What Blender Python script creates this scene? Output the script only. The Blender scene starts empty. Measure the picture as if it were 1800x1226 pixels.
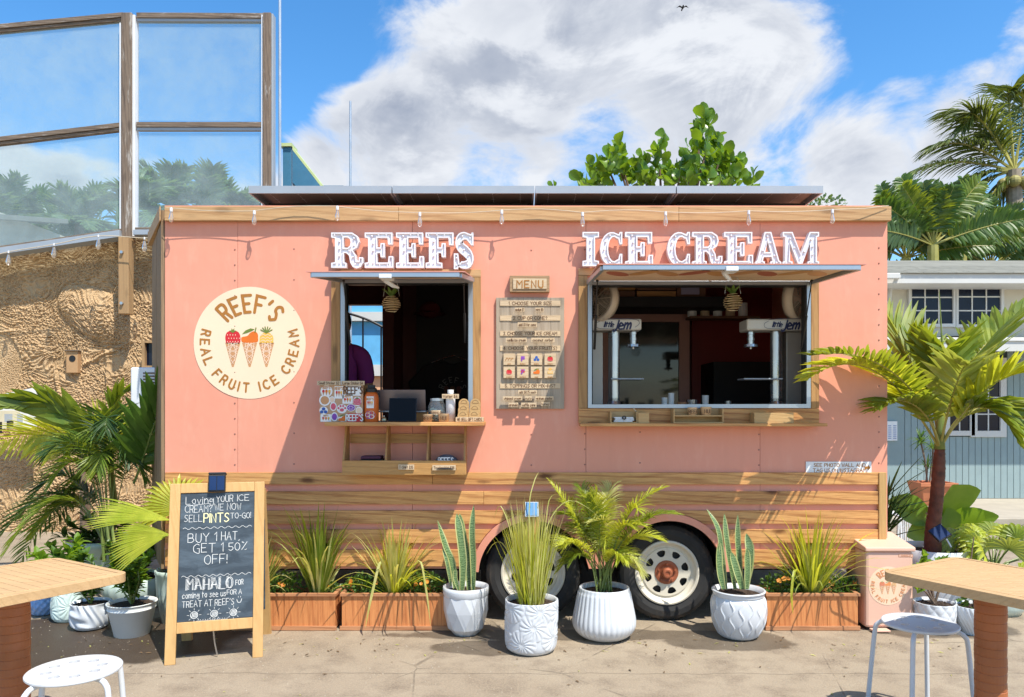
import bpy, math, random
from math import sin, cos, pi, radians, sqrt, atan2
from mathutils import Vector, Matrix, noise
from mathutils.geometry import tessellate_polygon
rnd = random.Random(7)
SC = bpy.context.scene
COL = SC.collection
V = Vector
# ------------------------------------------------------------------ camera, sky, sun, exposure
DIST, EYE, FOC, VPX, VPY = 4.9, 1.42, 1300.0, 920.0, 719.0
cam_data = bpy.data.cameras.new("camera"); cam = bpy.data.objects.new("camera", cam_data); COL.objects.link(cam)
cam.location = (0, -DIST, EYE); cam.rotation_euler = (radians(90), 0, 0)
cam_data.sensor_width = 36; cam_data.sensor_fit = 'HORIZONTAL'; cam_data.lens = 36 * FOC / 1800
cam_data.shift_x = -(VPX - 900) / 1800; cam_data.shift_y = (VPY - 613) / 1800
cam_data.clip_start = .05; cam_data.clip_end = 2000
SC.camera = cam
SUNV = V((.80, -1.0, 2.2)).normalized()
sun_d = bpy.data.lights.new("sun", 'SUN'); sun_d.energy = 4.2; sun_d.angle = radians(.5); sun_d.color = (1, .955, .87)
sun = bpy.data.objects.new("sun", sun_d); COL.objects.link(sun)
sun.rotation_euler = SUNV.to_track_quat('Z', 'Y').to_euler(); sun.location = (4, -6, 12)
SC.view_settings.view_transform = 'Standard'; SC.view_settings.look = 'None'
SC.view_settings.gamma = 1; SC.view_settings.use_curve_mapping = False; SC.view_settings.exposure = .72

def X(px, d): return (px - VPX) * d / FOC
def Z(py, d): return EYE + (VPY - py) * d / FOC
def at(px, py, d): return V((X(px, d), d - DIST, Z(py, d)))

class NT:
    def __init__(s, tree): s.t = tree; s.t.nodes.clear()
    def n(s, typ, **kw):
        nd = s.t.nodes.new(typ)
        for k, v in kw.items():
            if k in nd.inputs: nd.inputs[k].default_value = v
            else: setattr(nd, k, v)
        return nd
    def l(s, a, b): s.t.links.new(a, b)
    def math(s, op, a, b=None, c=None, clamp=False):
        nd = s.t.nodes.new('ShaderNodeMath'); nd.operation = op; nd.use_clamp = clamp
        for i, q in enumerate((a, b, c)):
            if q is None: continue
            if isinstance(q, (int, float)): nd.inputs[i].default_value = q
            else: s.l(q, nd.inputs[i])
        return nd.outputs[0]
    def vmath(s, op, a, b=None):
        nd = s.t.nodes.new('ShaderNodeVectorMath'); nd.operation = op
        for i, q in enumerate((a, b)):
            if q is None: continue
            if isinstance(q, (tuple, list, Vector)): nd.inputs[i].default_value = tuple(q)
            else: s.l(q, nd.inputs[i])
        return nd
    def mix(s, fac, a, b, blend='MIX'):
        nd = s.t.nodes.new('ShaderNodeMix'); nd.data_type = 'RGBA'; nd.blend_type = blend
        for k, q in ((0, fac), (6, a), (7, b)):
            if isinstance(q, (int, float)): nd.inputs[k].default_value = q
            elif isinstance(q, tuple): nd.inputs[k].default_value = (q[0], q[1], q[2], 1)
            else: s.l(q, nd.inputs[k])
        return nd.outputs[2]
    def noise(s, vec, scale, detail=4, rough=.55, dist=0):
        nd = s.n('ShaderNodeTexNoise'); nd.inputs['Scale'].default_value = scale; nd.inputs['Detail'].default_value = detail
        nd.inputs['Roughness'].default_value = rough; nd.inputs['Distortion'].default_value = dist
        if vec is not None: s.l(vec, nd.inputs['Vector'])
        return nd.outputs['Fac']
    def rng(s, v, a, b, c=0., d=1., smooth=False):
        nd = s.n('ShaderNodeMapRange'); nd.interpolation_type = 'SMOOTHSTEP' if smooth else 'LINEAR'
        for i, q in zip((1, 2, 3, 4), (a, b, c, d)): nd.inputs[i].default_value = q
        s.l(v, nd.inputs[0]); return nd.outputs[0]

world = bpy.data.worlds.new("World"); SC.world = world; world.use_nodes = True
T = NT(world.node_tree)
sky = T.n('ShaderNodeTexSky'); sky.sky_type = 'NISHITA'; sky.sun_disc = False
sky.sun_elevation = math.asin(SUNV.z); sky.sun_rotation = atan2(SUNV.x, SUNV.y); sky.altitude = 10; sky.ozone_density = 2.5; sky.air_density = 1.0; sky.dust_density = .4
tc = T.n('ShaderNodeTexCoord')
dirv = T.vmath('NORMALIZE', tc.outputs['Generated']).outputs[0]
blobs = [(1060, 150, 330, .34), (820, 230, 230, .34), (1330, 260, 280, .32), (900, 60, 220, .28), (1300, 40, 190, .3), (1120, 60, 170, .14), (650, 290, 190, .42), (1560, 290, 200, .42), (1690, 250, 90, .2),
         (40, 340, 140, .55), (150, 300, 80, .25), (265, 300, 50, .22), (400, 330, 60, .1), (1720, 170, 90, .24), (1600, 110, 70, .15), (1790, 60, 60, .15),
         (330, 110, 260, -.42), (60, 100, 250, -.4), (560, 90, 110, -.3), (1580, 50, 110, -.34), (1700, 40, 90, -.22), (1480, 170, 60, -.16), (1040, 230, 60, -.1), (1545, 190, 60, -.12), (815, 75, 40, -.28), (520, 60, 60, -.1), (190, 260, 40, -.1)]
acc = None
for bx_, by_, br_, bw_ in blobs:
    c = V((bx_ - VPX, FOC, VPY - by_)).normalized()
    c2 = V((bx_ + br_ - VPX, FOC, VPY - by_)).normalized()
    dt = T.vmath('DOT_PRODUCT', dirv, c).outputs['Value']
    m = T.rng(dt, c.dot(c2) - .0001, 1 - (1 - c.dot(c2)) * .08, 0, bw_, True)
    acc = m if acc is None else T.math('ADD', acc, m)
mp = T.n('ShaderNodeMapping'); mp.inputs['Scale'].default_value = (1, 1, 1.7); mp.inputs['Location'].default_value = (3.1, 1.2, .4); T.l(dirv, mp.inputs[0])
n1 = T.noise(mp.outputs[0], 5.0, 13, .62, .5)
n2 = T.noise(mp.outputs[0], 9.0, 8, .6, .6)
n3 = T.noise(mp.outputs[0], 2.6, 6, .55, .3)
dens = T.math('ADD', T.math('MULTIPLY', T.math('SUBTRACT', n1, .5), 1.9), T.math('ADD', acc, T.math('MULTIPLY', T.math('SUBTRACT', n2, .5), .45)))
mask = T.rng(dens, -.02, .42, 0, 1, True)
thick = T.rng(dens, .15, .75, 0, 1, True)
mpb = T.n('ShaderNodeMapping'); mpb.inputs['Scale'].default_value = (1, 1, 1.7); mpb.inputs['Location'].default_value = (3.1 + .028, 1.2, .4 + .075); T.l(dirv, mpb.inputs[0])
n1b = T.noise(mpb.outputs[0], 5.0, 13, .62, .5)
puff = T.rng(T.math('SUBTRACT', n1b, n1), -.10, .12, 0, 1, True)
shade = T.math('MULTIPLY', thick, T.rng(n3, .38, .60, 0, 1, True))
shade = T.math('ADD', T.math('MULTIPLY', shade, .42), T.math('MULTIPLY', T.math('MULTIPLY', puff, .62), T.math('ADD', T.math('MULTIPLY', thick, .8), .2)), clamp=True)
sepd = T.n('ShaderNodeSeparateXYZ'); T.l(dirv, sepd.inputs[0])
shade = T.math('MULTIPLY', shade, T.rng(sepd.outputs[2], .05, .45, .8, 1.0))
ccol = T.mix(shade, (.53, .55, .585), (.205, .24, .315))
hsv = T.n('ShaderNodeHueSaturation'); hsv.inputs['Saturation'].default_value = 1.3; hsv.inputs['Value'].default_value = .15; hsv.inputs['Hue'].default_value = .498
T.l(sky.outputs[0], hsv.inputs['Color'])
skyc = T.mix(mask, hsv.outputs[0], ccol)
bg = T.n('ShaderNodeBackground', Strength=1.0); T.l(skyc, bg.inputs[0])
wo = T.n('ShaderNodeOutputWorld'); T.l(bg.outputs[0], wo.inputs[0])

# ------------------------------------------------------------------ materials
MC = {}
def newmat(name):
    m = bpy.data.materials.new(name); m.use_nodes = True; t = NT(m.node_tree)
    out = t.n('ShaderNodeOutputMaterial'); p = t.n('ShaderNodeBsdfPrincipled'); t.l(p.outputs[0], out.inputs[0])
    MC[name] = m
    return m, t, p, out
def coords(t, scale=(1, 1, 1), rand=True, kind='Object'):
    tcn = t.n('ShaderNodeTexCoord'); mpn = t.n('ShaderNodeMapping'); mpn.inputs['Scale'].default_value = scale
    t.l(tcn.outputs[kind], mpn.inputs[0])
    if rand:
        oi = t.n('ShaderNodeObjectInfo'); q = t.vmath('SCALE', (13.1, 7.7, 5.3)); t.l(oi.outputs['Random'], q.inputs['Scale'])
        return t.vmath('ADD', mpn.outputs[0], q.outputs[0]).outputs[0]
    return mpn.outputs[0]
def bump(t, p, h, strength=.3, dist=.01):
    b = t.n('ShaderNodeBump'); b.inputs['Strength'].default_value = strength; b.inputs['Distance'].default_value = dist
    t.l(h, b.inputs['Height']); t.l(b.outputs[0], p.inputs['Normal'])
def paint(name, col, rough=.5, metal=0, var=.08, scale=6, bmp=.08, bscale=80, spec=.4, dirt=0, coat=0):
    m, t, p, o = newmat(name); c = coords(t)
    n = t.noise(c, scale, 5); f = t.rng(n, .3, .7, 0, 1)
    lo = tuple(q * (1 - var) for q in col); hi = tuple(min(1, q * (1 + var)) for q in col)
    cc = t.mix(f, lo, hi)
    if dirt:
        d = t.rng(t.noise(c, scale * 1.7, 8, .7), .55, .75, 0, dirt); cc = t.mix(d, cc, (.16, .11, .07))
    t.l(cc, p.inputs['Base Color']); p.inputs['Metallic'].default_value = metal
    t.l(t.rng(n, .2, .8, max(0, rough - .08), min(1, rough + .1)), p.inputs['Roughness'])
    p.inputs['Specular IOR Level'].default_value = spec; p.inputs['Coat Weight'].default_value = coat
    if bmp: bump(t, p, t.noise(c, bscale, 3), bmp, .004)
    return m
def wood(name, light, dark, axis='x', grain=1., rough=.6, knots=.6, bmp=.25, streak=None):
    m, t, p, o = newmat(name)
    a, b = 1.5 * grain, 27 * grain
    sc = {'x': (a, b, b), 'z': (b, b, a), 'y': (b, a, b)}[axis]
    c = coords(t, sc)
    low = t.noise(c, .55, 3, .5, 1.2)
    ring = t.n('ShaderNodeTexWave'); ring.wave_type = 'BANDS'; ring.bands_direction = 'DIAGONAL'
    ring.inputs['Scale'].default_value = .55; ring.inputs['Distortion'].default_value = 9; ring.inputs['Detail'].default_value = 3; ring.inputs['Detail Scale'].default_value = .6
    t.l(c, ring.inputs[0])
    fine = t.noise(c, 5, 6, .7)
    f = t.math('ADD', t.math('MULTIPLY', t.rng(ring.outputs['Fac'], 0, .35, 1, 0, True), .36), t.math('MULTIPLY', t.rng(fine, .38, .70, 0, 1), .5))
    f = t.math('ADD', f, t.rng(low, .45, .75, 0, .34), clamp=True)
    ks = {'x': (3, 9, 9), 'z': (9, 9, 3), 'y': (9, 3, 9)}[axis]
    kc = coords(t, ks); vo = t.n('ShaderNodeTexVoronoi'); vo.inputs['Scale'].default_value = 1.0; t.l(kc, vo.inputs['Vector'])
    kn = t.rng(t.math('ADD', vo.outputs['Distance'], t.math('MULTIPLY', t.math('SUBTRACT', t.noise(kc, 2.5, 4), .5), .35)), .04, .26, knots, 0, True)
    cc = t.mix(f, light, dark)
    cc = t.mix(t.rng(t.noise(c, .25, 2), .4, .65, 0, .5), cc, tuple(q * .8 for q in light))
    cc = t.mix(kn, cc, tuple(q * .38 for q in dark))
    if streak:
        c2 = coords(t, (1, 1, 1)); cc = t.mix(t.rng(t.noise(coords(t, {'x': (.35, 3, 3), 'z': (3, 3, .35), 'y': (3, .35, 3)}[axis]), 6, 9, .75), .55, .66, 0, .8), cc, streak)
    t.l(cc, p.inputs['Base Color']); p.inputs['Roughness'].default_value = rough; p.inputs['Specular IOR Level'].default_value = .3
    bump(t, p, f, bmp, .004)
    return m
def leafm(name, c1, c2, trans=.35, rough=.42, vein=0, spec=.5, scale=7):
    m, t, p, o = newmat(name); c = coords(t)
    n = t.noise(c, scale, 4); cc = t.mix(t.rng(n, .35, .68, 0, 1), c1, c2)
    g = t.n('ShaderNodeNewGeometry')
    cc = t.mix(t.rng(t.noise(coords(t, (60, 60, 60)), 1, 3, .7), .62, .78, 0, .35), cc, (.22, .16, .05))
    cc = t.mix(t.rng(g.outputs['Random Per Island'], 0, 1, 0, .6), cc, tuple(q * .55 for q in c1))
    t.l(cc, p.inputs['Base Color']); p.inputs['Roughness'].default_value = rough; p.inputs['Specular IOR Level'].default_value = spec
    tr = t.n('ShaderNodeBsdfTranslucent'); tcl = t.mix(.55, cc, (c2[0] * 1.9, c2[1] * 1.7, c2[2] * .5)); t.l(tcl, tr.inputs['Color'])
    mx = t.n('ShaderNodeMixShader'); mx.inputs[0].default_value = trans
    t.l(p.outputs[0], mx.inputs[1]); t.l(tr.outputs[0], mx.inputs[2]); t.l(mx.outputs[0], o.inputs[0])
    return m
def glassm(name, tint=(1, 1, 1), haze=.03, refl=.1, hazecol=(.8, .85, .85)):
    m, t, p, o = newmat(name)
    tr = t.n('ShaderNodeBsdfTransparent'); tr.inputs[0].default_value = (*tint, 1)
    gl = t.n('ShaderNodeBsdfGlossy'); gl.inputs['Roughness'].default_value = .03
    df = t.n('ShaderNodeBsdfDiffuse'); df.inputs[0].default_value = (*hazecol, 1)
    fr = t.n('ShaderNodeFresnel'); fr.inputs[0].default_value = 1.45
    m1 = t.n('ShaderNodeMixShader'); t.l(t.math('MULTIPLY', fr.outputs[0], refl * 10, clamp=True), m1.inputs[0]); t.l(tr.outputs[0], m1.inputs[1]); t.l(gl.outputs[0], m1.inputs[2])
    m2 = t.n('ShaderNodeMixShader'); c = coords(t); t.l(t.rng(t.noise(c, 2.2, 6, .65), .3, .75, haze * .5, haze * 1.6), m2.inputs[0])
    t.l(m1.outputs[0], m2.inputs[1]); t.l(df.outputs[0], m2.inputs[2]); t.l(m2.outputs[0], o.inputs[0])
    return m

pink = None
def mk_pink():
    m, t, p, o = newmat('pink_paint'); c = coords(t, rand=False, kind='Object')
    n = t.noise(c, 1.3, 5); cc = t.mix(t.rng(n, .3, .7), (.705, .285, .188), (.745, .32, .215))
    st = t.rng(t.noise(coords(t, (9, 9, .7), False), 2, 6, .65), .55, .8, 0, .14); cc = t.mix(st, cc, (.5, .2, .13)); gr = t.rng(t.noise(coords(t, (5, 5, 1.2), False), 3, 9, .7), .52, .8, 0, .22); cc = t.mix(gr, cc, (.86, .50, .36))
    t.l(cc, p.inputs['Base Color']); t.l(t.rng(n, .2, .8, .42, .6), p.inputs['Roughness']); p.inputs['Specular IOR Level'].default_value = .3
    bump(t, p, t.noise(c, 3.5, 3), .25, .02)
    return m
M_PINK = mk_pink()
M_PLANK = wood('plank_wood', (.70, .37, .13), (.26, .075, .02), 'x', 1.0, .5, .95)
M_FASCIA = wood('fascia_wood', (.55, .345, .165), (.33, .17, .07), 'x', 1., .6, .5)
M_WOODZ = wood('frame_wood_upright', (.47, .26, .10), (.27, .13, .045), 'z', 1.0, .55, .6)
M_CEDAR = wood('cedar_wood', (.66, .27, .095), (.34, .10, .03), 'z', 1.1, .55, .35, streak=(.40, .13, .045))
M_CEDARX = wood('cedar_trim', (.52, .25, .12), (.30, .12, .05), 'x', 1.1, .55, .3)
M_SHELF = wood('shelf_wood', (.50, .27, .09), (.33, .16, .05), 'x', 1.2, .45, .35)
M_SHELFZ = wood('shelf_wood_upright', (.48, .26, .09), (.31, .15, .05), 'z', 1.2, .45, .3)
M_OLD = wood('weathered_timber', (.23, .17, .12), (.07, .05, .04), 'z', 1.2, .8, .4, .5, streak=(.55, .52, .47))
M_OLDX = wood('weathered_rail_timber', (.23, .17, .12), (.06, .045, .035), 'x', 1.2, .8, .4, .5, streak=(.50, .47, .43))
M_NOSE = wood('grey_plank', (.30, .20, .11), (.12, .075, .045), 'z', 1.0, .7, .4, .4)
M_TAN = wood('new_post_wood', (.42, .26, .12), (.30, .18, .09), 'z', .8, .7, .3)
M_TABLE = wood('teak_top', (.60, .385, .19), (.46, .275, .125), 'x', 1.3, .5, .12)
M_BOARD = wood('menu_board_wood', (.42, .34, .25), (.27, .205, .14), 'z', .8, .6, .4)
M_PINE = wood('pine_frame', (.60, .37, .15), (.50, .28, .10), 'z', .7, .45, .15)
M_TAG = wood('tag_wood', (.62, .47, .30), (.52, .37, .22), 'x', 1.5, .6, .0)
M_BAMBOO = wood('bamboo_wood', (.55, .35, .15), (.45, .26, .10), 'x', 1.5, .5, .0)
M_ALU = paint('aluminium', (.40, .44, .48), .38, .75, .06, 5, .03)
M_ALUW = paint('pale_aluminium', (.33, .37, .41), .55, .2, .05, 5, .03)
M_HEAD = paint('brushed_machine_head', (.56, .54, .50), .4, .2, .05, 5, .02)
M_STEEL = paint('stainless_steel', (.50, .51, .52), .28, .9, .04, 5, .0)
M_BLACK = paint('black_metal', (.012, .012, .013), .45, 0, .2)
M_RUBBER = paint('tyre_rubber', (.028, .027, .026), .75, 0, .3, 8, .2, 60, dirt=.5)
M_RIM = paint('cream_wheel_paint', (.66, .60, .48), .45, 0, .05, 6, .05, dirt=.25)
M_RUST = paint('rusty_hub', (.33, .10, .045), .6, .2, .25, 14, .3)
M_WHITE = paint('white_paint', (.68, .69, .70), .35, 0, .03, 5, .03)
M_CREAM = paint('cream_print', (.79, .62, .43), .5, 0, .03, 3, .03)
M_BROWN = paint('brown_print', (.38, .15, .022), .5, 0, .05)
M_BROWND = paint('dark_brown_print', (.13, .055, .02), .6, 0, .05)
M_RED = paint('red_print', (.56, .02, .025), .5)
M_ORANGE = paint('orange_print', (.68, .15, .012), .5)
M_YELLOW = paint('yellow_print', (.76, .43, .07), .5)
M_GREENP = paint('green_print', (.14, .19, .03), .5)
M_CONE = paint('cone_print', (.54, .27, .12), .5)
M_BLUEP = paint('blue_print', (.03, .10, .36), .5)
M_PURPLEP = paint('purple_print', (.23, .06, .38), .5)
M_PINKP = paint('rose_print', (.62, .10, .15), .5)
M_WHITEP = paint('white_print', (.80, .78, .74), .5)
M_BLACKP = paint('black_print', (.02, .015, .015), .5)
M_PEACHP = paint('peach_print', (.80, .58, .42), .5)
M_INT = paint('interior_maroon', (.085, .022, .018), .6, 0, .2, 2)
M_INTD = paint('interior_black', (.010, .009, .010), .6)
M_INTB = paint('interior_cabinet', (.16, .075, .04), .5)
M_CHALK = None
def mk_chalk():
    m, t, p, o = newmat('chalkboard_slate'); c = coords(t)
    n = t.noise(coords(t, (1.5, 1.5, 5)), 3, 7, .65, .6)
    cc = t.mix(t.rng(n, .42, .78, 0, .55), (.028, .042, .055), (.15, .20, .24)); t.l(cc, p.inputs['Base Color']); p.inputs['Roughness'].default_value = .6
    return m
M_CHALK = mk_chalk()
M_DULLR = paint('dull_red_print', (.40, .12, .07), .6)
M_DULLO = paint('dull_orange_print', (.52, .26, .10), .6)
M_CHALKW = paint('white_chalk', (.66, .66, .63), .9, 0, .12, 60, .3, 300)
M_CHALKY = paint('yellow_chalk', (.82, .76, .42), .9, 0, .12, 60, .3, 300)
M_POT = paint('white_glaze', (.58, .60, .62), .28, 0, .06, 5, .06, 30, .5, dirt=.10, coat=.2)
M_POTG = paint('sage_glaze', (.38, .50, .43), .28, 0, .1, 4, .05, 30, .5, coat=.3)
M_POTB = paint('blue_glaze', (.20, .33, .56), .22, 0, .1, 4, .05, 30, .5, coat=.3)
M_POTC = paint('pale_celadon_glaze', (.55, .66, .60), .28, 0, .08, 4, .05, 30, .5, coat=.3)
M_POTP = paint('white_plastic_pot', (.68, .70, .68), .5, 0, .04)
M_TERRA = paint('terracotta', (.46, .16, .07), .6, 0, .15, 6, .2)
M_SOIL = paint('potting_soil', (.045, .028, .018), .95, 0, .4, 30, 1., 60)
M_BULB = glassm('bulb_glass', (1, .97, .93), .10, .22, (.9, .85, .75))
M_JAR = glassm('jar_glass', (.93, .97, .95), .08, .2)
M_PANE = glassm('windscreen_glass', (.92, .97, .98), .21, .03, (.50, .60, .60))
M_CORD = paint('cream_cord', (.50, .42, .30), .6)
M_BARK = paint('bark', (.16, .11, .075), .9, 0, .35, 14, .8, 40)
M_TRUNK = paint('red_brown_palm_trunk', (.13, .04, .022), .6, 0, .5, 14, .9, 60, dirt=.5)
M_STEM = leafm('green_stem', (.16, .22, .05), (.28, .33, .08), .1)
M_STEMY = leafm('yellow_stem', (.40, .36, .08), (.52, .48, .14), .1)
M_L_PALM = leafm('palm_leaf', (.11, .20, .02), (.32, .38, .04), .42)
M_L_DARK = leafm('dark_palm_leaf', (.03, .08, .02), (.09, .16, .035), .35)
M_L_YEL = leafm('yellow_green_leaf', (.36, .45, .035), (.62, .64, .09), .45)
M_L_GRASS = leafm('grass_blade', (.20, .29, .05), (.42, .45, .13), .35)
M_L_GRASSY = leafm('straw_green_blade', (.44, .48, .12), (.72, .68, .30), .35)
M_L_GREEN = leafm('mid_green_leaf', (.06, .14, .02), (.14, .24, .04), .35)
M_L_BRIGHT = leafm('bright_broad_leaf', (.13, .27, .025), (.27, .42, .05), .45)
M_L_TREE = leafm('tree_leaf', (.09, .21, .015), (.22, .35, .03), .4, .3)
M_L_FAR = leafm('far_palm_leaf', (.08, .16, .06), (.18, .27, .09), .35)
M_L_COCO = leafm('coconut_leaf', (.045, .09, .015), (.20, .24, .05), .3)
M_SNAKE = None
def mk_snake():
    m, t, p, o = newmat('snake_leaf_banded'); tcn = coords(t, (1, 1, 1))
    w = t.n('ShaderNodeTexWave'); w.bands_direction = 'Z'; w.inputs['Scale'].default_value = 34; w.inputs['Distortion'].default_value = 6; w.inputs['Detail'].default_value = 3; w.inputs['Detail Scale'].default_value = 2.; t.l(tcn, w.inputs[0])
    cc = t.mix(t.rng(w.outputs['Fac'], .35, .7, 0, 1), (.035, .085, .02), (.20, .29, .12)); t.l(cc, p.inputs['Base Color']); p.inputs['Roughness'].default_value = .35
    return m
M_SNAKE = mk_snake()
M_SNAKEE = leafm('snake_leaf_edge', (.46, .50, .18), (.60, .60, .28), .15)
M_FLOWER = leafm('orange_petal', (.80, .24, .03), (.85, .42, .06), .3)
M_FLOWERC = paint('flower_centre', (.45, .10, .02), .7)
M_SOLAR = paint('solar_cell', (.012, .025, .07), .15, 0, .1, 4, 0, spec=.8)
M_SOLARU = paint('panel_underside', (.30, .27, .22), .6)
M_BIN = paint('peach_bin_enamel', (.70, .425, .31), .45, 0, .03, 4, .04, dirt=.05)
M_STOOL = paint('white_enamel_stool', (.60, .61, .62), .3, 0, .02, 4, .03)
M_LEG = paint('wrapped_table_leg', (.33, .105, .035), .45, 0, .2, 5, .15, 40)
M_PURPLE = paint('purple_cloth', (.22, .03, .20), .85, 0, .1)
M_DARKCLOTH = paint('black_cloth', (.014, .012, .014), .9)
M_SKIN = paint('skin', (.34, .16, .10), .5, 0, .06)
M_HAIR = paint('dark_hair', (.015, .01, .008), .6)
M_BLUEW = paint('sky_blue_wall', (.12, .40, .66), .7)
M_PEACHW = paint('peach_wall', (.74, .40, .22), .7)
M_WCREAM = paint('cream_siding', (.54, .50, .40), .7, 0, .05, 3, .1, dirt=.1)
M_SIDING = paint('blue_grey_siding', (.26, .34, .34), .7, 0, .06, 5, .1, 60)
M_SIDINGD = paint('siding_groove', (.05, .07, .075), .8)
M_TRIM = paint('white_trim', (.58, .57, .53), .5, 0, .04, 4, .05)
M_WINGL = paint('dark_window_glass', (.006, .010, .024), .12, 0, .3, 3, 0, spec=.22)
M_SHINGLE = paint('grey_shingle', (.21, .205, .17), .9, 0, .15, 4, .5, 120)
M_BLUEST = paint('blue_steel', (.05, .17, .27), .45, 0, .08, 5, .05, dirt=.12)
M_LIME = paint('lime_cap', (.48, .56, .26), .6)
M_AC = paint('ac_casing', (.72, .73, .74), .45, 0, .03, 4, .03, dirt=.15)
M_FAN = paint('beige_fan_plastic', (.56, .46, .36), .45)
M_PAPER = paint('white_paper', (.80, .80, .78), .8)
M_SCREEN = paint('dark_screen', (.004, .004, .005), .35, 0, .1, 3, 0, spec=.15)
M_LAPTOP = paint('laptop_lid', (.24, .20, .19), .35, .6)
M_BOTTLE = paint('orange_bottle', (.62, .13, .02), .4)
M_RICH = paint('letter_face_white', (.68, .69, .72), .4, .05, .08, 5, .03)
M_CHAIRW = paint('white_chair_metal', (.76, .78, .80), .4)
M_CONC = paint('pale_concrete', (.40, .35, .27), .9, 0, .1, 4, .4, 60)
M_BIRD = paint('bird_feathers', (.02, .02, .025), .8)
# ------------------------------------------------------------------ mesh helpers
class MB:
    def __init__(s, M=None): s.v = []; s.f = []; s.m = []; s.M = M
    def add(s, vs, fs, m=0):
        b = len(s.v); s.v += [V(q) for q in vs]; s.f += [tuple(i + b for i in f) for f in fs]; s.m += [m] * len(fs)
    def box(s, x0, x1, y0, y1, z0, z1, m=0):
        if x0 > x1: x0, x1 = x1, x0
        if z0 > z1: z0, z1 = z1, z0
        vs = [(x, y, z) for x in (x0, x1) for y in (y0, y1) for z in (z0, z1)]
        s.add(vs, [(0, 1, 3, 2), (4, 6, 7, 5), (0, 4, 5, 1), (2, 3, 7, 6), (0, 2, 6, 4), (1, 5, 7, 3)], m); return s
    def plate(s, outer, holes, y0, y1, m=0, back=True):
        loops = [outer] + list(holes); flat = [p for l in loops for p in l]
        tris = tessellate_polygon([[V((p[0], p[1], 0)) for p in l] for l in loops])
        n = len(flat); vs = [(p[0], y0, p[1]) for p in flat] + [(p[0], y1, p[1]) for p in flat]; fs = []
        for a, b, c in tris:
            A, B, C = flat[a], flat[b], flat[c]
            cr = (B[0] - A[0]) * (C[1] - A[1]) - (B[1] - A[1]) * (C[0] - A[0])
            if cr < 0: b, c = c, b
            fs.append((a, b, c))
            if back: fs.append((a + n, c + n, b + n))
        k = 0
        for l in loops:
            for i in range(len(l)):
                j = (i + 1) % len(l); fs.append((k + i, k + i + n, k + j + n, k + j))
            k += len(l)
        s.add(vs, fs, m); return s
    def ring(s, c, ax, r, n, ph=0):
        ax = V(ax).normalized(); u = ax.orthogonal().normalized(); w = ax.cross(u)
        return [V(c) + u * (r * cos(2 * pi * i / n + ph)) + w * (r * sin(2 * pi * i / n + ph)) for i in range(n)]
    def tube(s, pts, r, n=8, m=0, caps=True):
        pts = [V(p) for p in pts]; k = len(pts); rs = r if isinstance(r, (list, tuple)) else [r] * k
        u = None; rings = []
        for i, p in enumerate(pts):
            t = (pts[min(i + 1, k - 1)] - pts[max(i - 1, 0)])
            if t.length < 1e-9: t = V((0, 0, 1))
            t.normalize()
            if u is None: u = t.orthogonal().normalized()
            u = (u - t * u.dot(t));
            if u.length < 1e-6: u = t.orthogonal()
            u.normalize(); w = t.cross(u)
            rings.append([p + u * (rs[i] * cos(2 * pi * q / n)) + w * (rs[i] * sin(2 * pi * q / n)) for q in range(n)])
        vs = [q for R in rings for q in R]; fs = []
        for i in range(k - 1):
            for q in range(n):
                a, b = i * n + q, i * n + (q + 1) % n; fs.append((a, b, b + n, a + n))
        if caps: fs.append(tuple(range(n - 1, -1, -1))); fs.append(tuple((k - 1) * n + q for q in range(n)))
        s.add(vs, fs, m); return s
    def cyl(s, p0, p1, r0, r1=None, n=16, m=0, caps=True): return s.tube([p0, p1], [r0, r0 if r1 is None else r1], n, m, caps)
    def lathe(s, prof, c=(0, 0, 0), n=32, mod=None, m=0, axis='z'):
        vs = []; fs = []; k = len(prof)
        for i, (r, z) in enumerate(prof):
            for q in range(n):
                th = 2 * pi * q / n; rr = mod(th, r, z) if mod else r
                if axis == 'z': vs.append((c[0] + rr * cos(th), c[1] + rr * sin(th), c[2] + z))
                else: vs.append((c[0] + rr * cos(th), c[1] + z, c[2] + rr * sin(th)))
        for i in range(k - 1):
            for q in range(n):
                a, b = i * n + q, i * n + (q + 1) % n
                fs.append((a, b, b + n, a + n) if axis == 'z' else (b, a, a + n, b + n))
        s.add(vs, fs, m); return s
    def sphere(s, c, r, n=10, m=0, sc=(1, 1, 1)):
        prof = [(max(1e-5, sin(pi * i / n)) * 1, -cos(pi * i / n)) for i in range(n + 1)]
        vs = []; k = n + 1; q2 = n + 4
        for rr, z in prof:
            for q in range(q2): vs.append((c[0] + r * sc[0] * rr * cos(2 * pi * q / q2), c[1] + r * sc[1] * rr * sin(2 * pi * q / q2), c[2] + r * sc[2] * z))
        fs = [(i * q2 + q, i * q2 + (q + 1) % q2, (i + 1) * q2 + (q + 1) % q2, (i + 1) * q2 + q) for i in range(k - 1) for q in range(q2)]
        s.add(vs, fs, m); return s
    def strip(s, pts, ws, side, fold=.25, m=0, me=None):
        """a leaf: centre line pts, half widths ws, side vector(s); folded along the midrib"""
        k = len(pts); b = []; 
        for i in range(k):
            t = (pts[min(i + 1, k - 1)] - pts[max(i - 1, 0)]); t = t.normalized() if t.length > 1e-9 else V((0, 0, 1))
            sd = side[i] if isinstance(side, list) else side
            sd = sd - t * sd.dot(t); sd = sd.normalized() if sd.length > 1e-6 else t.orthogonal().normalized()
            nn = sd.cross(t)
            w = ws[i]; b += [pts[i] - sd * w + nn * (fold * w), pts[i], pts[i] + sd * w + nn * (fold * w)]
        fs = []
        for i in range(k - 1):
            a = i * 3; fs += [(a, a + 1, a + 4, a + 3), (a + 1, a + 2, a + 5, a + 4)]
        s.add(b, fs, m); return s
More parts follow.
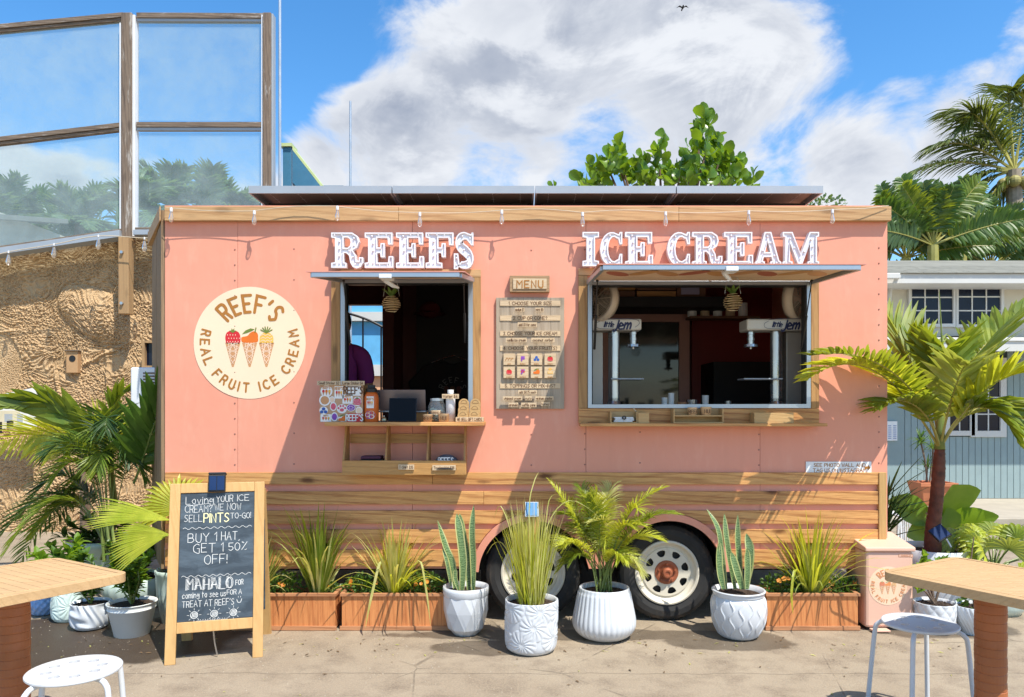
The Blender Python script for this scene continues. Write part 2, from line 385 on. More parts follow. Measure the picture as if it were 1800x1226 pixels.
    def build(s, name, mats, parent=None, smooth=False, bevel=0, origin=None, **kw):
        if s.M is not None: s.v = [s.M @ q for q in s.v]
        vs = s.v
        if origin is None:
            xs = [q.x for q in vs]; ys = [q.y for q in vs]; zs = [q.z for q in vs]
            origin = V(((min(xs) + max(xs)) / 2, (min(ys) + max(ys)) / 2, min(zs)))
        origin = V(origin)
        me = bpy.data.meshes.new(name); me.from_pydata([tuple(q - origin) for q in vs], [], s.f)
        if not isinstance(mats, (list, tuple)): mats = [mats]
        for q in mats: me.materials.append(q)
        if len(mats) > 1: me.polygons.foreach_set('material_index', s.m)
        if smooth: me.polygons.foreach_set('use_smooth', [True] * len(me.polygons))
        me.update()
        o = bpy.data.objects.new(name, me); COL.objects.link(o); place(o, origin, parent)
        if bevel:
            bv = o.modifiers.new('bevel', 'BEVEL'); bv.width = bevel; bv.segments = 2; bv.limit_method = 'ANGLE'; bv.angle_limit = radians(50)
        if kw: tag(o, **kw)
        return o
WO = {}
def place(o, origin, parent):
    WO[o.name] = V(origin)
    if parent is not None: o.parent = parent; o.location = V(origin) - WO[parent.name]
    else: o.location = origin
def tag(o, label=None, category=None, group=None, kind=None):
    for k, v in (('label', label), ('category', category), ('group', group), ('kind', kind)):
        if v: o[k] = v
    return o
def thing(name, loc, label, category, group=None, kind=None):
    o = bpy.data.objects.new(name, None); COL.objects.link(o); place(o, V(loc), None); o.empty_display_size = .1
    return tag(o, label, category, group, kind)
def copy_tree(o, parent=None):
    c = o.copy(); COL.objects.link(c)
    if parent is not None: c.parent = parent
    for ch in list(o.children): copy_tree(ch, c)
    return c
def dup(o, loc, label, rz=0, group=None):
    c = copy_tree(o); c.location = loc; c.rotation_euler = (0, 0, rz); c['label'] = label
    if group: c['group'] = group
    WO[c.name] = V(loc); return c
def box(name, x0, x1, y0, y1, z0, z1, mat, parent=None, bevel=0, **kw):
    return MB().box(x0, x1, y0, y1, z0, z1).build(name, mat, parent, bevel=bevel, **kw)
def catmull(P, k=4):
    out = []
    for i in range(len(P) - 1):
        a = P[max(i - 1, 0)]; b = P[i]; c = P[i + 1]; d = P[min(i + 2, len(P) - 1)]
        for q in range(k):
            t = q / k
            out.append(tuple(.5 * (2 * b[j] + (c[j] - a[j]) * t + (2 * a[j] - 5 * b[j] + 4 * c[j] - d[j]) * t * t + (3 * b[j] - a[j] - 3 * c[j] + d[j]) * t ** 3) for j in range(len(b))))
    out.append(tuple(P[-1])); return out
# ------------------------------------------------------------------ single-stroke lettering (hex digit pairs x,y; baseline 2, cap height a; ~ = smoothed)
G = {'A': '023a62 1555', 'B': '020a ~0a4a58460606 ~0646644202', 'C': '~59 3a 08 04 32 53', 'D': '020a ~0a3a5865331202', 'E': '5a0a0252 0646', 'F': '5a0a02 0646',
 'G': '~59 3a 08 04 32 52 56 | 5636', 'H': '020a 525a 0656', 'I': '0a02', 'J': '~4a4422 03', 'K': '020a 5a06 0652', 'L': '0a0252', 'M': '020a368a? ', 'N': '020a525a', 'O': '~3a 08 04 32 54 58 3a',
 'P': '020a ~0a4a584606', 'Q': '~3a 08 04 32 54 58 3a | 3462', 'R': '020a ~0a4a584606 3652', 'S': '~59 3a 19 17 36 54 43 22 03', 'T': '0a6a 3a32', 'U': '~0a 04 22 42 54 5a', 'V': '0a325a?',
 'W': '0a224872?', 'X': '0a52 5a02', 'Y': '0a365a? 3632', 'Z': '0a5a0252', '0': '~2a 08 04 22 44 48 2a', '1': '082a22', '2': '~08 2a 48 46 02 | 0242', '3': '~09 3a 48 26 | ~26 44 22 03',
 '4': '3a0454 3a32', '5': '4a0a06 ~06 36 44 22 03', '7': '0a4a12', '$': '~49 2a 18 26 44 22 03 | 2b21', '!': '0a05 0302', '?': '~08 2a 48 26 25 | 2322', '.': '0202', ',': '1201', "'": '1a08', '-': '0636', '%': '5a02 ~0a190a 0a 52', '(': '~2b 08 04 21', ')': '~0b 28 24 01',
 'a': '~47 16 04 12 44 | 4742', 'b': '0a02 ~06 37 44 22 03', 'c': '~46 27 05 12 43', 'd': '4a42 ~46 17 04 12 43', 'e': '~04 45 36 17 04 12 42', 'f': '~3a 19 12 | 0737', 'g': '~46 17 05 14 45 | ~47 41 20 01',
 'h': '0a02 ~05 27 45 42', 'i': '0702 0908', 'k': '0a02 3704 0432', 'l': '0a02', 'm': '0702 ~05 27 35 32 | ~35 57 65 62', 'n': '0702 ~05 27 45 42', 'o': '~27 05 12 33 45 27', 'p': '0700 ~06 37 44 22 03',
 'r': '0702 ~05 27 37', 's': '~46 27 16 34 22 03', 't': '1912 0737', 'u': '~07 03 22 44 | 4742', 'v': '07224 7', 'w': '0712344 2', 'x': '0742 4702', 'y': '0723 4700', 'z': '0747 0242 4702'}
G['M'] = '020a366a62'; G['V'] = '0a326a'; G['W'] = '0a2238526a'; G['Y'] = '0a366a 3632'; G['v'] = '072247'; G['w'] = '0712354257'; G['x'] = '0742 4702'; G['%'] = '5a02 ~0a291a0a ~42534232'
G['j'] = '~37 32 10 01 | 3938'; G['o'] = '~27 05 13 32 45 37 27'; G['z'] = '07470242'; G['y'] = '0723 4700'
def glyph(ch):
    s = G.get(ch, '')
    out = []
    for part in [p.strip() for p in s.replace('|', ' | ').split('|')]:
        # inside a part: tokens; a leading ~ makes the joined tokens one smooth stroke up to the next token that starts a new stroke
        toks = part.split()
        cur = None
        for tk in toks:
            if tk.startswith('~'):
                if cur: out.append(cur)
                cur = [True, tk[1:]]
            elif cur and cur[0] and len(tk) == 2: cur[1] += tk
            else:
                if cur: out.append(cur)
                cur = [False, tk]
        if cur: out.append(cur)
    res = []
    for sm, st in out:
        pts = [(int(st[i], 16) / 8., (int(st[i + 1], 16) - 2) / 8.) for i in range(0, len(st) - 1, 2)]
        if sm and len(pts) > 2: pts = catmull(pts, 3)
        res.append(pts)
    return res
def advance(ch):
    if ch == ' ': return .45
    st = [p for g in glyph(ch) for p in g]
    return (max(p[0] for p in st) if st else .3) + .24
LAY = [0]
def stroke(mb, pts, sw, xf, w=.0012, m=0):
    LAY[0] = (LAY[0] + 1) % 7; w += LAY[0] * .00012
    pts = [V((p[0], p[1])) for p in pts]; q = [pts[0]]
    for p in pts[1:]:
        if (p - q[-1]).length > sw * .15: q.append(p)
    if len(q) == 1: q.append(q[0] + V((sw * .3, 0)))
    t0 = (q[0] - q[1]).normalized(); t1 = (q[-1] - q[-2]).normalized()
    line = [q[0] + t0 * sw * .48] + [q[0] + t0 * sw * .28] + q + [q[-1] + t1 * sw * .28] + [q[-1] + t1 * sw * .48]
    ws = [.28, .80] + [1.] * len(q) + [.80, .28]; n = len(line); vs = []
    for i, p in enumerate(line):
        a = (line[i] - line[i - 1]).normalized() if i > 0 else None; b = (line[i + 1] - line[i]).normalized() if i < n - 1 else None
        if a is None: a = b
        if b is None: b = a
        t = a + b; t = t.normalized() if t.length > .3 else a
        nn = V((-t.y, t.x)); k = 1 / max(.55, abs(nn.dot(V((-a.y, a.x)))))
        h = sw / 2 * ws[i] * k
        vs += [xf(p.x + nn.x * h, p.y + nn.y * h, w), xf(p.x - nn.x * h, p.y - nn.y * h, w)]
    mb.add(vs, [(2 * i + 1, 2 * i + 3, 2 * i + 2, 2 * i) for i in range(n - 1)], m)
def write(mb, text, size, sw, xf, align='c', track=0., m=0, slant=0, jit=0, w=.0012, sx=.8, fit=0):
    if fit:
        base = sum(advance(c) + track for c in text) * size - .24 * size; sx = fit / base
    adv = [(advance(c) * sx + track) * size for c in text]; tot = sum(adv) - (.24 * sx + track) * size
    u = {'c': -tot / 2, 'l': 0, 'r': -tot}[align]
    for c, a in zip(text, adv):
        jz = rnd.uniform(-jit, jit) * size; js = 1 + rnd.uniform(-jit, jit)
        for g in glyph(c):
            stroke(mb, [(u + p[0] * size * sx * js + p[1] * size * slant, p[1] * size * js + jz) for p in g], sw, xf, w, m)
        u += a
    return tot
def arcwrite(mb, text, size, sw, R, a_mid, xf, inward=False, track=0., m=0, sx=.8):
    """text on a circle; a_mid = angle of its middle from the top, clockwise; inward = read along the bottom"""
    adv = [(advance(c) * sx + track) * size for c in text]; tot = sum(adv) - (.24 * sx + track) * size; u = -tot / 2
    for c, a in zip(text, adv):
        for g in glyph(c):
            pts = []
            for p in g:
                uu = u + p[0] * size * sx; vv = p[1] * size
                if inward: th = a_mid - (uu / R); r = R - vv + size * .5
                else: th = a_mid + uu / R; r = R + vv - size * .5
                pts.append((r * sin(th), r * cos(th)))
            stroke(mb, pts, sw, xf, .0022, m)
        u += a
def patch(mb, pts, xf, w=.001, m=0):
    tris = tessellate_polygon([[V((p[0], p[1], 0)) for p in pts]]); fs = []
    for a, b, c in tris:
        A, B, C = pts[a], pts[b], pts[c]
        if (B[0] - A[0]) * (C[1] - A[1]) - (B[1] - A[1]) * (C[0] - A[0]) < 0: b, c = c, b
        fs.append((a, b, c))
    mb.add([xf(p[0], p[1], w) for p in pts], fs, m)
def ell(cx, cz, rx, rz, n=20, a0=0, a1=360, rot=0):
    k = n if a1 - a0 >= 360 else n + 1; r = []
    for i in range(k):
        a = radians(a0 + (a1 - a0) * i / n); x, z = rx * cos(a), rz * sin(a)
        r.append((cx + x * cos(rot) - z * sin(rot), cz + x * sin(rot) + z * cos(rot)))
    return r
def rect(x0, x1, z0, z1): return [(x0, z0), (x1, z0), (x1, z1), (x0, z1)]
def wallxf(x, z, y): return lambda u, v, w: (x + u, y - w, z + v)
def offs(xf, du, dv, s=1): return lambda u, v, w: xf(du + u * s, dv + v * s, w)

def cone_print(mb, xf, cx, top, hw, tip, mc, ml, w=.0015):
    patch(mb, [(cx - hw, top), (cx - hw * .12, tip), (cx + hw * .12, tip), (cx + hw, top)], xf, w, mc)
    H = top - tip
    for k in range(1, 5):
        for sgn in (-1, 1):
            f = k / 5
            a = (cx + sgn * hw * (1 - 2 * f) if k < 5 else cx, top)
            z1 = top - H * (1 - f) * .95; hw1 = hw * (z1 - tip) / H
            b = (cx + sgn * hw1 * .95, z1)
            a = (cx + sgn * (hw - 2 * hw * f), top)
            stroke(mb, [a, (a[0] * 0 + cx + sgn * min(hw1, hw) * .95 if False else b[0], b[1])], hw * .07, xf, w + .0006, ml)
    for k in range(1, 4):
        z0 = top - H * k * .22; h0 = hw * (z0 - tip) / H; z1 = z0 - H * .2; h1 = hw * (z1 - tip) / H
        stroke(mb, [(cx - h0 * .95, z0), (cx + h1 * .8, z1)], hw * .07, xf, w + .0007, ml); stroke(mb, [(cx + h0 * .95, z0), (cx - h1 * .8, z1)], hw * .07, xf, w + .0009, ml)
def berry(mb, xf, cx, cz, r, mr, mw, mg, w=.0015, n=14):
    patch(mb, [(cx + r * x, cz + r * z) for x, z in catmull([(-.9, -.8), (-1, 0), (-.8, .6), (-.3, .85), (.3, .85), (.8, .6), (1, 0), (.9, -.8), (0, -.95), (-.9, -.8)], 3)[:-1]], xf, w, mr)
    for i in range(n):
        a = (i % 5 - 2) * .35 + (.17 if (i // 5) % 2 else 0); b = -.6 + (i // 5) * .45
        patch(mb, ell(cx + r * a, cz + r * b, r * .05, r * .11, 5), xf, w + .0008, mw)
    patch(mb, [(cx + r * x, cz + r * (z + .75)) for x, z in [(-.5, .1), (-.2, .15), (-.15, .45), (0, .2), (.2, .45), (.2, .15), (.5, .1), (.15, -.1), (0, -.2), (-.15, -.1)]], xf, w + .001, mg)
def mango(mb, xf, cx, cz, r, mo, mg, w=.0015):
    patch(mb, [(cx + r * x, cz + r * z) for x, z in catmull([(-1, -.4), (-.95, 0), (-.3, .15), (.1, .55), (.6, .7), (.95, .4), (1, -.1), (.85, -.6), (-.7, -.65), (-1, -.4)], 3)[:-1]], xf, w, mo)
    patch(mb, [(cx + r * x, cz + r * z) for x, z in [(-.9, .35), (-.5, .8), (.1, 1.05), (.6, .95), (.3, .75), (-.3, .5)]], xf, w + .0006, mg)
    stroke(mb, [(cx + .65 * r, cz + .6 * r), (cx + .75 * r, cz + 1.1 * r)], r * .14, xf, w + .001, mg)
def pine(mb, xf, cx, cz, r, my, mg, mw, w=.0015):
    patch(mb, [(cx - .85 * r, cz - .7 * r)] + ell(cx, cz - .1 * r, .85 * r, .75 * r, 12, 180, 0)[::1] + [(cx + .85 * r, cz - .7 * r)], xf, w, my)
    for k in (-.4, -.05, .3):
        stroke(mb, [(cx + r * x, cz + r * (k + (.12 if i % 2 else -.05))) for i, x in enumerate((-.7, -.42, -.14, .14, .42, .7))], r * .07, xf, w + .0006, mw)
    for a in (-60, -35, -12, 12, 35, 60):
        b = radians(a); stroke(mb, [(cx, cz + .6 * r), (cx + sin(b) * r * .8, cz + .6 * r + cos(b) * r * .75)], r * .13, xf, w + .0009, mg)
def logo(parent, xf, R, mats, disc=True, tri=None):
    """mats: disc, lettering, cone, line, red, orange, yellow, green"""
    if disc:
        mb = MB(); patch(mb, ell(0, 0, R, R, 64), xf, .0008); mb.build('logo_disc', mats[0], parent)
    mb = MB(); arcwrite(mb, "REEF'S", .30 * R, .052 * R, .70 * R, 0.02, xf, track=.16, sx=.66); arcwrite(mb, 'REAL FRUIT ICE CREAM', .155 * R, .032 * R, .80 * R, pi, xf, inward=True, track=.33, sx=.85)
    mb.build('lettering', mats[1], parent)
    mb = MB()
    for cx in (-.30, .0, .30): cone_print(mb, xf, cx * R, .0 * R, .135 * R, -.43 * R, 0, 1)
    mb.build('cone_picture', [mats[2], mats[3]], parent)
    mb = MB()
    berry(mb, xf, -.30 * R, .10 * R, .135 * R, 0, 1, 4); mango(mb, xf, 0, .10 * R, .15 * R, 2, 4); pine(mb, xf, .30 * R, .09 * R, .145 * R, 3, 4, 1)
    mb.build('fruit_picture', [mats[4], mats[3], mats[5], mats[6], mats[7]], parent)

# ------------------------------------------------------------------ plants
UP = V((0, 0, 1))
def bez(P, t):
    P = [V(p) for p in P]
    while len(P) > 1: P = [P[i].lerp(P[i + 1], t) for i in range(len(P) - 1)]
    return P[0]
def frond(mb, P, n=26, ll=.3, lw=.018, a0=68, a1=22, lift=.3, droop=.35, start=.12, seed=0, stem=.006, ml=0, ms=1, side=None, seg=4, jit=.12, prof=None, fold=.25, tipdrop=1.6):
    r = random.Random(seed); K = 14
    line = [bez(P, i / K) for i in range(K + 1)]
    mb.tube(line, [stem * (1 - .8 * i / K) for i in range(K + 1)], 5, ms)
    for i in range(n):
        t = start + (1 - start) * (i + .5) / n
        p = bez(P, t); T_ = (bez(P, min(1, t + .02)) - bez(P, t - .02)).normalized()
        S = side.copy() if side is not None else T_.cross(UP)
        S = S - T_ * S.dot(T_)
        if S.length < .05: S = T_.orthogonal()
        S.normalize(); N = S.cross(T_)
        if N.z < 0 and side is None: N = -N
        u = (t - start) / (1 - start)
        L = ll * (prof(u) if prof else (sin(pi * (.12 + .80 * u)) ** .7)) * (1 + r.uniform(-jit, jit))
        A = radians(a0 + (a1 - a0) * u + r.uniform(-6, 6))
        for sg in (-1, 1):
            d = (T_ * cos(A) + S * (sg * sin(A)) + N * (lift + r.uniform(-.1, .1))).normalized()
            pts = []; q = p.copy(); 
            for k in range(seg + 1):
                pts.append(q.copy()); dd = d + V((0, 0, -droop * (k / seg) ** tipdrop)); q = q + dd.normalized() * (L / seg)
            ws = [lw * w for w in ((.35, 1, .95, .6, .04) if seg == 4 else (.4, 1, .75, .04))]
            mb.strip(pts, ws, (T_ * sg + N * r.uniform(-.5, .5)), fold, ml)
def blades(mb, base, n, h, spread, w=.006, bend=.6, seed=0, m=0, r0=.05, seg=6, hj=.35, lean=None):
    r = random.Random(seed)
    for i in range(n):
        a = r.uniform(0, 2 * pi); rr = r0 * sqrt(r.random()); p = V(base) + V((cos(a) * rr, sin(a) * rr, 0))
        a += r.uniform(-.6, .6); out = V((cos(a), sin(a), 0)); k = abs(r.gauss(0, 1)) * spread
        L = h * (1 - hj * r.random()); d = (UP + out * k + (lean or V((0, 0, 0)))).normalized(); b = bend * r.uniform(.2, 1.5) * (k + .2)
        pts = []; q = p.copy()
        for j in range(seg + 1):
            pts.append(q.copy()); f = j / seg; dd = (d + out * (b * f * f) - UP * (b * f ** 3 * 1.2)).normalized(); q = q + dd * (L / seg)
        sd = V((-out.y, out.x, 0)) + out * r.uniform(-.7, .7)
        mb.strip(pts, [w * q2 for q2 in (.8, 1, 1, .9, .7, .45, .03)][:seg + 1], sd, .3, m)
def fanleaf(mb, hub, d, nrm, L, n=22, span=220, w=.02, droop=.15, m=0, seed=0, foot=None, ms=1, cut=.45):
    r = random.Random(seed); d = V(d).normalized(); nrm = V(nrm); nrm = (nrm - d * nrm.dot(d)).normalized(); s_ = d.cross(nrm)
    if foot is not None: mb.tube([foot, (V(foot) + V(hub)) / 2 + V((0, 0, .02)), hub], [.008, .006, .005], 6, ms)
    hub = V(hub)
    step = radians(span) / n
    for i in range(n):
        a = -radians(span) / 2 + step * (i + .5); dd = d * cos(a) + s_ * sin(a); ac = (s_ * cos(a) - d * sin(a))
        l = L * (.72 + .28 * cos(a * .8)) * r.uniform(.93, 1.05)
        pts = []; ws = []
        for j in range(6):
            f = j / 5; pts.append(hub + dd * (l * f) - UP * (droop * l * f * f) + nrm * (.04 * l * sin(pi * f)))
            ws.append(max(.0008, min(w * 1.1, l * f * math.tan(step / 2) * 1.0 + .002) * (1 if f < .62 else (1 - f) / .38 + .02)))
        mb.strip(pts, ws, ac, .45, m)
def broad(mb, base, d, L, W, droop=.4, nrm=None, m=0, ms=1, petiole=0, seg=9, wave=.0, shape='oval', fold=.3, seed=0):
    r = random.Random(seed); d = V(d).normalized(); q = V(base)
    if petiole:
        p1 = q + d * petiole; mb.tube([q, (q + p1) / 2, p1], [.006, .005, .004], 5, ms); q = p1
    s_ = d.cross(V(nrm) if nrm is not None else UP)
    s_ = s_.normalized() if s_.length > .05 else d.orthogonal().normalized()
    pts = []; ws = []
    for j in range(seg + 1):
        f = j / seg; pts.append(q.copy()); q = q + (d - UP * (droop * f)).normalized() * (L / seg)
        if shape == 'oval': w_ = sin(pi * min(1, f * .97 + .015)) ** .75
        elif shape == 'spoon': w_ = sin(pi * (f ** 1.7) * .985 + .02) ** .8
        else: w_ = (1 - f) ** .5 * min(1, f * 6 + .1)
        ws.append(W * w_ * (1 + wave * r.uniform(-1, 1)) + .0005)
    mb.strip(pts, ws, s_, fold, m)
def bush(mb, c, R, n, leaf, seed=0, m=0, flat=1., up=.4):
    r = random.Random(seed); c = V(c)
    for i in range(n):
        while True:
            v = V((r.uniform(-1, 1), r.uniform(-1, 1), r.uniform(-1, 1)))
            if .1 < v.length < 1: break
        p = c + V((v.x * R[0], v.y * R[1], v.z * R[2]))
        d = (v.normalized() + UP * up + V((r.uniform(-.7, .7), r.uniform(-.7, .7), r.uniform(-.5, .5)))).normalized()
        l = leaf * r.uniform(.6, 1.25); s_ = d.orthogonal().normalized(); s_ = (Matrix.Rotation(r.uniform(0, 6.28), 3, d) @ s_)
        mb.strip([p, p + d * l * .5, p + d * l - UP * l * .15], [l * .08, l * .32, l * .03], s_, .25, m)
# ------------------------------------------------------------------ ground
def mk_ground():
    m, t, p, o = newmat('worn_pavement')
    c = coords(t, (1, 1, 1), False)
    n1 = t.noise(c, 1.1, 8, .65); n2 = t.noise(c, 90, 4, .7); n3 = t.noise(c, 260, 2, .6); n4 = t.noise(c, 5, 6, .65)
    cc = t.mix(t.rng(n1, .32, .68), (.255, .20, .14), (.35, .285, .205))
    cc = t.mix(t.rng(n4, .46, .70, 0, .75), cc, (.15, .112, .08))
    cc = t.mix(t.rng(n2, .42, .72, 0, .5), cc, (.46, .37, .25)); cc = t.mix(t.rng(n3, .56, .70, 0, .65), cc, (.08, .058, .04))
    sx = t.n('ShaderNodeSeparateXYZ'); t.l(c, sx.inputs[0]); x, y = sx.outputs[0], sx.outputs[1]
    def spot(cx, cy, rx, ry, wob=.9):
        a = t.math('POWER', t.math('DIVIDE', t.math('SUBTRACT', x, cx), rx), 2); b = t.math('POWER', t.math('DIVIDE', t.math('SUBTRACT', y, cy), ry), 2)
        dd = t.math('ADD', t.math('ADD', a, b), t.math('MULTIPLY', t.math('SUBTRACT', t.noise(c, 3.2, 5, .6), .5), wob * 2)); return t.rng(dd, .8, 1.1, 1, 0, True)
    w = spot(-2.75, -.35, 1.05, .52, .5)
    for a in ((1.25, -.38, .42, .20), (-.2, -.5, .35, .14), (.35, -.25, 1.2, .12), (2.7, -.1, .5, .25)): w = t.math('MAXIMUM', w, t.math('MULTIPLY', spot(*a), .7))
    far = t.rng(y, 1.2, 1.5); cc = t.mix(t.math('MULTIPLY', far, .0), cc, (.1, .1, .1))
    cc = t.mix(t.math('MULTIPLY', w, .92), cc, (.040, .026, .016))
    vo = t.n('ShaderNodeTexVoronoi'); vo.feature = 'DISTANCE_TO_EDGE'; vo.inputs['Scale'].default_value = .85
    t.l(t.vmath('ADD', c, t.vmath('SCALE', t.mix(1., (0, 0, 0), t.n('ShaderNodeTexNoise', Scale=3.).outputs['Color'])).outputs[0]).outputs[0], vo.inputs['Vector'])
    crack = t.math('MULTIPLY', t.rng(vo.outputs['Distance'], 0, .006, 1, 0), t.rng(n1, .50, .56))
    wob = t.math('MULTIPLY', t.math('SUBTRACT', t.noise(c, 4, 4), .5), .07)
    j1 = t.rng(t.math('ABSOLUTE', t.math('ADD', t.math('ADD', y, .93), wob)), 0, .007, 1, 0)
    crack = t.math('MAXIMUM', crack, t.math('MULTIPLY', j1, .8))
    cc = t.mix(t.math('MULTIPLY', crack, .45), cc, (.04, .03, .02)); t.l(cc, p.inputs['Base Color'])
    t.l(t.rng(w, 0, 1, .9, .48), p.inputs['Roughness']); p.inputs['Specular IOR Level'].default_value = .35
    h = t.math('ADD', t.math('MULTIPLY', n2, .6), t.math('SUBTRACT', t.math('MULTIPLY', n3, .5), t.math('MULTIPLY', crack, 1.5)))
    h = t.math('ADD', h, t.math('MULTIPLY', n4, .8)); bump(t, p, h, .55, .008)
    return m
M_GROUND = mk_ground()
mb = MB()
for i in range(60):
    for j in range(60):
        pass
mb.add([(-150, -20, 0), (150, -20, 0), (150, 250, 0), (-150, 250, 0)], [(0, 1, 2, 3)]); mb.build('ground', M_GROUND, origin=(0, 0, 0), kind='structure')
mb = MB(); r = random.Random(3)      # loose grit on the pavement
for i in range(900):
    x = r.uniform(-3.2, 3.2); y = r.uniform(-1.6, .1) if r.random() < .8 else r.uniform(-.2, 5); s = r.uniform(.002, .0045)
    a = r.uniform(0, 6.28)
    mb.add([(x + s * cos(a + k * 2.1), y + s * sin(a + k * 2.1), 0) for k in range(3)] + [(x, y, s * .9)], [(0, 1, 3), (1, 2, 3), (2, 0, 3)])
mb.build('grit', M_CONC, kind='stuff', label='loose pale grit scattered on the pavement')
mb = MB(); mb.box(3.2, 14, 4.1, 6.12, -.05, .085); mb.build('sidewalk', M_CONC, origin=(0, 0, 0), bevel=.01, kind='structure')

# ------------------------------------------------------------------ trailer
XL, XR = X(290, 4.9), X(1560, 4.9)
ZT, ZB = Z(370, 4.9), Z(1000, 4.9)
fx = lambda p: X(p, 4.9)
fz = lambda p: Z(p, 4.9)
TR = thing('food_trailer', (0, 1.1, 0), 'salmon pink food trailer with wood slats, two awning hatches and round logo', 'food trailer')
WX = [X(937, 4.95), X(1172, 4.95)]; WZ, WR, AR = .325, .325, .365
def lower_edge(x0, x1):
    pts = []; n = 60
    xs = sorted(set([x0, x1] + [x0 + (x1 - x0) * i / n for i in range(n + 1)]))
    for x in xs:
        z = ZB
        for wx in WX:
            if abs(x - wx) < AR: z = max(z, WZ + sqrt(AR * AR - (x - wx) ** 2))
        pts.append((x, z))
    return pts
LO = (fx(598), fx(832), fz(745), fz(490)); RO = (fx(1033), fx(1425), fz(718), fz(495))
seams = [XL, fx(418), fx(725), fx(1030), fx(1336), XR]; g = .0012
for i in range(5):
    a, b = seams[i] + (g if i else 0), seams[i + 1] - g
    low = lower_edge(a, b)
    if i == 0: poly = [(a, ZB), (b, ZB), (b, ZT), (a, ZT)]
    elif i == 1: poly = [(a, ZB), (b, ZB), (b, LO[2]), (LO[0], LO[2]), (LO[0], LO[3]), (b, LO[3]), (b, ZT), (a, ZT)]
    elif i == 2: poly = low + [(b, ZT), (a, ZT), (a, LO[3]), (LO[1], LO[3]), (LO[1], LO[2]), (a, LO[2])]
    elif i == 3: poly = low + [(b, RO[2]), (RO[0], RO[2]), (RO[0], RO[3]), (b, RO[3]), (b, ZT), (a, ZT)]
    else: poly = [(a, ZB), (b, ZB), (b, ZT), (a, ZT), (a, RO[3]), (RO[1], RO[3]), (RO[1], RO[2]), (a, RO[2])]
    MB().plate(poly, [], -.001 * (i % 2), .03).build('wall_panel', M_PINK, TR)
mb = MB()
for px in (413, 517, 723, 934, 1028, 1125, 1334, 1545):
    y0, y1, st = 436, 820, 27
    for k in range(int((y1 - y0) / st) + 1):
        py = y0 + st * k + (px % 5)
        if px in (517, 934, 1125) and k % 2: continue
        if 570 < px < 860 and 480 < py < 840 or 1010 < px < 1450 and 470 < py < 755 or 866 < px < 997 and 478 < py < 725: continue
        mb.sphere((fx(px), -.001, fz(py)), .0055, 4, 0, (1, .6, 1))
mb.build('rivets', paint('rivet_metal', (.35, .16, .12), .4, .3), TR, kind='stuff')
# body behind the skin
sk = .03
box('roof_skin', XL, XR, -.004, 2.3, ZT + .001, ZT + .03, M_PINK, TR)
box('floor', XL + .01, XR - .01, .37, 2.28, ZB + .005, ZB + .06, M_BLACK, TR)
box('end_wall', XR - .03, XR, sk + .001, 2.3, ZB, ZT, M_PINK, TR)
BX0, BX1, BZ0, BZ1 = -1.76, X(681, 7.12), ZB + .06, Z(537, 7.12)
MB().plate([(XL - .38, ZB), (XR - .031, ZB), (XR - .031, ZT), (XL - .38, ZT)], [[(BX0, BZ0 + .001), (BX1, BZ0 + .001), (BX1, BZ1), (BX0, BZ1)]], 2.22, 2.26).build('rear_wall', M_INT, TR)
# V nose on the left, of grey boards
nx, ny = XL - .415, .7
for k, (t0, t1) in enumerate(((0.0, .47), (.49, 1.0))):
    a = V((XL - .004, .002, 0)).lerp(V((nx, ny, 0)), t0); b = V((XL - .004, .002, 0)).lerp(V((nx, ny, 0)), t1)
    n_ = V((-(b - a).y, (b - a).x, 0)).normalized() * -.02
    mb = MB(); vs = []
    for q in (a, b, b - n_, a - n_):
        vs += [(q.x, q.y, ZB), (q.x, q.y, ZT)]
    mb.add(vs, [(0, 2, 3, 1), (2, 4, 5, 3), (4, 6, 7, 5), (6, 0, 1, 7), (1, 3, 5, 7), (0, 6, 4, 2)]); mb.build('nose_board', M_NOSE, TR)
box('nose_core', nx - .0, nx + .03, ny + .01, 2.22, ZB, ZT, M_PINK, TR)
mb = MB(); mb.add([(XL, .03, ZT + .001), (nx, ny, ZT + .001), (nx, 2.26, ZT + .001), (XL, 2.26, ZT + .001), (XL, .03, ZT + .03), (nx, ny, ZT + .03), (nx, 2.26, ZT + .03), (XL, 2.26, ZT + .03)], [(0, 1, 2, 3), (7, 6, 5, 4), (0, 4, 5, 1), (1, 5, 6, 2)]); mb.build('nose_roof', M_PINK, TR)
# fascia boards
dF = 4.855
for a, b in ((289, 700), (700.5, 1193), (1193.5, 1567)):
    box('fascia_board', X(a, dF), X(b, dF), -.045, -.006, Z(388, dF), Z(363, dF), M_FASCIA, TR, bevel=.002)
mb = MB(); a = V((XL - .004, -.044, 0)); b = V((nx - .02, ny, 0)); n_ = V((.035, .02, 0)); z0, z1 = Z(388, dF), Z(363, dF) - .001; vs = []
for q in (a - V((.003, 0, 0)), b, b - n_ * 0 + V((-.03, -.01, 0)), a + V((-.03, -.005, 0)) + V((.022, 0, 0))): vs += [(q.x, q.y, z0), (q.x, q.y, z1)]
mb.add(vs, [(0, 2, 3, 1), (2, 4, 5, 3), (4, 6, 7, 5), (6, 0, 1, 7), (1, 3, 5, 7), (0, 6, 4, 2)]); mb.build('fascia_board', M_FASCIA, TR)
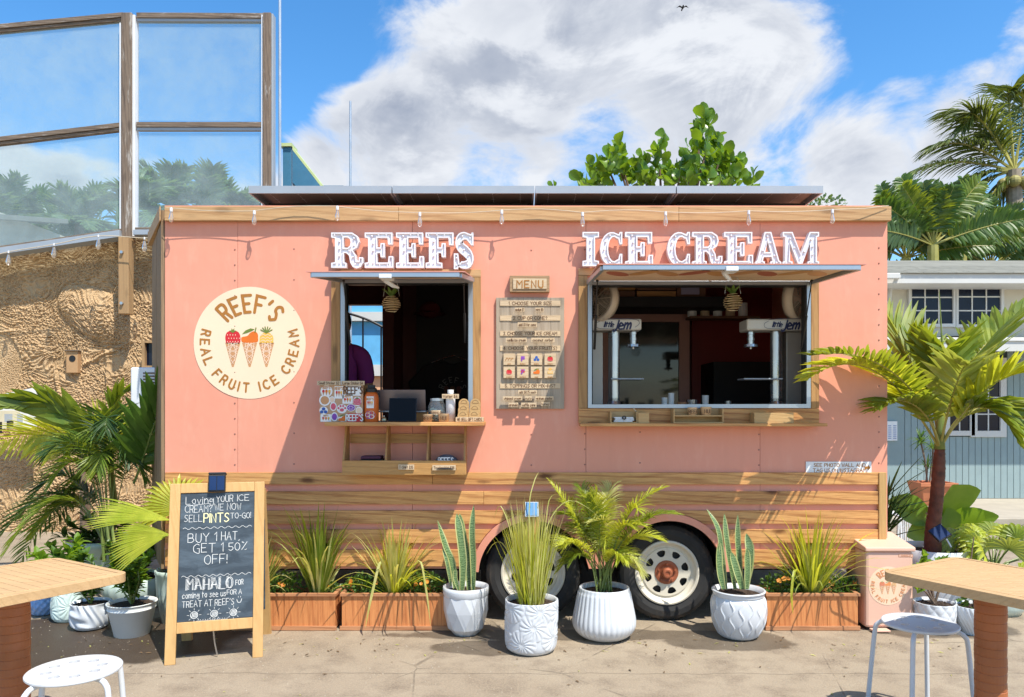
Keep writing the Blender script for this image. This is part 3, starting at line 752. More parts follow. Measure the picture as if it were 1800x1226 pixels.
# slats
def arcx(z, wx, r, sgn):
    h = z - WZ
    return wx + sgn * sqrt(max(0, r * r - h * h)) if abs(h) < r else None
for k, (a, b) in enumerate(((831, 852), (864, 887), (898, 921), (931, 955), (967, 996))):
    d = 4.878; z1, z0 = Z(a, d), Z(b, d); AO = .408
    xs0, xs1 = X(290, d), X(1545, d)
    zt = z1
    if k < 2:
        segs = [(xs0, X(760 + 90 * k, d)), (X(760 + 90 * k, d) + .002, xs1)]
        for s0, s1 in segs: box('slat', s0, s1, -.022, -.0015, z0, z1, M_PLANK, TR, bevel=.0015)
        continue
    # cut the ends to the arch curve
    pl = [(xs0, z0)]; n = 8
    for i in range(n + 1):
        z = z0 + (z1 - z0) * i / n; h = z - WZ; pl.append((WX[0] - sqrt(max(.0004, AO * AO - h * h)), z))
    pl.append((xs0, z1)); MB().plate(pl, [], -.022, -.0015).build('slat', M_PLANK, TR, bevel=.001)
    pr = []
    for i in range(n + 1):
        z = z1 + (z0 - z1) * i / n; h = z - WZ; pr.append((WX[1] + sqrt(max(.0004, AO * AO - h * h)), z))
    pr = pr + [(xs1, z0), (xs1, z1)]; MB().plate(pr, [], -.022, -.0015).build('slat', M_PLANK, TR, bevel=.001)
box('corner_post', X(1545.5, 4.87), X(1558.5, 4.87), -.03, -.0015, Z(998, 4.87), Z(831, 4.87), wood('post_wood', (.56, .34, .13), (.40, .22, .08), 'z', 1, .55, .4), TR, bevel=.002)
# wheel arches
def arch(wx, a0, a1):
    R0, R1, n = AR - .005, .405, 28; o_ = [(wx + R1 * cos(radians(a0 + (a1 - a0) * i / n)), WZ + R1 * sin(radians(a0 + (a1 - a0) * i / n))) for i in range(n + 1)]
    i_ = [(wx + R0 * cos(radians(a1 + (a0 - a1) * i / n)), WZ + R0 * sin(radians(a1 + (a0 - a1) * i / n))) for i in range(n + 1)]
    return o_ + i_
mb = MB(); mb.plate(arch(WX[0], 176, 44), [], -.055, -.0015); mb.build('wheel_arch', M_PINK, TR)
mb = MB(); mb.plate(arch(WX[1], 136, 4), [], -.055, -.0015); mb.build('wheel_arch', M_PINK, TR)
mb = MB()
for wx in WX:
    n = 28
    vs = []
    for i in range(n + 1):
        a = radians(0 + 180 * i / n); vs += [(wx + AR * cos(a), -.0, WZ + AR * sin(a)), (wx + AR * cos(a), .34, WZ + AR * sin(a))]
    mb.add(vs, [(2 * i, 2 * i + 1, 2 * i + 3, 2 * i + 2) for i in range(n)])
mb.box(WX[0] - AR, WX[1] + AR, .34, .36, .1, .7); mb.build('wheel_well', M_BLACK, TR)
box('chassis_rail', XL + .2, XR - .2, .38, .46, .27, ZB + .004, M_BLACK, TR)
MB().cyl((WX[0], .3, WZ), (WX[0], 2.0, WZ), .03).build('axle', M_BLACK, TR, smooth=False); MB().cyl((WX[1], .3, WZ), (WX[1], 2.0, WZ), .03).build('axle', M_BLACK, TR)
# wheels
def wheel(wx, y0):
    w = MB(); w.box(0, .001, 0, .001, 0, .001)
    tyre = MB()
    prof = [(.205, .02), (.222, .004), (.255, -.006), (.29, -.002), (.312, .012), (.324, .035), (.326, .08), (.326, .12), (.324, .165), (.31, .19), (.27, .2), (.2, .18)]
    def tread(th, r, z): return r - (.006 if r > .318 and (int(th * 46 / 3.14159) % 2) else 0)
    tyre.lathe(prof, (wx, y0, WZ), 144, tread, axis='y')
    ty = tyre.build('wheel', M_RUBBER, TR, smooth=False, origin=(wx, y0, WZ)); ty.name = 'wheel'
    WO[ty.name] = V((wx, y0, WZ))
    rim = MB(); rim.lathe([(.217, .012), (.214, -.003), (.205, -.006), (.196, .0), (.190, .018), (.178, .028), (.166, .030), (.163, .024), (.158, .022)], (wx, y0, WZ), 64, axis='y')
    holes = []
    for k in range(8):
        a = 2 * pi * (k + .35) / 8; q = []
        for r_, da in ((.108, -.13), (.104, 0), (.108, .13), (.125, .205), (.143, .21), (.148, .1), (.149, 0), (.148, -.1), (.143, -.21), (.125, -.205)):
            q.append((wx + r_ * cos(a + da), WZ + r_ * sin(a + da)))
        holes.append(q)
    rim.plate(ell(wx, WZ, .16, .16, 48), holes + [ell(wx, WZ, .079, .079, 24)], y0 + .022, y0 + .030)
    rim.build('rim', M_RIM, ty, smooth=False)
    hub = MB(); hub.lathe([(.08, .020), (.077, .014), (.06, .012), (.045, .018), (.036, .012), (.034, -.016), (.026, -.024), (.016, -.024), (.014, -.018), (.001, -.018)], (wx, y0, WZ), 32, axis='y')
    for k in range(5):
        a = 2 * pi * k / 5 + .3; hub.cyl((wx + .058 * cos(a), y0 + .016, WZ + .058 * sin(a)), (wx + .058 * cos(a), y0 - .002, WZ + .058 * sin(a)), .008, .007, 6)
    hub.build('hub', M_RUST, ty)
    MB().lathe([(.2, .06), (.001, .06)], (wx, y0, WZ), 32, axis='y').build('brake_drum', M_BLACK, ty)
for wx in WX: wheel(wx, .035)
# window surrounds
def surround(o, zb, wl, wr, topz):
    d = 4.875
    x0, x1, z0, z1 = o
    return d
dw = 4.875
box('window_frame_board', X(582, dw), X(598, dw) , -.025, -.0015, Z(745, dw), Z(476, dw), M_WOODZ, TR, bevel=.002)
box('window_frame_board', X(831, dw), X(845, dw), -.025, -.0015, Z(745, dw), Z(488, dw), M_WOODZ, TR, bevel=.002)
box('window_frame_board', X(598.6, dw), X(845, dw), -.0255, -.0015, Z(487.5, dw), Z(474, dw), M_FASCIA, TR, bevel=.002)
box('window_frame_board', X(1017, dw), X(1033, dw), -.025, -.0015, Z(718, dw), Z(485, dw), M_WOODZ, TR, bevel=.002)
box('window_frame_board', X(1426, dw), X(1440, dw), -.025, -.0015, Z(718, dw), Z(485, dw), M_WOODZ, TR, bevel=.002)
box('window_frame_board', X(1017, dw), X(1440, dw), -.0255, -.0015, Z(484.5, dw), Z(472, dw), M_FASCIA, TR, bevel=.002)
box('sill_board', X(1017, dw), X(1440, dw), -.026, -.0015, Z(744, dw), Z(718.5, dw), M_PLANK, TR, bevel=.002)
def mframe(x0, x1, z0, z1, w, y0=-.04, y1=.06, bottom=True):
    mb = MB(); mb.plate(rect(x0, x1, z0, z1), [rect(x0 + w, x1 - w, z0 + (w if bottom else .006), z1 - w)], y0, y1); mb.build('metal_frame', M_ALU, TR, bevel=.002)
    mb = MB(); q = w; mb.plate(rect(x0 + q, x1 - q, z0 + .007, z1 - q), [rect(x0 + q + .008, x1 - q - .008, z0 + .012, z1 - q - .006)], y0 + .02, y1 - .02); mb.build('gasket', M_BLACK, TR)
mframe(X(598.5, 4.86), X(831, 4.86), fz(744), Z(490, 4.86), .028, bottom=False); mframe(X(1033.5, 4.86), X(1425.5, 4.86), Z(718, 4.86), Z(494, 4.86), .026)
# awning hatches
def awning(x0, x1, z0, xo0, xo1, zo, label):
    L = .78
    pv = lambda x, t, dz: V((x, -.045 - t * (L - .045), z0 + (zo - z0) * t + dz))
    def lx(t, s): return (x0 + (xo0 - x0) * t) if s == 0 else (x1 + (xo1 - x1) * t)
    mb = MB(); e = .03
    vs = [pv(lx(0, 0), 0, .0), pv(lx(0, 1), 0, .0), pv(lx(1, 1) + e, 1.02, 0), pv(lx(1, 0) - e, 1.02, 0)]
    mb.add(vs + [q + V((0, 0, .006)) for q in vs], [(0, 1, 2, 3), (7, 6, 5, 4), (0, 4, 5, 1), (1, 5, 6, 2), (2, 6, 7, 3), (3, 7, 4, 0)])
    aw = mb.build('awning_hatch', paint('awning_skin', (.62, .27, .20), .5), TR)
    for nm, A, B in (('frame_bar', pv(lx(1, 0), 1, -.015), pv(lx(1, 1), 1, -.015)), ('frame_bar', pv(lx(0, 0), 0, -.016), pv(lx(1, 0), .98, -.016)), ('frame_bar', pv(lx(0, 1), 0, -.016), pv(lx(1, 1), .98, -.016))):
        q = MB(); dv = (B - A).normalized(); s_ = dv.cross(UP).normalized() * .012; h = V((0, 0, .0135))
        q.add([A - s_ - h, A + s_ - h, A + s_ + h, A - s_ + h, B - s_ - h, B + s_ - h, B + s_ + h, B - s_ + h], [(0, 3, 2, 1), (4, 5, 6, 7), (0, 1, 5, 4), (1, 2, 6, 5), (2, 3, 7, 6), (3, 0, 4, 7)]); q.build(nm, M_ALU, aw, bevel=.002)
    q = MB(); q.add([pv(lx(0, 0) + .02, .03, -.008), pv(lx(0, 1) - .02, .03, -.008), pv(lx(1, 1) - .02, .97, -.008), pv(lx(1, 0) + .02, .97, -.008)], [(3, 2, 1, 0), ]); ln = q.build('lining', paint('awning_lining', (.72, .50, .34), .6), aw)
    cx = (xo0 + xo1) / 2
    MB().box(cx - .035, cx + .035, -.80, -.70, zo - .036, zo - .012).build('latch', M_WHITE, aw, bevel=.003)
    MB().tube([(cx - .02, -.70, zo - .03), (cx + .02, -.66, zo - .055), (cx + .045, -.62, zo - .06)], [.014, .012, .006], 6).build('latch_lever', M_WHITE, aw)
    return aw, pv, lx
awl, pvl, lxl = awning(X(598, 4.86), X(831, 4.86), Z(489, 4.86), X(548, 4.12), X(808, 4.12), Z(479, 4.12), '')
awr, pvr, lxr = awning(X(1034, 4.86), X(1426, 4.86), Z(493, 4.86), X(1060, 4.10), X(1515, 4.10), Z(465, 4.10), '')
# fruit print under the wide hatch
mb = MB(); r = random.Random(5)
xfA = lambda u, v, w: V((u, -v, 0)) + V((0, 0, Z(493, 4.86) + (Z(465, 4.10) - Z(493, 4.86)) * (v - .045) / .735 - .0085 - w))
for i in range(9):
    cx = X(1100, 4.1) + i * .15
    pts = ell(cx, .45 + .04 * (i % 2), .055, .13, 12, rot=.5 * (-1) ** i); mb.add([xfA(a, b, .001) for a, b in pts], [tuple(range(len(pts)))[::-1]], i % 3)
mb.build('fruit_print', [M_DULLR, M_DULLO, M_CONE], awr)
# gas struts
for (xa, za), (xb, zb), yo in (((X(604, 4.7), Z(494, 4.7)), (X(612, 4.86), Z(600, 4.86)), -.2), ((X(1427, 4.65), Z(494, 4.65)), (X(1414, 4.85), Z(612, 4.85)), -.25), ((X(1050, 4.65), Z(494, 4.65)), (X(1046, 4.86), Z(612, 4.86)), -.25), ((X(815, 4.7), Z(500, 4.7)), (X(817, 4.86), Z(600, 4.86)), -.2)):
    a, b = V((xa, yo, za)), V((xb, .0, zb)); mm = a.lerp(b, .5)
    mb = MB(); mb.tube([a, mm], .004, 8); mb.tube([mm, b], .0085, 8); mb.sphere(a, .009, 6); mb.sphere(b, .009, 6); mb.build('gas_strut', M_BLACK, TR)
# logo, photo wall sign
logo(TR, wallxf(X(439, 4.898), Z(603, 4.898), -.0022), 98.5 / 265.3, [M_CREAM, M_BROWN, M_CONE, M_PEACHP, M_RED, M_ORANGE, M_YELLOW, M_GREENP])
sg = box('direction_sign', X(1417, 4.89), X(1532, 4.89), -.008, -.0016, Z(833, 4.89), Z(812, 4.89), M_PAPER, None); tag(sg, 'long white sign with brown arrow low on the pink wall', 'sign')
mb = MB(); xf = wallxf(X(1476, 4.89), Z(823, 4.89), -.0083); write(mb, 'SEE PHOTO WALL AND', .022, .0034, offs(xf, .0, .008), sx=1.05); write(mb, 'TAG US ON INSTAGRAM', .022, .0034, offs(xf, .0, -.026), sx=1.05)
patch(mb, [(.165, -.006), (.187, -.006), (.187, -.017), (.205, .002), (.187, .021), (.187, .010), (.165, .010)], xf, .002); mb.build('lettering', M_BROWN, sg)
# serving ledges
dl = 4.6
LC = MB(); r = random.Random(2); n = 20; x0, x1 = X(570, dl), X(850, dl); top = Z(742.5, dl)
LC.box(x0, x1, -.30, -.0015, top - .024, top); ledge = LC.build('serving_ledge', M_PLANK, TR, bevel=.004)
LC = MB().box(fx(599), fx(831), .001, .34, top - .024, top).build('inner_counter', M_PLANK, TR)
RL = MB().box(X(1020, 4.75), X(1455, 4.75), -.15, -.0265, Z(750, 4.75), Z(744.5, 4.75)).build('serving_ledge', M_PLANK, TR, bevel=.003)
# cubby under the left ledge
CB = thing('merchandise_cubby', (X(711, 4.7), -.1, fz(835)), 'open pine cubby shelf with three bays below the smaller serving window', 'shelf unit')
cx0, cx1, cz0, cz1 = X(603, 4.72), X(818, 4.72), Z(835, 4.72), top - .026
for px in (603, 677, 750, 815):
    q = X(px, 4.74); mb = MB(); ys = [(-.0265, cz1), (-.10, cz1), (-.175, cz0 + .1), (-.175, cz0), (-.0265, cz0)]
    mb.add([(q, y, z) for y, z in ys] + [(q + .012, y, z) for y, z in ys], [(0, 1, 2, 3, 4), (9, 8, 7, 6, 5), (0, 5, 6, 1), (1, 6, 7, 2), (2, 7, 8, 3), (3, 8, 9, 4), (4, 9, 5, 0)]); mb.build('divider', M_SHELFZ, CB)
box('front_board', cx0 - .004, cx1 + .006, -.19, -.1765, cz0, Z(810, 4.71), M_SHELF, CB, bevel=.002)
box('back_board', cx0 + .01, cx1 - .01, -.026, -.0245 + .022, Z(779, 4.88), Z(763, 4.88), M_SHELF, CB)
box('bottom_board', cx0, cx1, -.175, -.0265, cz0, cz0 + .012, M_SHELF, CB)
def price_tag(px0, px1, py0, py1, y, text, name='price_tag', parent=None, size=.5, mat=None, **kw):
    d = DIST + y; o_ = box(name, X(px0, d), X(px1, d), y, y + .008, Z(py1, d), Z(py0, d), mat or M_TAG, parent, **kw)
    mb = MB(); h = (Z(py0, d) - Z(py1, d)); w_ = X(px1, d) - X(px0, d); sz = h * size
    adv = sum(advance(c) * .8 for c in text) * sz; sx = .8 * min(1.25, w_ * .9 / max(adv, 1e-4))
    write(mb, text, sz, sz * .14, wallxf((X(px0, d) + X(px1, d)) / 2, (Z(py0, d) + Z(py1, d)) / 2 - sz / 2, y), sx=sx); mb.build('lettering', M_BROWND, o_); return o_
price_tag(700, 728, 817, 826, -.202, 'T-Shirt $25', parent=CB); price_tag(760, 801, 818, 827, -.202, 'Trucker Hat $25', parent=CB)
# roof: solar panels
for i in range(4):
    a, b = ((437, 688), (690, 939), (941, 1188), (1190, 1447))[i]
    pn = thing('photovoltaic_module', (X((a + b) / 2, 4.9), .8, 2.85), ('first', 'second', 'third', 'fourth')[i] + ' solar panel from the left in the row on the trailer roof', 'solar panel', 'solar panels on the trailer roof')
    x0, x1, z0, z1 = X(a, 4.9), X(b, 4.9), Z(340, 4.9), Z(327, 4.9)
    mb = MB(); mb.box(x0, x1, -.0, .012, z0, z1); mb.box(x0, x1, 1.62, 1.64, z0, z1); mb.box(x0, x0 + .012, .0121, 1.6199, z0, z1); mb.box(x1 - .012, x1, .0121, 1.6199, z0, z1); mb.build('frame', M_ALUW, pn)
    box('glass_face', x0 + .0125, x1 - .0125, .0125, 1.619, z1 - .008, z1 - .003, M_SOLAR, pn)
    us = box('backsheet', x0 + .0125, x1 - .0125, .0125, 1.619, z1 - .013, z1 - .0085, M_SOLARU, pn)
    mb = MB()
    for u in range(5):
        for v in range(9):
            cx_, cy_ = x0 + (x1 - x0) * (u + .5) / 5, .09 + .18 * v; s_ = .02
            mb.add([(cx_ - s_, cy_, z1 - .0135), (cx_, cy_ - s_ * .3, z1 - .0135), (cx_ + s_, cy_, z1 - .0135), (cx_, cy_ + s_ * .3, z1 - .0135)], [(0, 3, 2, 1)])
            mb.add([(cx_ - .002, cy_ - .08, z1 - .0139), (cx_ + .002, cy_ - .08, z1 - .0139), (cx_ + .002, cy_ + .08, z1 - .0139), (cx_ - .002, cy_ + .08, z1 - .0139)], [(0, 3, 2, 1)])
    mb.build('cell_marks', M_PAPER, us, kind='stuff')
    box('mounting_rail', x0 + .05, x1 - .03, .24, .30, ZT + .031, z0 - .001, M_BLACK, pn)
    box('mounting_rail', x0 + .05, x1 - .03, 1.3, 1.36, ZT + .031, z0 - .001, M_BLACK, pn)
# ------------------------------------------------------------------ marquee letters
def circ(cx, cy, rx, ry, a0, a1, n): return [(cx + rx * cos(radians(a0 + (a1 - a0) * i / n)), cy + ry * sin(radians(a0 + (a1 - a0) * i / n))) for i in range(n + 1)]
LET = {
 'I': ([(0, 0), (1, 0), (1, .15), (.76, .17), (.76, .83), (1, .85), (1, 1), (0, 1), (0, .85), (.24, .83), (.24, .17), (0, .15)], []),
 'E': ([(0, 0), (1, 0), (1, .33), (.84, .33), (.82, .15), (.44, .15), (.44, .42), (.54, .42), (.56, .3), (.7, .3), (.7, .7), (.56, .7), (.54, .58), (.44, .58), (.44, .85), (.80, .85), (.82, .66), (.97, .66), (.97, 1), (0, 1), (0, .86), (.12, .84), (.12, .16), (0, .14)], []),
 'F': ([(0, 0), (.6, 0), (.6, .14), (.46, .16), (.46, .42), (.56, .42), (.58, .3), (.72, .3), (.72, .7), (.58, .7), (.56, .58), (.46, .58), (.46, .85), (.82, .85), (.84, .64), (1, .64), (1, 1), (0, 1), (0, .86), (.12, .84), (.12, .16), (0, .14)], []),
 'R': ([(0, 0), (.48, 0), (.48, .14), (.4, .16), (.4, .42), (.47, .42), (.56, .34), (.6, .14), (.68, .02), (.8, -.02), (.93, .02), (1, .14), (1, .3), (.87, .3), (.86, .2), (.8, .2), (.77, .36), (.68, .5), (.82, .58), (.88, .74), (.83, .9), (.66, 1), (0, 1), (0, .86), (.12, .84), (.12, .16), (0, .14)], [[(.39, .57), (.52, .57), (.59, .63), (.61, .72), (.59, .81), (.52, .86), (.39, .86)]]),
 'A': ([(0, 0), (.37, 0), (.37, .13), (.29, .15), (.33, .27), (.63, .27), (.67, .15), (.58, .13), (.58, 0), (1, 0), (1, .13), (.93, .16), (.62, 1), (.36, 1), (.07, .16), (0, .13)], [[(.38, .41), (.59, .41), (.48, .74)]]),
 'M': ([(0, 0), (.27, 0), (.27, .13), (.2, .15), (.2, .68), (.43, .03), (.53, .03), (.75, .68), (.75, .15), (.68, .13), (.68, 0), (1, 0), (1, .13), (.94, .15), (.94, .85), (1, .87), (1, 1), (.74, 1), (.5, .34), (.27, 1), (0, 1), (0, .87), (.07, .85), (.07, .15), (0, .13)], []),
 'C': ([(1, 1), (.88, 1), (.84, .93)] + circ(.53, .5, .53, .5, 65, 295, 14) + [(.84, .07), (.88, 0), (1, 0), (1, .36), (.88, .36), (.82, .2)] + circ(.62, .5, .26, .36, 300, 60, 10) + [(.82, .8), (.88, .64), (1, .64)], []),
}
def s_letter():
    cl = catmull([(.80, .70), (.72, .86), (.50, .91), (.28, .85), (.22, .72), (.32, .59), (.62, .45), (.80, .30), (.74, .13), (.50, .08), (.26, .12), (.17, .30)], 3)
    n = len(cl); L = []; R = []
    for i, p in enumerate(cl):
        a = cl[max(0, i - 1)]; b = cl[min(n - 1, i + 1)]; tx, ty = b[0] - a[0], b[1] - a[1]; l = sqrt(tx * tx + ty * ty); f = i / (n - 1)
        h = .085 + .075 * sin(pi * f) ** 2
        L.append((p[0] - ty / l * h * 1.25, p[1] + tx / l * h)); R.append((p[0] + ty / l * h * 1.25, p[1] - tx / l * h))
    A_, B_ = (L, R) if L[n // 4][0] < R[n // 4][0] else (R, L)
    return [(.97, .64), (.97, 1), (.88, 1), (.84, .95)] + A_[4:n - 4] + [(.16, .05), (.12, 0), (.03, 0), (.03, .37), (.13, .37)] + B_[::-1][3:n - 4] + [(.86, .64)]
LET['S'] = (s_letter(), [])
def inset(P, w):
    n = len(P); A = sum(P[i][0] * P[(i + 1) % n][1] - P[(i + 1) % n][0] * P[i][1] for i in range(n)); sg = 1 if A > 0 else -1; out = []
    for i in range(n):
        a, b, c = V(P[i - 1]), V(P[i]), V(P[(i + 1) % n]); d1 = (b - a).normalized(); d2 = (c - b).normalized()
        n1 = V((-d1.y, d1.x)) * sg; n2 = V((-d2.y, d2.x)) * sg; m_ = n1 + n2
        k = w / max(.35, (1 + n1.dot(n2)) / 2 * 1.0); m_ = m_ / 2 * k if m_.length > .01 else n1 * w
        out.append((b.x + m_.x, b.y + m_.y))
    return out
def inside(p, P):
    c = False; n = len(P)
    for i in range(n):
        a, b = P[i], P[i - 1]
        if (a[1] > p[1]) != (b[1] > p[1]) and p[0] < (b[0] - a[0]) * (p[1] - a[1]) / (b[1] - a[1]) + a[0]: c = not c
    return c
def edist(p, P):
    m_ = 9
    for i in range(len(P)):
        a, b = V(P[i - 1]), V(P[i]); q = V(p); ab = b - a; t = max(0, min(1, (q - a).dot(ab) / max(ab.length_squared, 1e-9))); m_ = min(m_, (a + ab * t - q).length)
    return m_
def marquee(ch, px0, px1, py0, py1, y, label, group):
    d = DIST + y; x0, x1, z0, z1 = X(px0, d), X(px1, d), Z(py1, d), Z(py0, d); sx, sz = x1 - x0, z1 - z0
    P, H = LET[ch]; P = [(x0 + a * sx, z0 + b * sz) for a, b in P]; H = [[(x0 + a * sx, z0 + b * sz) for a, b in h] for h in H]
    A = sum(P[i][0] * P[(i + 1) % len(P)][1] - P[(i + 1) % len(P)][0] * P[i][1] for i in range(len(P)))
    if A < 0: P = P[::-1]
    H = [h if sum(h[i][0] * h[(i + 1) % len(h)][1] - h[(i + 1) % len(h)][0] * h[i][1] for i in range(len(h))) > 0 else h[::-1] for h in H]
    w = .0085; T_ = thing('marquee_letter', ((x0 + x1) / 2, y + .03, z0), label, 'marquee letter', group)
    mb = MB(); yf, yr, yb = y, y + .012, y + .045
    loops = [(P, inset(P, w))] + [(h, inset(h, -w)) for h in H]
    for a, b in loops:
        n = len(a); o1 = a is P or True
        vs = [(p[0], yf, p[1]) for p in a] + [(p[0], yf, p[1]) for p in b] + [(p[0], yb, p[1]) for p in a] + [(p[0], yr, p[1]) for p in b]; fs = []
        for i in range(n):
            j = (i + 1) % n; fs += [(i, j, j + n, i + n), (i, i + 2 * n, j + 2 * n, j), (i + n, j + n, j + 3 * n, i + 3 * n)]
        mb.add(vs, fs)
    mb.build('rim', M_WHITE, T_)
    IN = loops[0][1]; IH = [l[1] for l in loops[1:]]
    MB().plate(IN, IH, yr - .0005, yb).build('face', M_RICH, T_)
    cand = []
    for i in range(26):
        for j in range(34):
            p = (x0 + sx * (i + .5) / 26, z0 + sz * (j + .5) / 34)
            if inside(p, IN) and not any(inside(p, h) for h in IH):
                e = min([edist(p, IN)] + [edist(p, h) for h in IH])
                if e > .008: cand.append((e, p))
    cand.sort(key=lambda q: -round(q[0], 3)); ch_ = []
    for e, p in cand:
        if all((p[0] - q[0]) ** 2 + (p[1] - q[1]) ** 2 > .043 ** 2 for q in ch_): ch_.append(p)
    for p in ch_[:14]:
        mb = MB().sphere((p[0], yr - .006, p[1]), .0068, 6); mb.build('lamp', M_WHITE, T_, smooth=True)
place_names = {'REEFS': ['first letter R at the left of the REEFS sign', 'E right beside the R in the REEFS sign', 'second E, just before the F, in the REEFS sign', 'only letter F on the trailer, in the REEFS sign', 'only letter S on the trailer, ending the REEFS sign'],
 'ICECREAM': ['letter I that begins the words ICE CREAM', 'C of the word ICE above the wide hatch', 'E of the word ICE above the wide hatch', 'C that begins the word CREAM', 'R of the word CREAM above the wide hatch', 'E of the word CREAM, beside the A', 'only letter A of the trailer sign, in CREAM', 'only letter M of the trailer sign, ending CREAM']}
for ch, a, b, lb in zip('REEFS', (582, 641, 696, 748, 799), (638, 691, 745, 797, 833), place_names['REEFS']): marquee(ch, a, b, 409, 471, -.08, 'white light-up metal ' + lb, 'white marquee letters')
for ch, a, b, lb in zip('ICECREAM', (1024, 1055, 1099, 1173, 1217, 1273, 1328, 1376), (1053, 1094, 1148, 1213, 1270, 1324, 1373, 1440), place_names['ICECREAM']): marquee(ch, a, b, 408, 468, -.08, 'white light-up metal ' + lb, 'white marquee letters')
# ------------------------------------------------------------------ menu signs
ms = thing('menu_sign', at(931, 515, 4.87), 'small wooden block sign reading MENU on the pink wall', 'sign')
d = 4.865; box('backing_block', X(896, d), X(966, d), -.045, -.0015, Z(514, d), Z(485, d), wood('menu_block_wood', (.40, .25, .13), (.24, .14, .07), 'x', 1, .6, .5), ms, bevel=.002)
fp = box('face_plate', X(902, 4.85), X(961, 4.85), -.051, -.0455, Z(508, 4.85), Z(490, 4.85), M_TAG, ms)
mb = MB(); write(mb, 'MENU', .046, .0075, wallxf(X(931.5, 4.85), Z(506, 4.85), -.0512), sx=1.0, track=.12); mb.build('lettering', M_BROWN, ms)
d = 4.87; mbo = thing('menu_board', at(931, 719, d), 'tall pale wooden menu board with five numbered steps and fruit tiles', 'menu board')
bx0, bx1, bz0, bz1 = X(872, d), X(992, d), Z(719, d), Z(523, d)
for k in range(5):
    a = bx0 + (bx1 - bx0) * k / 5; box('board_plank', a + (.0008 if k else 0), bx0 + (bx1 - bx0) * (k + 1) / 5, -.022, -.0015, bz0, bz1, M_BOARD, mbo, bevel=.001)
rows = [(529, 538, '1. CHOOSE YOUR SIZE'), (555, 564, '2. CUP OR CONE?'), (582, 591, '3. CHOOSE YOUR ICE CREAM'), (608, 617, '4. CHOOSE YOUR FRUIT(S)'), (674, 683, '5. TOPPINGS OR MIX-INS?')]
for y0, y1, tx in rows: price_tag(879, 985, y0, y1, -.027, tx, 'heading_strip', mbo, .62)
for a, b, y0, y1, tx in ((905, 922, 541, 548, 'medium $7'), (941, 956, 541, 548, 'mini $5'), (910, 944, 567, 575, 'add $1 for cone'), (889, 926, 594, 602, 'vanilla ice cream'), (934, 975, 594, 602, 'coconut sorbet'),
    (911, 944, 686, 693, 'add $0.75 each'), (884, 918, 697, 704, 'whipped cream'), (923, 935, 697, 704, 'nuts'), (941, 973, 697, 704, 'graham cracker'), (894, 911, 708, 716, 'granola'), (916, 943, 708, 716, 'waffle cone'), (951, 967, 707, 714, 'honey')):
    price_tag(a, b, y0, y1, -.055, tx, 'price_block', mbo, .6)
xfb = None
for rr in range(2):
    for cc_ in range(4):
        d2 = 4.862; px, py = 885 + cc_ * 24, 622 + rr * 23
        tl = box('fruit_tile', X(px, d2), X(px + 20, d2), -.044, -.0235, Z(py + 20, d2), Z(py, d2), M_TAG, mbo, bevel=.001)
        xf = wallxf(X(px + 10, d2), Z(py + 9, d2), -.0442); mb = MB(); k = rr * 4 + cc_; s = .022
        mats = [M_BLUEP, M_RED, M_ORANGE, M_YELLOW, M_GREENP, M_WHITEP, M_PURPLEP, M_BROWN]
        if k == 0:
            for a in (-.8, 0, .8): stroke(mb, [(s * (a - .3), -s * .5), (s * (a + .1), s * .2), (s * (a + .4), s * .1)], .004, xf, .001, 7)
        elif k in (1, 5): 
            for i in range(7): patch(mb, ell(s * .35 * (i % 3 - 1), s * (.5 - .5 * (i // 3)), s * .27, s * .27, 8), xf, .001 + i * .0001, (6, 1)[i % 2] if k == 5 else 6)
        elif k == 2:
            for a, b in ((-.45, -.3), (.45, -.3), (0, .4)): patch(mb, ell(s * a, s * b, s * .42, s * .42, 10), xf, .001 + a * .0002, 0)
        elif k in (3, 4): berry(mb, xf, 0, 0, s * .8, 1, 5, 4, n=6)
        elif k == 6: mango(mb, xf, 0, 0, s * .95, 2, 4)
        else: pine(mb, xf, 0, 0, s * .9, 3, 3, 5)
        write(mb, ('peach', 'blackberry', 'blueberry', 'raspberry', 'strawberry', 'mixed berry', 'mango', 'pineapple')[k], .008, .0012, offs(xf, 0, -.037), m=7, sx=.7)
        mb.build('fruit_print', mats, tl)
# ------------------------------------------------------------------ things on the left ledge
LT = top
def onl(px, y): return V((X(px, DIST + y), y, LT))
sb = thing('sticker_board', onl(602, -.2), 'upright board covered in fruit stickers at the left end of the smaller counter', 'sticker display')
d = 4.68; b0, b1 = X(562, d), X(638, d); zt_ = Z(677, d)
box('panel', b0, b1, -.22, -.205, LT, zt_, paint('kraft_panel', (.50, .30, .17), .7), sb)
box('side_panel', b1 - .012, b1, -.204, -.10, LT, zt_, M_SHELFZ, sb)
price_tag(557.5, 598.5, 670, 677.5, -.235, 'Small Sticker $2', 'price_sign', sb, .62); price_tag(600, 640.5, 670, 677.5, -.235, 'Large Sticker $4', 'price_sign', sb, .62)
def sticker(px, py, w, h, shape, bgm, draw, parent=sb, y=-.2205):
    d = DIST + y; sc = d / FOC; xf = wallxf(X(px, d), Z(py, d), y); mb = MB(); W, H = w * sc / 2, h * sc / 2
    if bgm is not None:
        pts = ell(0, 0, W, H, 20) if shape == 'o' else rect(-W, W, -H, H); patch(mb, pts, xf, .0006 + (px % 5) * .0002, 0)
    q = draw(mb, lambda u, v, w_: xf(u, v, w_ + .0006 + (px % 5) * .0002), W, H)
    mb.build('sticker', [bgm or M_WHITEP] + q, parent)
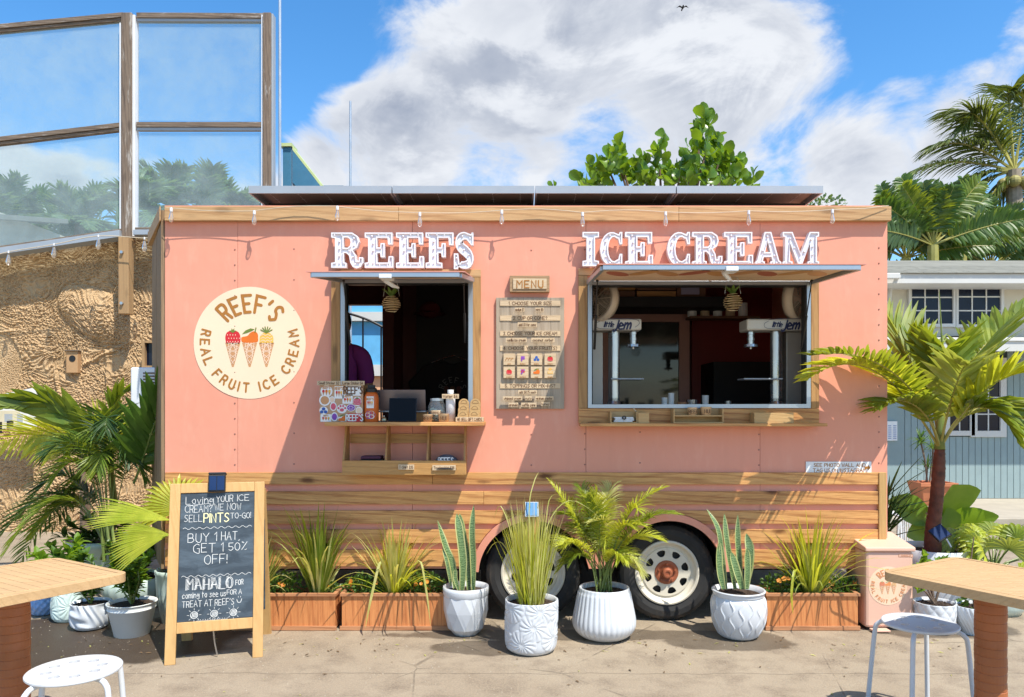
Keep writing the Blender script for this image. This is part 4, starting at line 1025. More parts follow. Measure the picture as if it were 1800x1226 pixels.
def s_cones(mb, xf, W, H):
    for a, m_ in ((-.5, 1), (0, 2), (.5, 3)):
        patch(mb, [(a * W - W * .2, -H * .1), (a * W, -H * .75), (a * W + W * .2, -H * .1)], xf, .001, 4); patch(mb, ell(a * W, 0, W * .22, H * .25, 8), xf, .0014, m_)
    write(mb, "REEF'S", H * .4, H * .09, offs(xf, 0, H * .4), m=4, sx=.7); return [M_RED, M_ORANGE, M_YELLOW, M_CONE]
def s_reefs(c):
    def f(mb, xf, W, H): write(mb, "REEF'S", H * 1.35, H * .22, offs(xf, 0, -H * .62), m=1, sx=.62); return [c]
    return f
def s_blob(m1, m2, n=1):
    def f(mb, xf, W, H):
        patch(mb, ell(0, 0, W * .85, H * .85, 16), xf, .001, 1)
        for i in range(6): patch(mb, ell(W * .45 * cos(i * 1.05), H * .45 * sin(i * 1.05), W * .13, H * .13, 6), xf, .0014, 2)
        return [m1, m2]
    return f
def s_berry(mb, xf, W, H): berry(mb, xf, 0, 0, W * .9, 1, 2, 3); return [M_PINKP, M_WHITEP, M_GREENP]
def s_blue(mb, xf, W, H):
    for i, (a, b) in enumerate(((-.45, -.35), (.45, -.35), (0, .4))): patch(mb, ell(W * a, H * b, W * .42, H * .42, 10), xf, .001 + i * .0002, 1)
    return [M_BLUEP]
def s_paw(mb, xf, W, H):
    patch(mb, ell(0, -.25 * H, W * .42, H * .38, 12), xf, .001, 1)
    for a, b in ((-.65, .15), (-.25, .6), (.25, .6), (.65, .15)): patch(mb, ell(a * W, b * H, W * .2, H * .27, 8), xf, .0012, 1)
    return [M_PINKP]
def s_mango(mb, xf, W, H): mango(mb, xf, 0, 0, W * .85, 1, 2); return [M_ORANGE, M_GREENP]
def s_plain(m_):
    def f(mb, xf, W, H): patch(mb, ell(0, 0, W * .75, H * .75, 14), xf, .001, 1); return [m_]
    return f
sticker(574, 688, 21, 21, 'o', M_WHITEP, s_cones); sticker(596, 690, 16, 22, 'r', M_WHITEP, s_cones); sticker(621, 687, 27, 18, 'r', M_WHITEP, s_reefs(M_BROWND))
sticker(571, 704, 20, 20, 'o', M_WHITEP, s_plain(M_CONE)); sticker(584, 703, 10, 12, 'o', M_WHITEP, s_plain(M_PEACHP)); sticker(611, 702, 18, 16, 'r', M_WHITEP, s_cones); sticker(628, 706, 15, 17, 'o', M_WHITEP, s_berry)
sticker(586, 715, 12, 16, 'o', M_WHITEP, s_plain(M_PINKP)); sticker(569, 722, 15, 14, 'o', M_WHITEP, s_blue); sticker(601, 719, 18, 16, 'o', M_WHITEP, s_paw); sticker(617, 717, 16, 13, 'o', M_WHITEP, s_blob(M_PURPLEP, M_WHITEP)); sticker(631, 722, 12, 14, 'o', M_WHITEP, s_plain(M_CREAM))
sticker(573, 735, 19, 13, 'r', M_WHITEP, s_cones); sticker(588, 733, 12, 16, 'o', M_WHITEP, s_plain(M_PURPLEP)); sticker(602, 736, 16, 11, 'o', M_WHITEP, s_mango); sticker(623, 735, 25, 16, 'r', M_RED, s_reefs(M_WHITEP))
# orange bottle
p = onl(653, -.19); s = DIST - .19; bt = thing('drink_bottle', p, 'orange insulated bottle with black lid and stickers beside the sticker board', 'bottle')
R_ = 12.6 * s / FOC; H_ = (LT - Z(684, s)) * -1 if False else Z(690, s) - LT
mb = MB(); mb.lathe([(R_ * .9, 0), (R_, .006), (R_, H_ * .78), (R_ * .93, H_ * .9), (R_ * .72, H_), (.001, H_)], p, 28); mb.build('body', M_BOTTLE, bt, smooth=True)
mb = MB(); mb.lathe([(R_ * .74, H_ + .0005), (R_ * .76, H_ + .022), (R_ * .6, H_ + .028), (.001, H_ + .028)], p, 24); mb.box(p.x - R_ * .5, p.x + R_ * .5, p.y - .008, p.y + .008, p.z + H_ + .028, p.z + H_ + .046); mb.tube([p + V((R_ * .7, 0, H_ + .012)), p + V((R_ * 1.1, 0, H_ + .004)), p + V((R_ * 1.12, 0, H_ - .03))], .004, 6); mb.build('lid', M_BLACK, bt)
def cylxf(c, R, z): return lambda u, v, w: V((c.x + (R + w) * sin(u / R), c.y - (R + w) * cos(u / R), z + v))
def gridpatch(mb, W, H, xf, w, m=0, n=8): 
    for i in range(n): patch(mb, rect(-W + 2 * W * i / n, -W + 2 * W * (i + 1) / n, -H, H), xf, w, m)
mb = MB(); xf = cylxf(p, R_, p.z + H_ * .66); gridpatch(mb, .024, .037, xf, .0006); q = s_cones(mb, lambda u, v, w: xf(u, v, w + .0006), .024, .034); mb.build('sticker', [M_WHITEP] + q, bt)
mb = MB(); xf = cylxf(p, R_, p.z + H_ * .24)
for i in range(6): patch(mb, ell(.018 * cos(i * 1.05), .013 * sin(i * 1.05), .018, .014, 10), xf, .0006 + i * .0002, i % 2)
mb.build('sticker', [M_PURPLEP, M_WHITEP], bt)
# counter bell
p = onl(675, -.2); cb = thing('counter_bell', p, 'small brass counter bell between the orange bottle and the tablet', 'bell')
MB().lathe([(.022, 0), (.022, .006), (.001, .006)], p, 20).build('base', M_BLACK, cb); MB().lathe([(.019, .010), (.018, .018), (.012, .028), (.001, .031)], p, 20).build('dome', paint('brass', (.55, .42, .22), .25, .9), cb, smooth=True); MB().cyl(p + V((0, 0, .031)), p + V((0, 0, .041)), .003).build('plunger', M_STEEL, cb)
# tablet
d = 4.69; p = onl(706, -.2); tb = thing('tablet_screen', p, 'dark tablet leaning on its stand at the middle of the smaller counter', 'tablet')
mb = MB(); x0, x1, z1 = X(682.5, d), X(731.5, d), Z(699.5, d)
mb = MB(); q = [(x0, LT + .002), (x1, LT + .002), (x1, z1), (x0, z1)]
Mt = Matrix.Translation((0, -.21, LT)) @ Matrix.Rotation(radians(-12), 4, 'X') @ Matrix.Translation((0, 0, -LT))
a = MB(Mt); a.plate(rect(x0, x1, LT + .003, z1 + .003), [], 0, .008); a.build('casing', M_BLACK, tb, bevel=.003); a = MB(Mt); a.plate(rect(x0 + .005, x1 - .005, LT + .008, z1 - .002), [], -.0015, -.0002); a.build('screen', M_SCREEN, tb)
MB().add([(X(700, d), -.12, LT + .001), (X(712, d), -.12, LT + .001), (X(712, d), -.18, LT + .10), (X(700, d), -.18, LT + .10)], [(0, 1, 2, 3), (3, 2, 1, 0)])
a = MB(); a.box(X(698, d), X(714, d), -.165, -.10, LT + .0005, LT + .008); a.tube([(X(706, d), -.12, LT + .005), (X(706, d), -.165, LT + .12)], .006, 6); a.build('stand', M_BLACK, tb)
# laptop seen from the back
d = 4.85; lp = thing('laptop', (X(710, d), -.04, LT), 'open laptop with a dark grey lid seen from behind, behind the tablet', 'laptop')
x0, x1 = X(667, 4.9), X(751, 4.9); box('base', x0, x1, -.06, .16, LT + .06, LT + .072, M_ALU, lp, bevel=.003)
Ml = Matrix.Translation((0, -.06, LT + .075)) @ Matrix.Rotation(radians(14), 4, 'X'); a = MB(Ml); a.plate(rect(x0, x1, 0, Z(686, 4.86) - LT - .07), [], -.006, 0); a.build('lid', M_LAPTOP, lp, bevel=.003)
box('riser', X(700, 4.9), X(757, 4.9), -.05, .15, LT, LT + .0595, M_SHELF, lp, bevel=.002)
# glass jar, cups, carton, gift card display
p = onl(768, -.16); R_ = 15.5 * 4.74 / FOC; jr = thing('glass_jar', p, 'round glass jar of paper slips beside the laptop', 'jar')
MB().lathe([(.001, .002), (R_ * .85, .002), (R_, .012), (R_, .10), (R_ * .75, .128), (R_ * .72, .135)], p, 28).build('glass', M_JAR, jr, smooth=True); MB().lathe([(R_ * .74, .134), (R_ * .76, .134), (R_ * .76, .15), (.001, .152)], p, 28).build('lid', M_ALU, jr)
a = MB(); r = random.Random(4)
for i in range(22):
    c = p + V((r.uniform(-.6, .6) * R_, r.uniform(-.6, .6) * R_, .01 + i * .0035)); u = V((r.uniform(-1, 1), r.uniform(-1, 1), r.uniform(-.4, .4))).normalized() * .016; v = u.orthogonal().normalized() * .008; a.add([c - u - v, c + u - v, c + u + v, c - u + v], [(0, 1, 2, 3)])
a.build('paper_slips', paint('banknote_green', (.40, .44, .33), .8), jr, kind='stuff')
a = MB(); xf = cylxf(p, R_, p.z + .06); gridpatch(a, .03, .014, xf, .001); write(a, 'MAHALO', .016, .0026, lambda u, v, w: xf(u, v - .008, w + .0015), m=1); a.build('jar_label', [M_TAG, M_BROWND], jr)
def cup(px, y, w, h, text, label, base=None, z=None):
    p = V((X(px, DIST + y), y, LT if z is None else z)); R = w * (DIST + y) / FOC / 2; H = h * (DIST + y) / FOC; t_ = thing('paper_cup', p, label, 'cup')
    MB().lathe([(.001, .001), (R * .86, .001), (R, H), (R * 1.04, H + .002), (R * .96, H + .001), (R * .82, .006), (.001, .006)], p, 24).build('shell', paint('kraft_cup', (.60, .40, .22), .7), t_, smooth=True)
    a = MB(); xf = cylxf(p, R * .95, p.z + H * .25); write(a, text, H * .45, H * .07, lambda u, v, w: xf(u, v, w + .002), sx=.9); a.build('lettering', M_BROWND, t_); return t_
cup(752, -.25, 17, 13, 'REEF', 'small kraft cup in front of the glass jar on the smaller counter'); cup(780, -.26, 19, 14, 'NUI', 'small kraft cup reading NUI in front of the white bottle')
p = onl(792, -.17); wb = thing('water_bottle', p, 'white water bottle carrying a small Water $4 sign', 'water bottle'); R_ = 8.2 * 4.73 / FOC
MB().lathe([(.001, 0), (R_, .001), (R_, .15), (R_ * .95, .165), (R_ * .62, .178), (R_ * .62, .182)], p, 24).build('body', M_WHITE, wb, smooth=True); MB().lathe([(R_ * .66, .182), (R_ * .66, .205), (.001, .205)], p, 24).build('cap', M_PAPER, wb); price_tag(777, 806.5, 693, 701, -.215, 'Water $4', 'price_sign', wb, .6)
a = MB(); xf = cylxf(p, R_, p.z + .075); stroke(a, catmull([(-.008, -.018), (-.010, .012), (.004, .016), (.010, 0), (.003, -.016), (-.008, -.018)], 4), .002, xf); a.build('bottle_print', paint('pale_grey_print', (.5, .52, .55), .5), wb)
d = 4.66; gc = thing('gift_card_display', onl(825, -.24), 'stepped pale wooden display of round gift cards reading WE SELL GIFT CARDS', 'display stand')
box('base', X(801, d), X(850, d), -.26, -.14, LT, Z(735, d - .02), M_BAMBOO, gc, bevel=.001); price_tag(801, 850, 733.5, 741.5, -.269, 'WE SELL GIFT CARDS', 'sign_strip', gc, .6)
for rw in range(3):
    for cl in range(2):
        a = MB(); yy = -.245 + rw * .03; dd = DIST + yy; cx_, zt2, w2 = X(813.5 + cl * 20 + rw * 1.0, dd), Z(722 - rw * 10.5, dd), 9.2 * dd / FOC
        a.plate([(cx_ - w2, LT + .01), (cx_ + w2, LT + .01)] + [(cx_ + w2 * cos(radians(q)), zt2 - w2 + w2 * sin(radians(q))) for q in range(0, 181, 15)], [], yy, yy + .004); cd = a.build('gift_card', M_BAMBOO, gc)
        a = MB(); xf = wallxf(cx_, zt2 - w2 * .9, yy); stroke(a, circ(0, 0, w2 * .6, w2 * .6, 0, 180, 8), .0018, xf); stroke(a, [(-w2 * .5, 0), (w2 * .5, 0)], .0018, xf); a.build('card_print', M_BROWND, cd)
p = V((X(786, 5.0), .08, LT)); t_ = thing('paper_cup', p, 'kraft cup printed NUI behind the white bottle at the window edge', 'cup')
# (the rear cup)
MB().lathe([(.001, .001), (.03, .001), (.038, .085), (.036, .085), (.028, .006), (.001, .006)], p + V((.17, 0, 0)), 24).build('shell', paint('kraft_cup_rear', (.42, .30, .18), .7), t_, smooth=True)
# cap and cloth in the cubby
p = V((X(785, 4.79), -.10, cz0 + .06)); ht = thing('trucker_cap', p, 'grey trucker cap printed REEFS in the right bay of the cubby', 'cap')
a = MB(); a.sphere(p, .078, 12, 0, (1.05, .7, .85)); a.build('crown', paint('grey_cap_cloth', (.12, .13, .15), .9), ht, smooth=True); a = MB(); xf = cylxf(p, .080, p.z + .014); write(a, "REEFS", .034, .006, lambda u, v, w: xf(u, v, .004 - v * .2), sx=.75); a.build('lettering', M_WHITEP, ht)
a = MB(); a.lathe([(.06, .02), (.11, .0), (.105, -.004), (.055, .015)], p + V((0, -.01, -.02)), 20); a.build('brim', M_DARKCLOTH, ht)
p = V((X(650, 4.79), -.11, cz0 + .012)); fs_ = thing('folded_shirt', p, 'dark folded shirt lying in the left bay of the cubby', 'shirt'); box('shirt_stack', p.x - .06, p.x + .10, -.165, -.04, p.z, p.z + .085, M_DARKCLOTH, fs_, bevel=.015); box('shirt_fold', p.x - .05, p.x + .08, -.16, -.05, p.z + .0855, p.z + .105, paint('plum_cloth', (.09, .03, .05), .9), fs_, bevel=.008)
# ------------------------------------------------------------------ things on the right ledge
RZ = Z(744.5, 4.75) + .0005; d = 4.78
def obox(name, px0, px1, py0, y0, y1, label, cat, mat=M_BAMBOO, z=None):
    d = DIST + y0; x0, x1, z0, z1 = X(px0, d), X(px1, d), RZ if z is None else z, Z(py0, d); t_ = thing(name, ((x0 + x1) / 2, (y0 + y1) / 2, z0), label, cat); th = .007
    box('bottom', x0, x1, y0, y1, z0, z0 + th, mat, t_); box('side', x0, x0 + th, y0, y1, z0 + th, z1, mat, t_); box('side', x1 - th, x1, y0, y1, z0 + th, z1, mat, t_); box('back', x0 + th, x1 - th, y1 - th, y1, z0 + th, z1, mat, t_)
    return t_, x0, x1, z0, z1
nb, x0, x1, z0, z1 = obox('napkin_box', 1073, 1121, 724, -.125, -.03, 'open-fronted bamboo box of white napkins at the left of the long sill', 'napkin holder')
a = MB(); r = random.Random(8)
for k in range(4): a.box(x0 + .02 + r.uniform(0, .012), x1 - .02 - r.uniform(0, .012), -.12 + r.uniform(0, .01), -.045, z0 + .008 + k * .008, z0 + .015 + k * .008)
a.build('napkins', M_PAPER, nb, bevel=.003); a = MB(); a.lathe([(.014, -.122), (.014, -.127), (.006, -.127)], ((x0 + x1) / 2, 0, z0 + .035), 12, axis='y'); a.build('napkin_ring', M_BLACK, nb)
sbx, x0, x1, z0, z1 = obox('spoon_box', 1122, 1141, 726, -.13, -.03, 'small bamboo box of wooden spoons beside the napkins', 'spoon holder'); box('front', x0 + .007, x1 - .007, -.13, -.123, z0 + .007, z1, M_BAMBOO, sbx)
MB().tube([(x0 + .03, -.08, z0 + .02), (x0 - .02, -.06, z1 + .03)], .004, 6).build('spoon', M_TAG, sbx)
cr, x0, x1, z0, z1 = obox('two_tier_riser', 1184, 1272, 718.5, -.125, -.03, 'two-tier bamboo riser in the middle of the long sill', 'riser shelf'); box('shelf', x0 + .007, x1 - .007, -.12, -.037, (z0 + z1) / 2 - .004, (z0 + z1) / 2 + .004, M_BAMBOO, cr)
cup(1217, -.09, 17, 13, 'REEF', 'left of two small kraft cups standing on the bamboo riser', z=(z0 + z1) / 2 + .0045); cup(1241, -.09, 19, 14, 'NUI', 'kraft cup reading NUI on the bamboo riser of the long sill', z=(z0 + z1) / 2 + .0045)
nb2, x0, x1, z0, z1 = obox('sunlit_box', 1326, 1395, 726, -.13, -.03, 'long sunlit bamboo box at the right of the long sill', 'wooden box'); box('front', x0 + .007, x1 - .007, -.13, -.123, z0 + .007, z1, M_BAMBOO, nb2)
# ------------------------------------------------------------------ inside the trailer
def fan(px, py, d, face, label):
    c = at(px, py, d); t_ = thing('desk_fan', c, label, 'fan', 'fans hanging behind the wide window'); ax = V(face).normalized(); q = ax.to_track_quat('Z', 'Y').to_matrix().to_4x4(); M_ = Matrix.Translation(c) @ q
    a = MB(M_); a.lathe([(.13, -.03), (.155, -.04), (.165, -.0), (.155, .04), (.13, .03), (.13, -.03)], (0, 0, 0), 40); a.build('shroud', M_FAN, t_, smooth=True)
    a = MB(M_)
    for k in range(12): a.lathe([(.0145 + k * .0105, .034), (.0158 + k * .0105, .036), (.017 + k * .0105, .034)], (0, 0, 0), 30)
    for k in range(10): a.tube([(0, 0, .033), (.14 * cos(k * .628), .14 * sin(k * .628), .033)], .0018, 4)
    a.build('grille', M_FAN, t_)
    a = MB(M_)
    for k in range(3):
        b = k * 2.09; a.add([(.02 * cos(b), .02 * sin(b), 0), (.12 * cos(b - .4), .12 * sin(b - .4), -.012), (.125 * cos(b + .2), .125 * sin(b + .2), .01), (.05 * cos(b + .7), .05 * sin(b + .7), .015)], [(0, 1, 2, 3)])
    a.build('blade', M_BLACK, t_); a = MB(); a.lathe([(.075, 0), (.07, .015), (.03, .022), (.02, .06)], (c.x, c.y + .03, c.z - .2), 24); a.tube([(c.x, c.y + .05, c.z - .15), (c.x, c.y + .05, c.z - .02)], .014, 8); a.build('stand', M_FAN, t_)
fan(1050, 528, 5.12, (-.62, -.75, .10), 'beige round fan in the upper left corner of the wide window')
fan(1405, 524, 5.12, (.62, -.75, -.10), 'beige round fan in the upper right corner of the wide window')
def machine(px, px0, px1, noz, plate, sg, label, hid):
    d = 5.12; t_ = thing('ice_cream_machine', (X(px, d), .22, RO[2]), label, 'ice cream machine', 'soft serve machines in the wide window'); zb = Z(711, d)
    x0, x1 = X(px0, d), X(px1, d)
    a = MB(); a.box(x0, x1, .17, .36, Z(582, d), Z(562, d)); hd = a.build('head', M_HEAD, t_, bevel=.012)
    pxc = X(px, d); a = MB(); a.lathe([(.040, 0), (.040, Z(583, d) - zb)], (pxc, .25, zb), 32); a.build('column', M_STEEL, t_, smooth=True)
    a = MB(); a.lathe([(.001, .001), (.08, .001), (.08, .012), (.05, .03), (.040, .05), (.040, .07), (.036, .07)], (pxc, .25, RO[2] + .0), 32); a.build('foot', M_STEEL, t_)
    a = MB(); xn = X(noz, d); zt2 = Z(583, d); a.lathe([(.026, 0), (.026, -.02), (.023, -.021), (.023, -.04), (.026, -.041), (.026, -.06), (.023, -.061), (.023, -.085), (.045, -.087), (.047, -.105), (.03, -.107), (.010, -.109), (.008, -.12), (.001, -.12)], (xn, .25, zt2), 28); a.build('nozzle', M_STEEL, t_, smooth=False)
    a = MB(); xa, xb = sorted((X(plate[0], d), X(plate[1], d))); zp = Z(667, d); a.box(xa, xb, .17, .33, zp - .004, zp + .006); a.build('drip_plate', M_ALUW, t_, bevel=.003)
    a = MB(); xbk = pxc - sg * .13; a.box(xbk - .055, xbk + .055, .26, .48, RO[2], Z(583, d)); a.build('housing', paint('machine_panel', (.34, .32, .29), .35, .3), t_, bevel=.004)
    a = MB(); xf = wallxf((x0 + x1) / 2 + (.02 if sg > 0 else .06), Z(579, d), .168); write(a, 'little', .036, .0068, offs(xf, -.062, .010), slant=.3, sx=.85, track=-.06); write(a, 'jem', .066, .012, offs(xf, .028, -.004), slant=.3, sx=.85, track=-.06); stroke(a, catmull([(-.12, .05), (-.15, .03), (-.13, .0), (.0, -.004)], 3), .0025, xf); stroke(a, catmull([(-.12, .06), (.0, .068), (.12, .062), (.15, .035), (.12, .008)], 4), .0025, xf); a.build('lettering', paint('navy_print', (.02, .03, .10), .5), hd); return t_
machine(1080, 1032, 1126, 1114, (1072, 1130), 1, 'left soft serve machine with steel column behind the wide window', 0)
machine(1367, 1309, 1415, 1322, (1304, 1372), -1, 'right soft serve machine with steel column behind the wide window', 0)
inner = thing('interior_fittings', (.6, 1.6, ZB + .06), 'dark cupboards and framed glass door at the back of the trailer', 'cabinets')
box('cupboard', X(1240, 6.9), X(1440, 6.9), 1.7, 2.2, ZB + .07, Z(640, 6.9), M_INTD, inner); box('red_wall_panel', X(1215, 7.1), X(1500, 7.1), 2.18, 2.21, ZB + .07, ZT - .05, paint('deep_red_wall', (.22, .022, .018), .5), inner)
dg = 6.6
a = MB(); a.plate(rect(X(1060, dg), X(1212, dg), ZB + .07, Z(551, dg)), [rect(X(1075, dg), X(1194, dg), ZB + .15, Z(566, dg))], 1.7, 1.76); a.build('door_frame', paint('pinkish_door_frame', (.36, .17, .13), .5), inner)
a = MB(); a.box(X(1075, dg) + .002, X(1194, dg) - .002, 1.72, 1.73, ZB + .152, Z(566, dg) - .002); a.build('door_glass', paint('dim_door_glass', (.035, .038, .036), .03, 0, .6, 3, 0, spec=.4), inner)
a = MB(); a.box(X(1040, 6.6), X(1260, 6.6), 1.2, 1.72, Z(545, 6.3), Z(528, 6.3)); a.build('shelf_board', M_INTD, inner)
for i, (q0, q1, c) in enumerate(((1060, 1115, M_SHELF), (1118, 1186, M_INTB), (1060, 1115, M_INTB), (1118, 1186, M_SHELF))):
    box('storage_crate', X(q0, 6.2), X(q1, 6.2), 1.25, 1.6, Z(512 if i < 2 else 527, 6.2), Z(500 if i < 2 else 514, 6.2), c, inner)
fr = box('framed_notice', X(1188, 6.2), X(1238, 6.2), 1.25, 1.27, Z(524, 6.2), Z(490, 6.2), M_INTB, inner); box('notice_sheet', X(1197, 6.15), X(1229, 6.15), 1.242, 1.2495, Z(518, 6.15), Z(494, 6.15), paint('dim_notice', (.30, .28, .40), .6), inner)
for i_, (px, w_, h_, m_) in enumerate(((1168, 9, 26, M_PAPER), (1180, 9, 34, M_PAPER), (1198, 14, 18, M_CEDARX), (1216, 16, 22, M_STEEL), (1240, 10, 30, M_PAPER), (1256, 18, 14, M_INTB), (1280, 10, 20, M_STEEL))):
    dd_ = 5.45; c_ = V((X(px, dd_), dd_ - DIST, RO[2] - .03)); MB().lathe([(.001, .0), (w_ * .0021, .001), (w_ * .0025, h_ * .0042), (.001, h_ * .0042)], c_, 16).build('counter_ware', m_, inner)
box('work_counter', X(1045, 5.4), X(1420, 5.4), .30, .75, RO[2] - .06, RO[2] - .031, M_INTB, inner)
for i_ in range(5): MB().lathe([(.03, 0), (.04, .0), (.04, .12), (.03, .12), (.03, 0)], (X(1212 + i_ * 22, 6.5), 1.5, Z(560, 6.5)), 14).build('cup_stack', M_TAG if i_ % 2 else M_PAPER, inner)
box('wall_shelf', X(1205, 6.5), X(1325, 6.5), 1.42, 1.6, Z(560, 6.5) - .02, Z(560, 6.5) - .001, M_INTB, inner)
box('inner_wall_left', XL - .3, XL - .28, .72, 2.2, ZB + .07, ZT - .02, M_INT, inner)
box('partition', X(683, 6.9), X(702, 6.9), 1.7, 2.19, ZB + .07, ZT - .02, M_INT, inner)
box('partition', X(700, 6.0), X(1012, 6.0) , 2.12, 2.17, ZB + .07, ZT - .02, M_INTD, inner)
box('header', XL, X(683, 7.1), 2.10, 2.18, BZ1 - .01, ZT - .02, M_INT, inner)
# rear gate in the doorway
ga = thing('iron_gate', (X(640, 7.6), 2.7, 0), 'black iron gate with an arched top seen through the smaller window', 'gate'); dg = 7.7
a = MB(); a.tube([at(px, py, dg) for px, py in catmull([(540, 585), (575, 560), (605, 551), (640, 560), (668, 573), (700, 592), (720, 612)], 3)], .013, 6); a.build('arch_rail', M_BLACK, ga)
for px in (575, 607, 638, 670, 702): 
    py = {575: 562, 607: 553, 638: 560, 670: 575, 702: 594}[px]; MB().cyl(at(px, py, dg), (X(px, dg), dg - DIST, .0), .010, n=6).build('bar', M_BLACK, ga)
# hanging wire pineapples
def hangp(px, py0, py1, d, label):
    t_ = thing('wire_pineapple', at(px, py1, d), label, 'hanging planter', 'wire pineapple planters hung in the windows'); c = at(px, py1, d); H = Z(py0, d) - Z(py1, d); hb = H * .62
    pts = []
    for i in range(90):
        f = i / 89; rr = .058 * sin(pi * (.12 + .78 * f)) ** .7; pts.append(c + V((rr * cos(f * 44), rr * sin(f * 44), hb * f)))
    MB().tube(pts, .0022, 4).build('wire_spiral', paint('brass_wire', (.60, .48, .30), .35, .8), t_)
    for k in range(9):
        a = MB(); an = k * 2 * pi / 9 + .3; broad(a, c + V((0, 0, hb * .9)), (cos(an) * (.5 + .3 * (k % 2)), sin(an) * .6, .75), .085, .015, droop=.35, seg=5, shape='blade'); a.build('succulent_leaf', M_L_GREEN, t_)
    a = MB(); a.tube([c + V((-.05, 0, hb)), c + V((-.035, 0, hb + .09)), c + V((0, 0, hb + .14)), c + V((.035, 0, hb + .09)), c + V((.05, 0, hb))], .0015, 4); a.build('hanger', M_STEEL, t_)
hangp(688, 505, 548, 4.62, 'wire pineapple planter with green leaves hung in the smaller window'); hangp(1288, 499, 546, 4.62, 'wire pineapple planter with green leaves hung in the wide window')
# ------------------------------------------------------------------ people
def skin_body(name, verts, edges, radii, mat, parent, sub=2):
    me = bpy.data.meshes.new(name); me.from_pydata([tuple(v) for v in verts], edges, []); o = bpy.data.objects.new(name, me); COL.objects.link(o)
    o.modifiers.new('skin', 'SKIN'); sl = me.skin_vertices[0].data
    for i, r_ in enumerate(radii): sl[i].radius = r_ if isinstance(r_, tuple) else (r_, r_)
    sl[0].use_root = True
    ss = o.modifiers.new('sub', 'SUBSURF'); ss.levels = sub; ss.render_levels = sub
    bpy.context.view_layer.update(); ev = o.evaluated_get(bpy.context.evaluated_depsgraph_get()); nm = bpy.data.meshes.new_from_object(ev); bpy.data.objects.remove(o); 
    nm.materials.clear(); nm.materials.append(mat); nm.polygons.foreach_set('use_smooth', [True] * len(nm.polygons))
    o2 = bpy.data.objects.new(name, nm); COL.objects.link(o2); place(o2, (0, 0, 0) if parent is None else WO[parent.name], parent); return o2
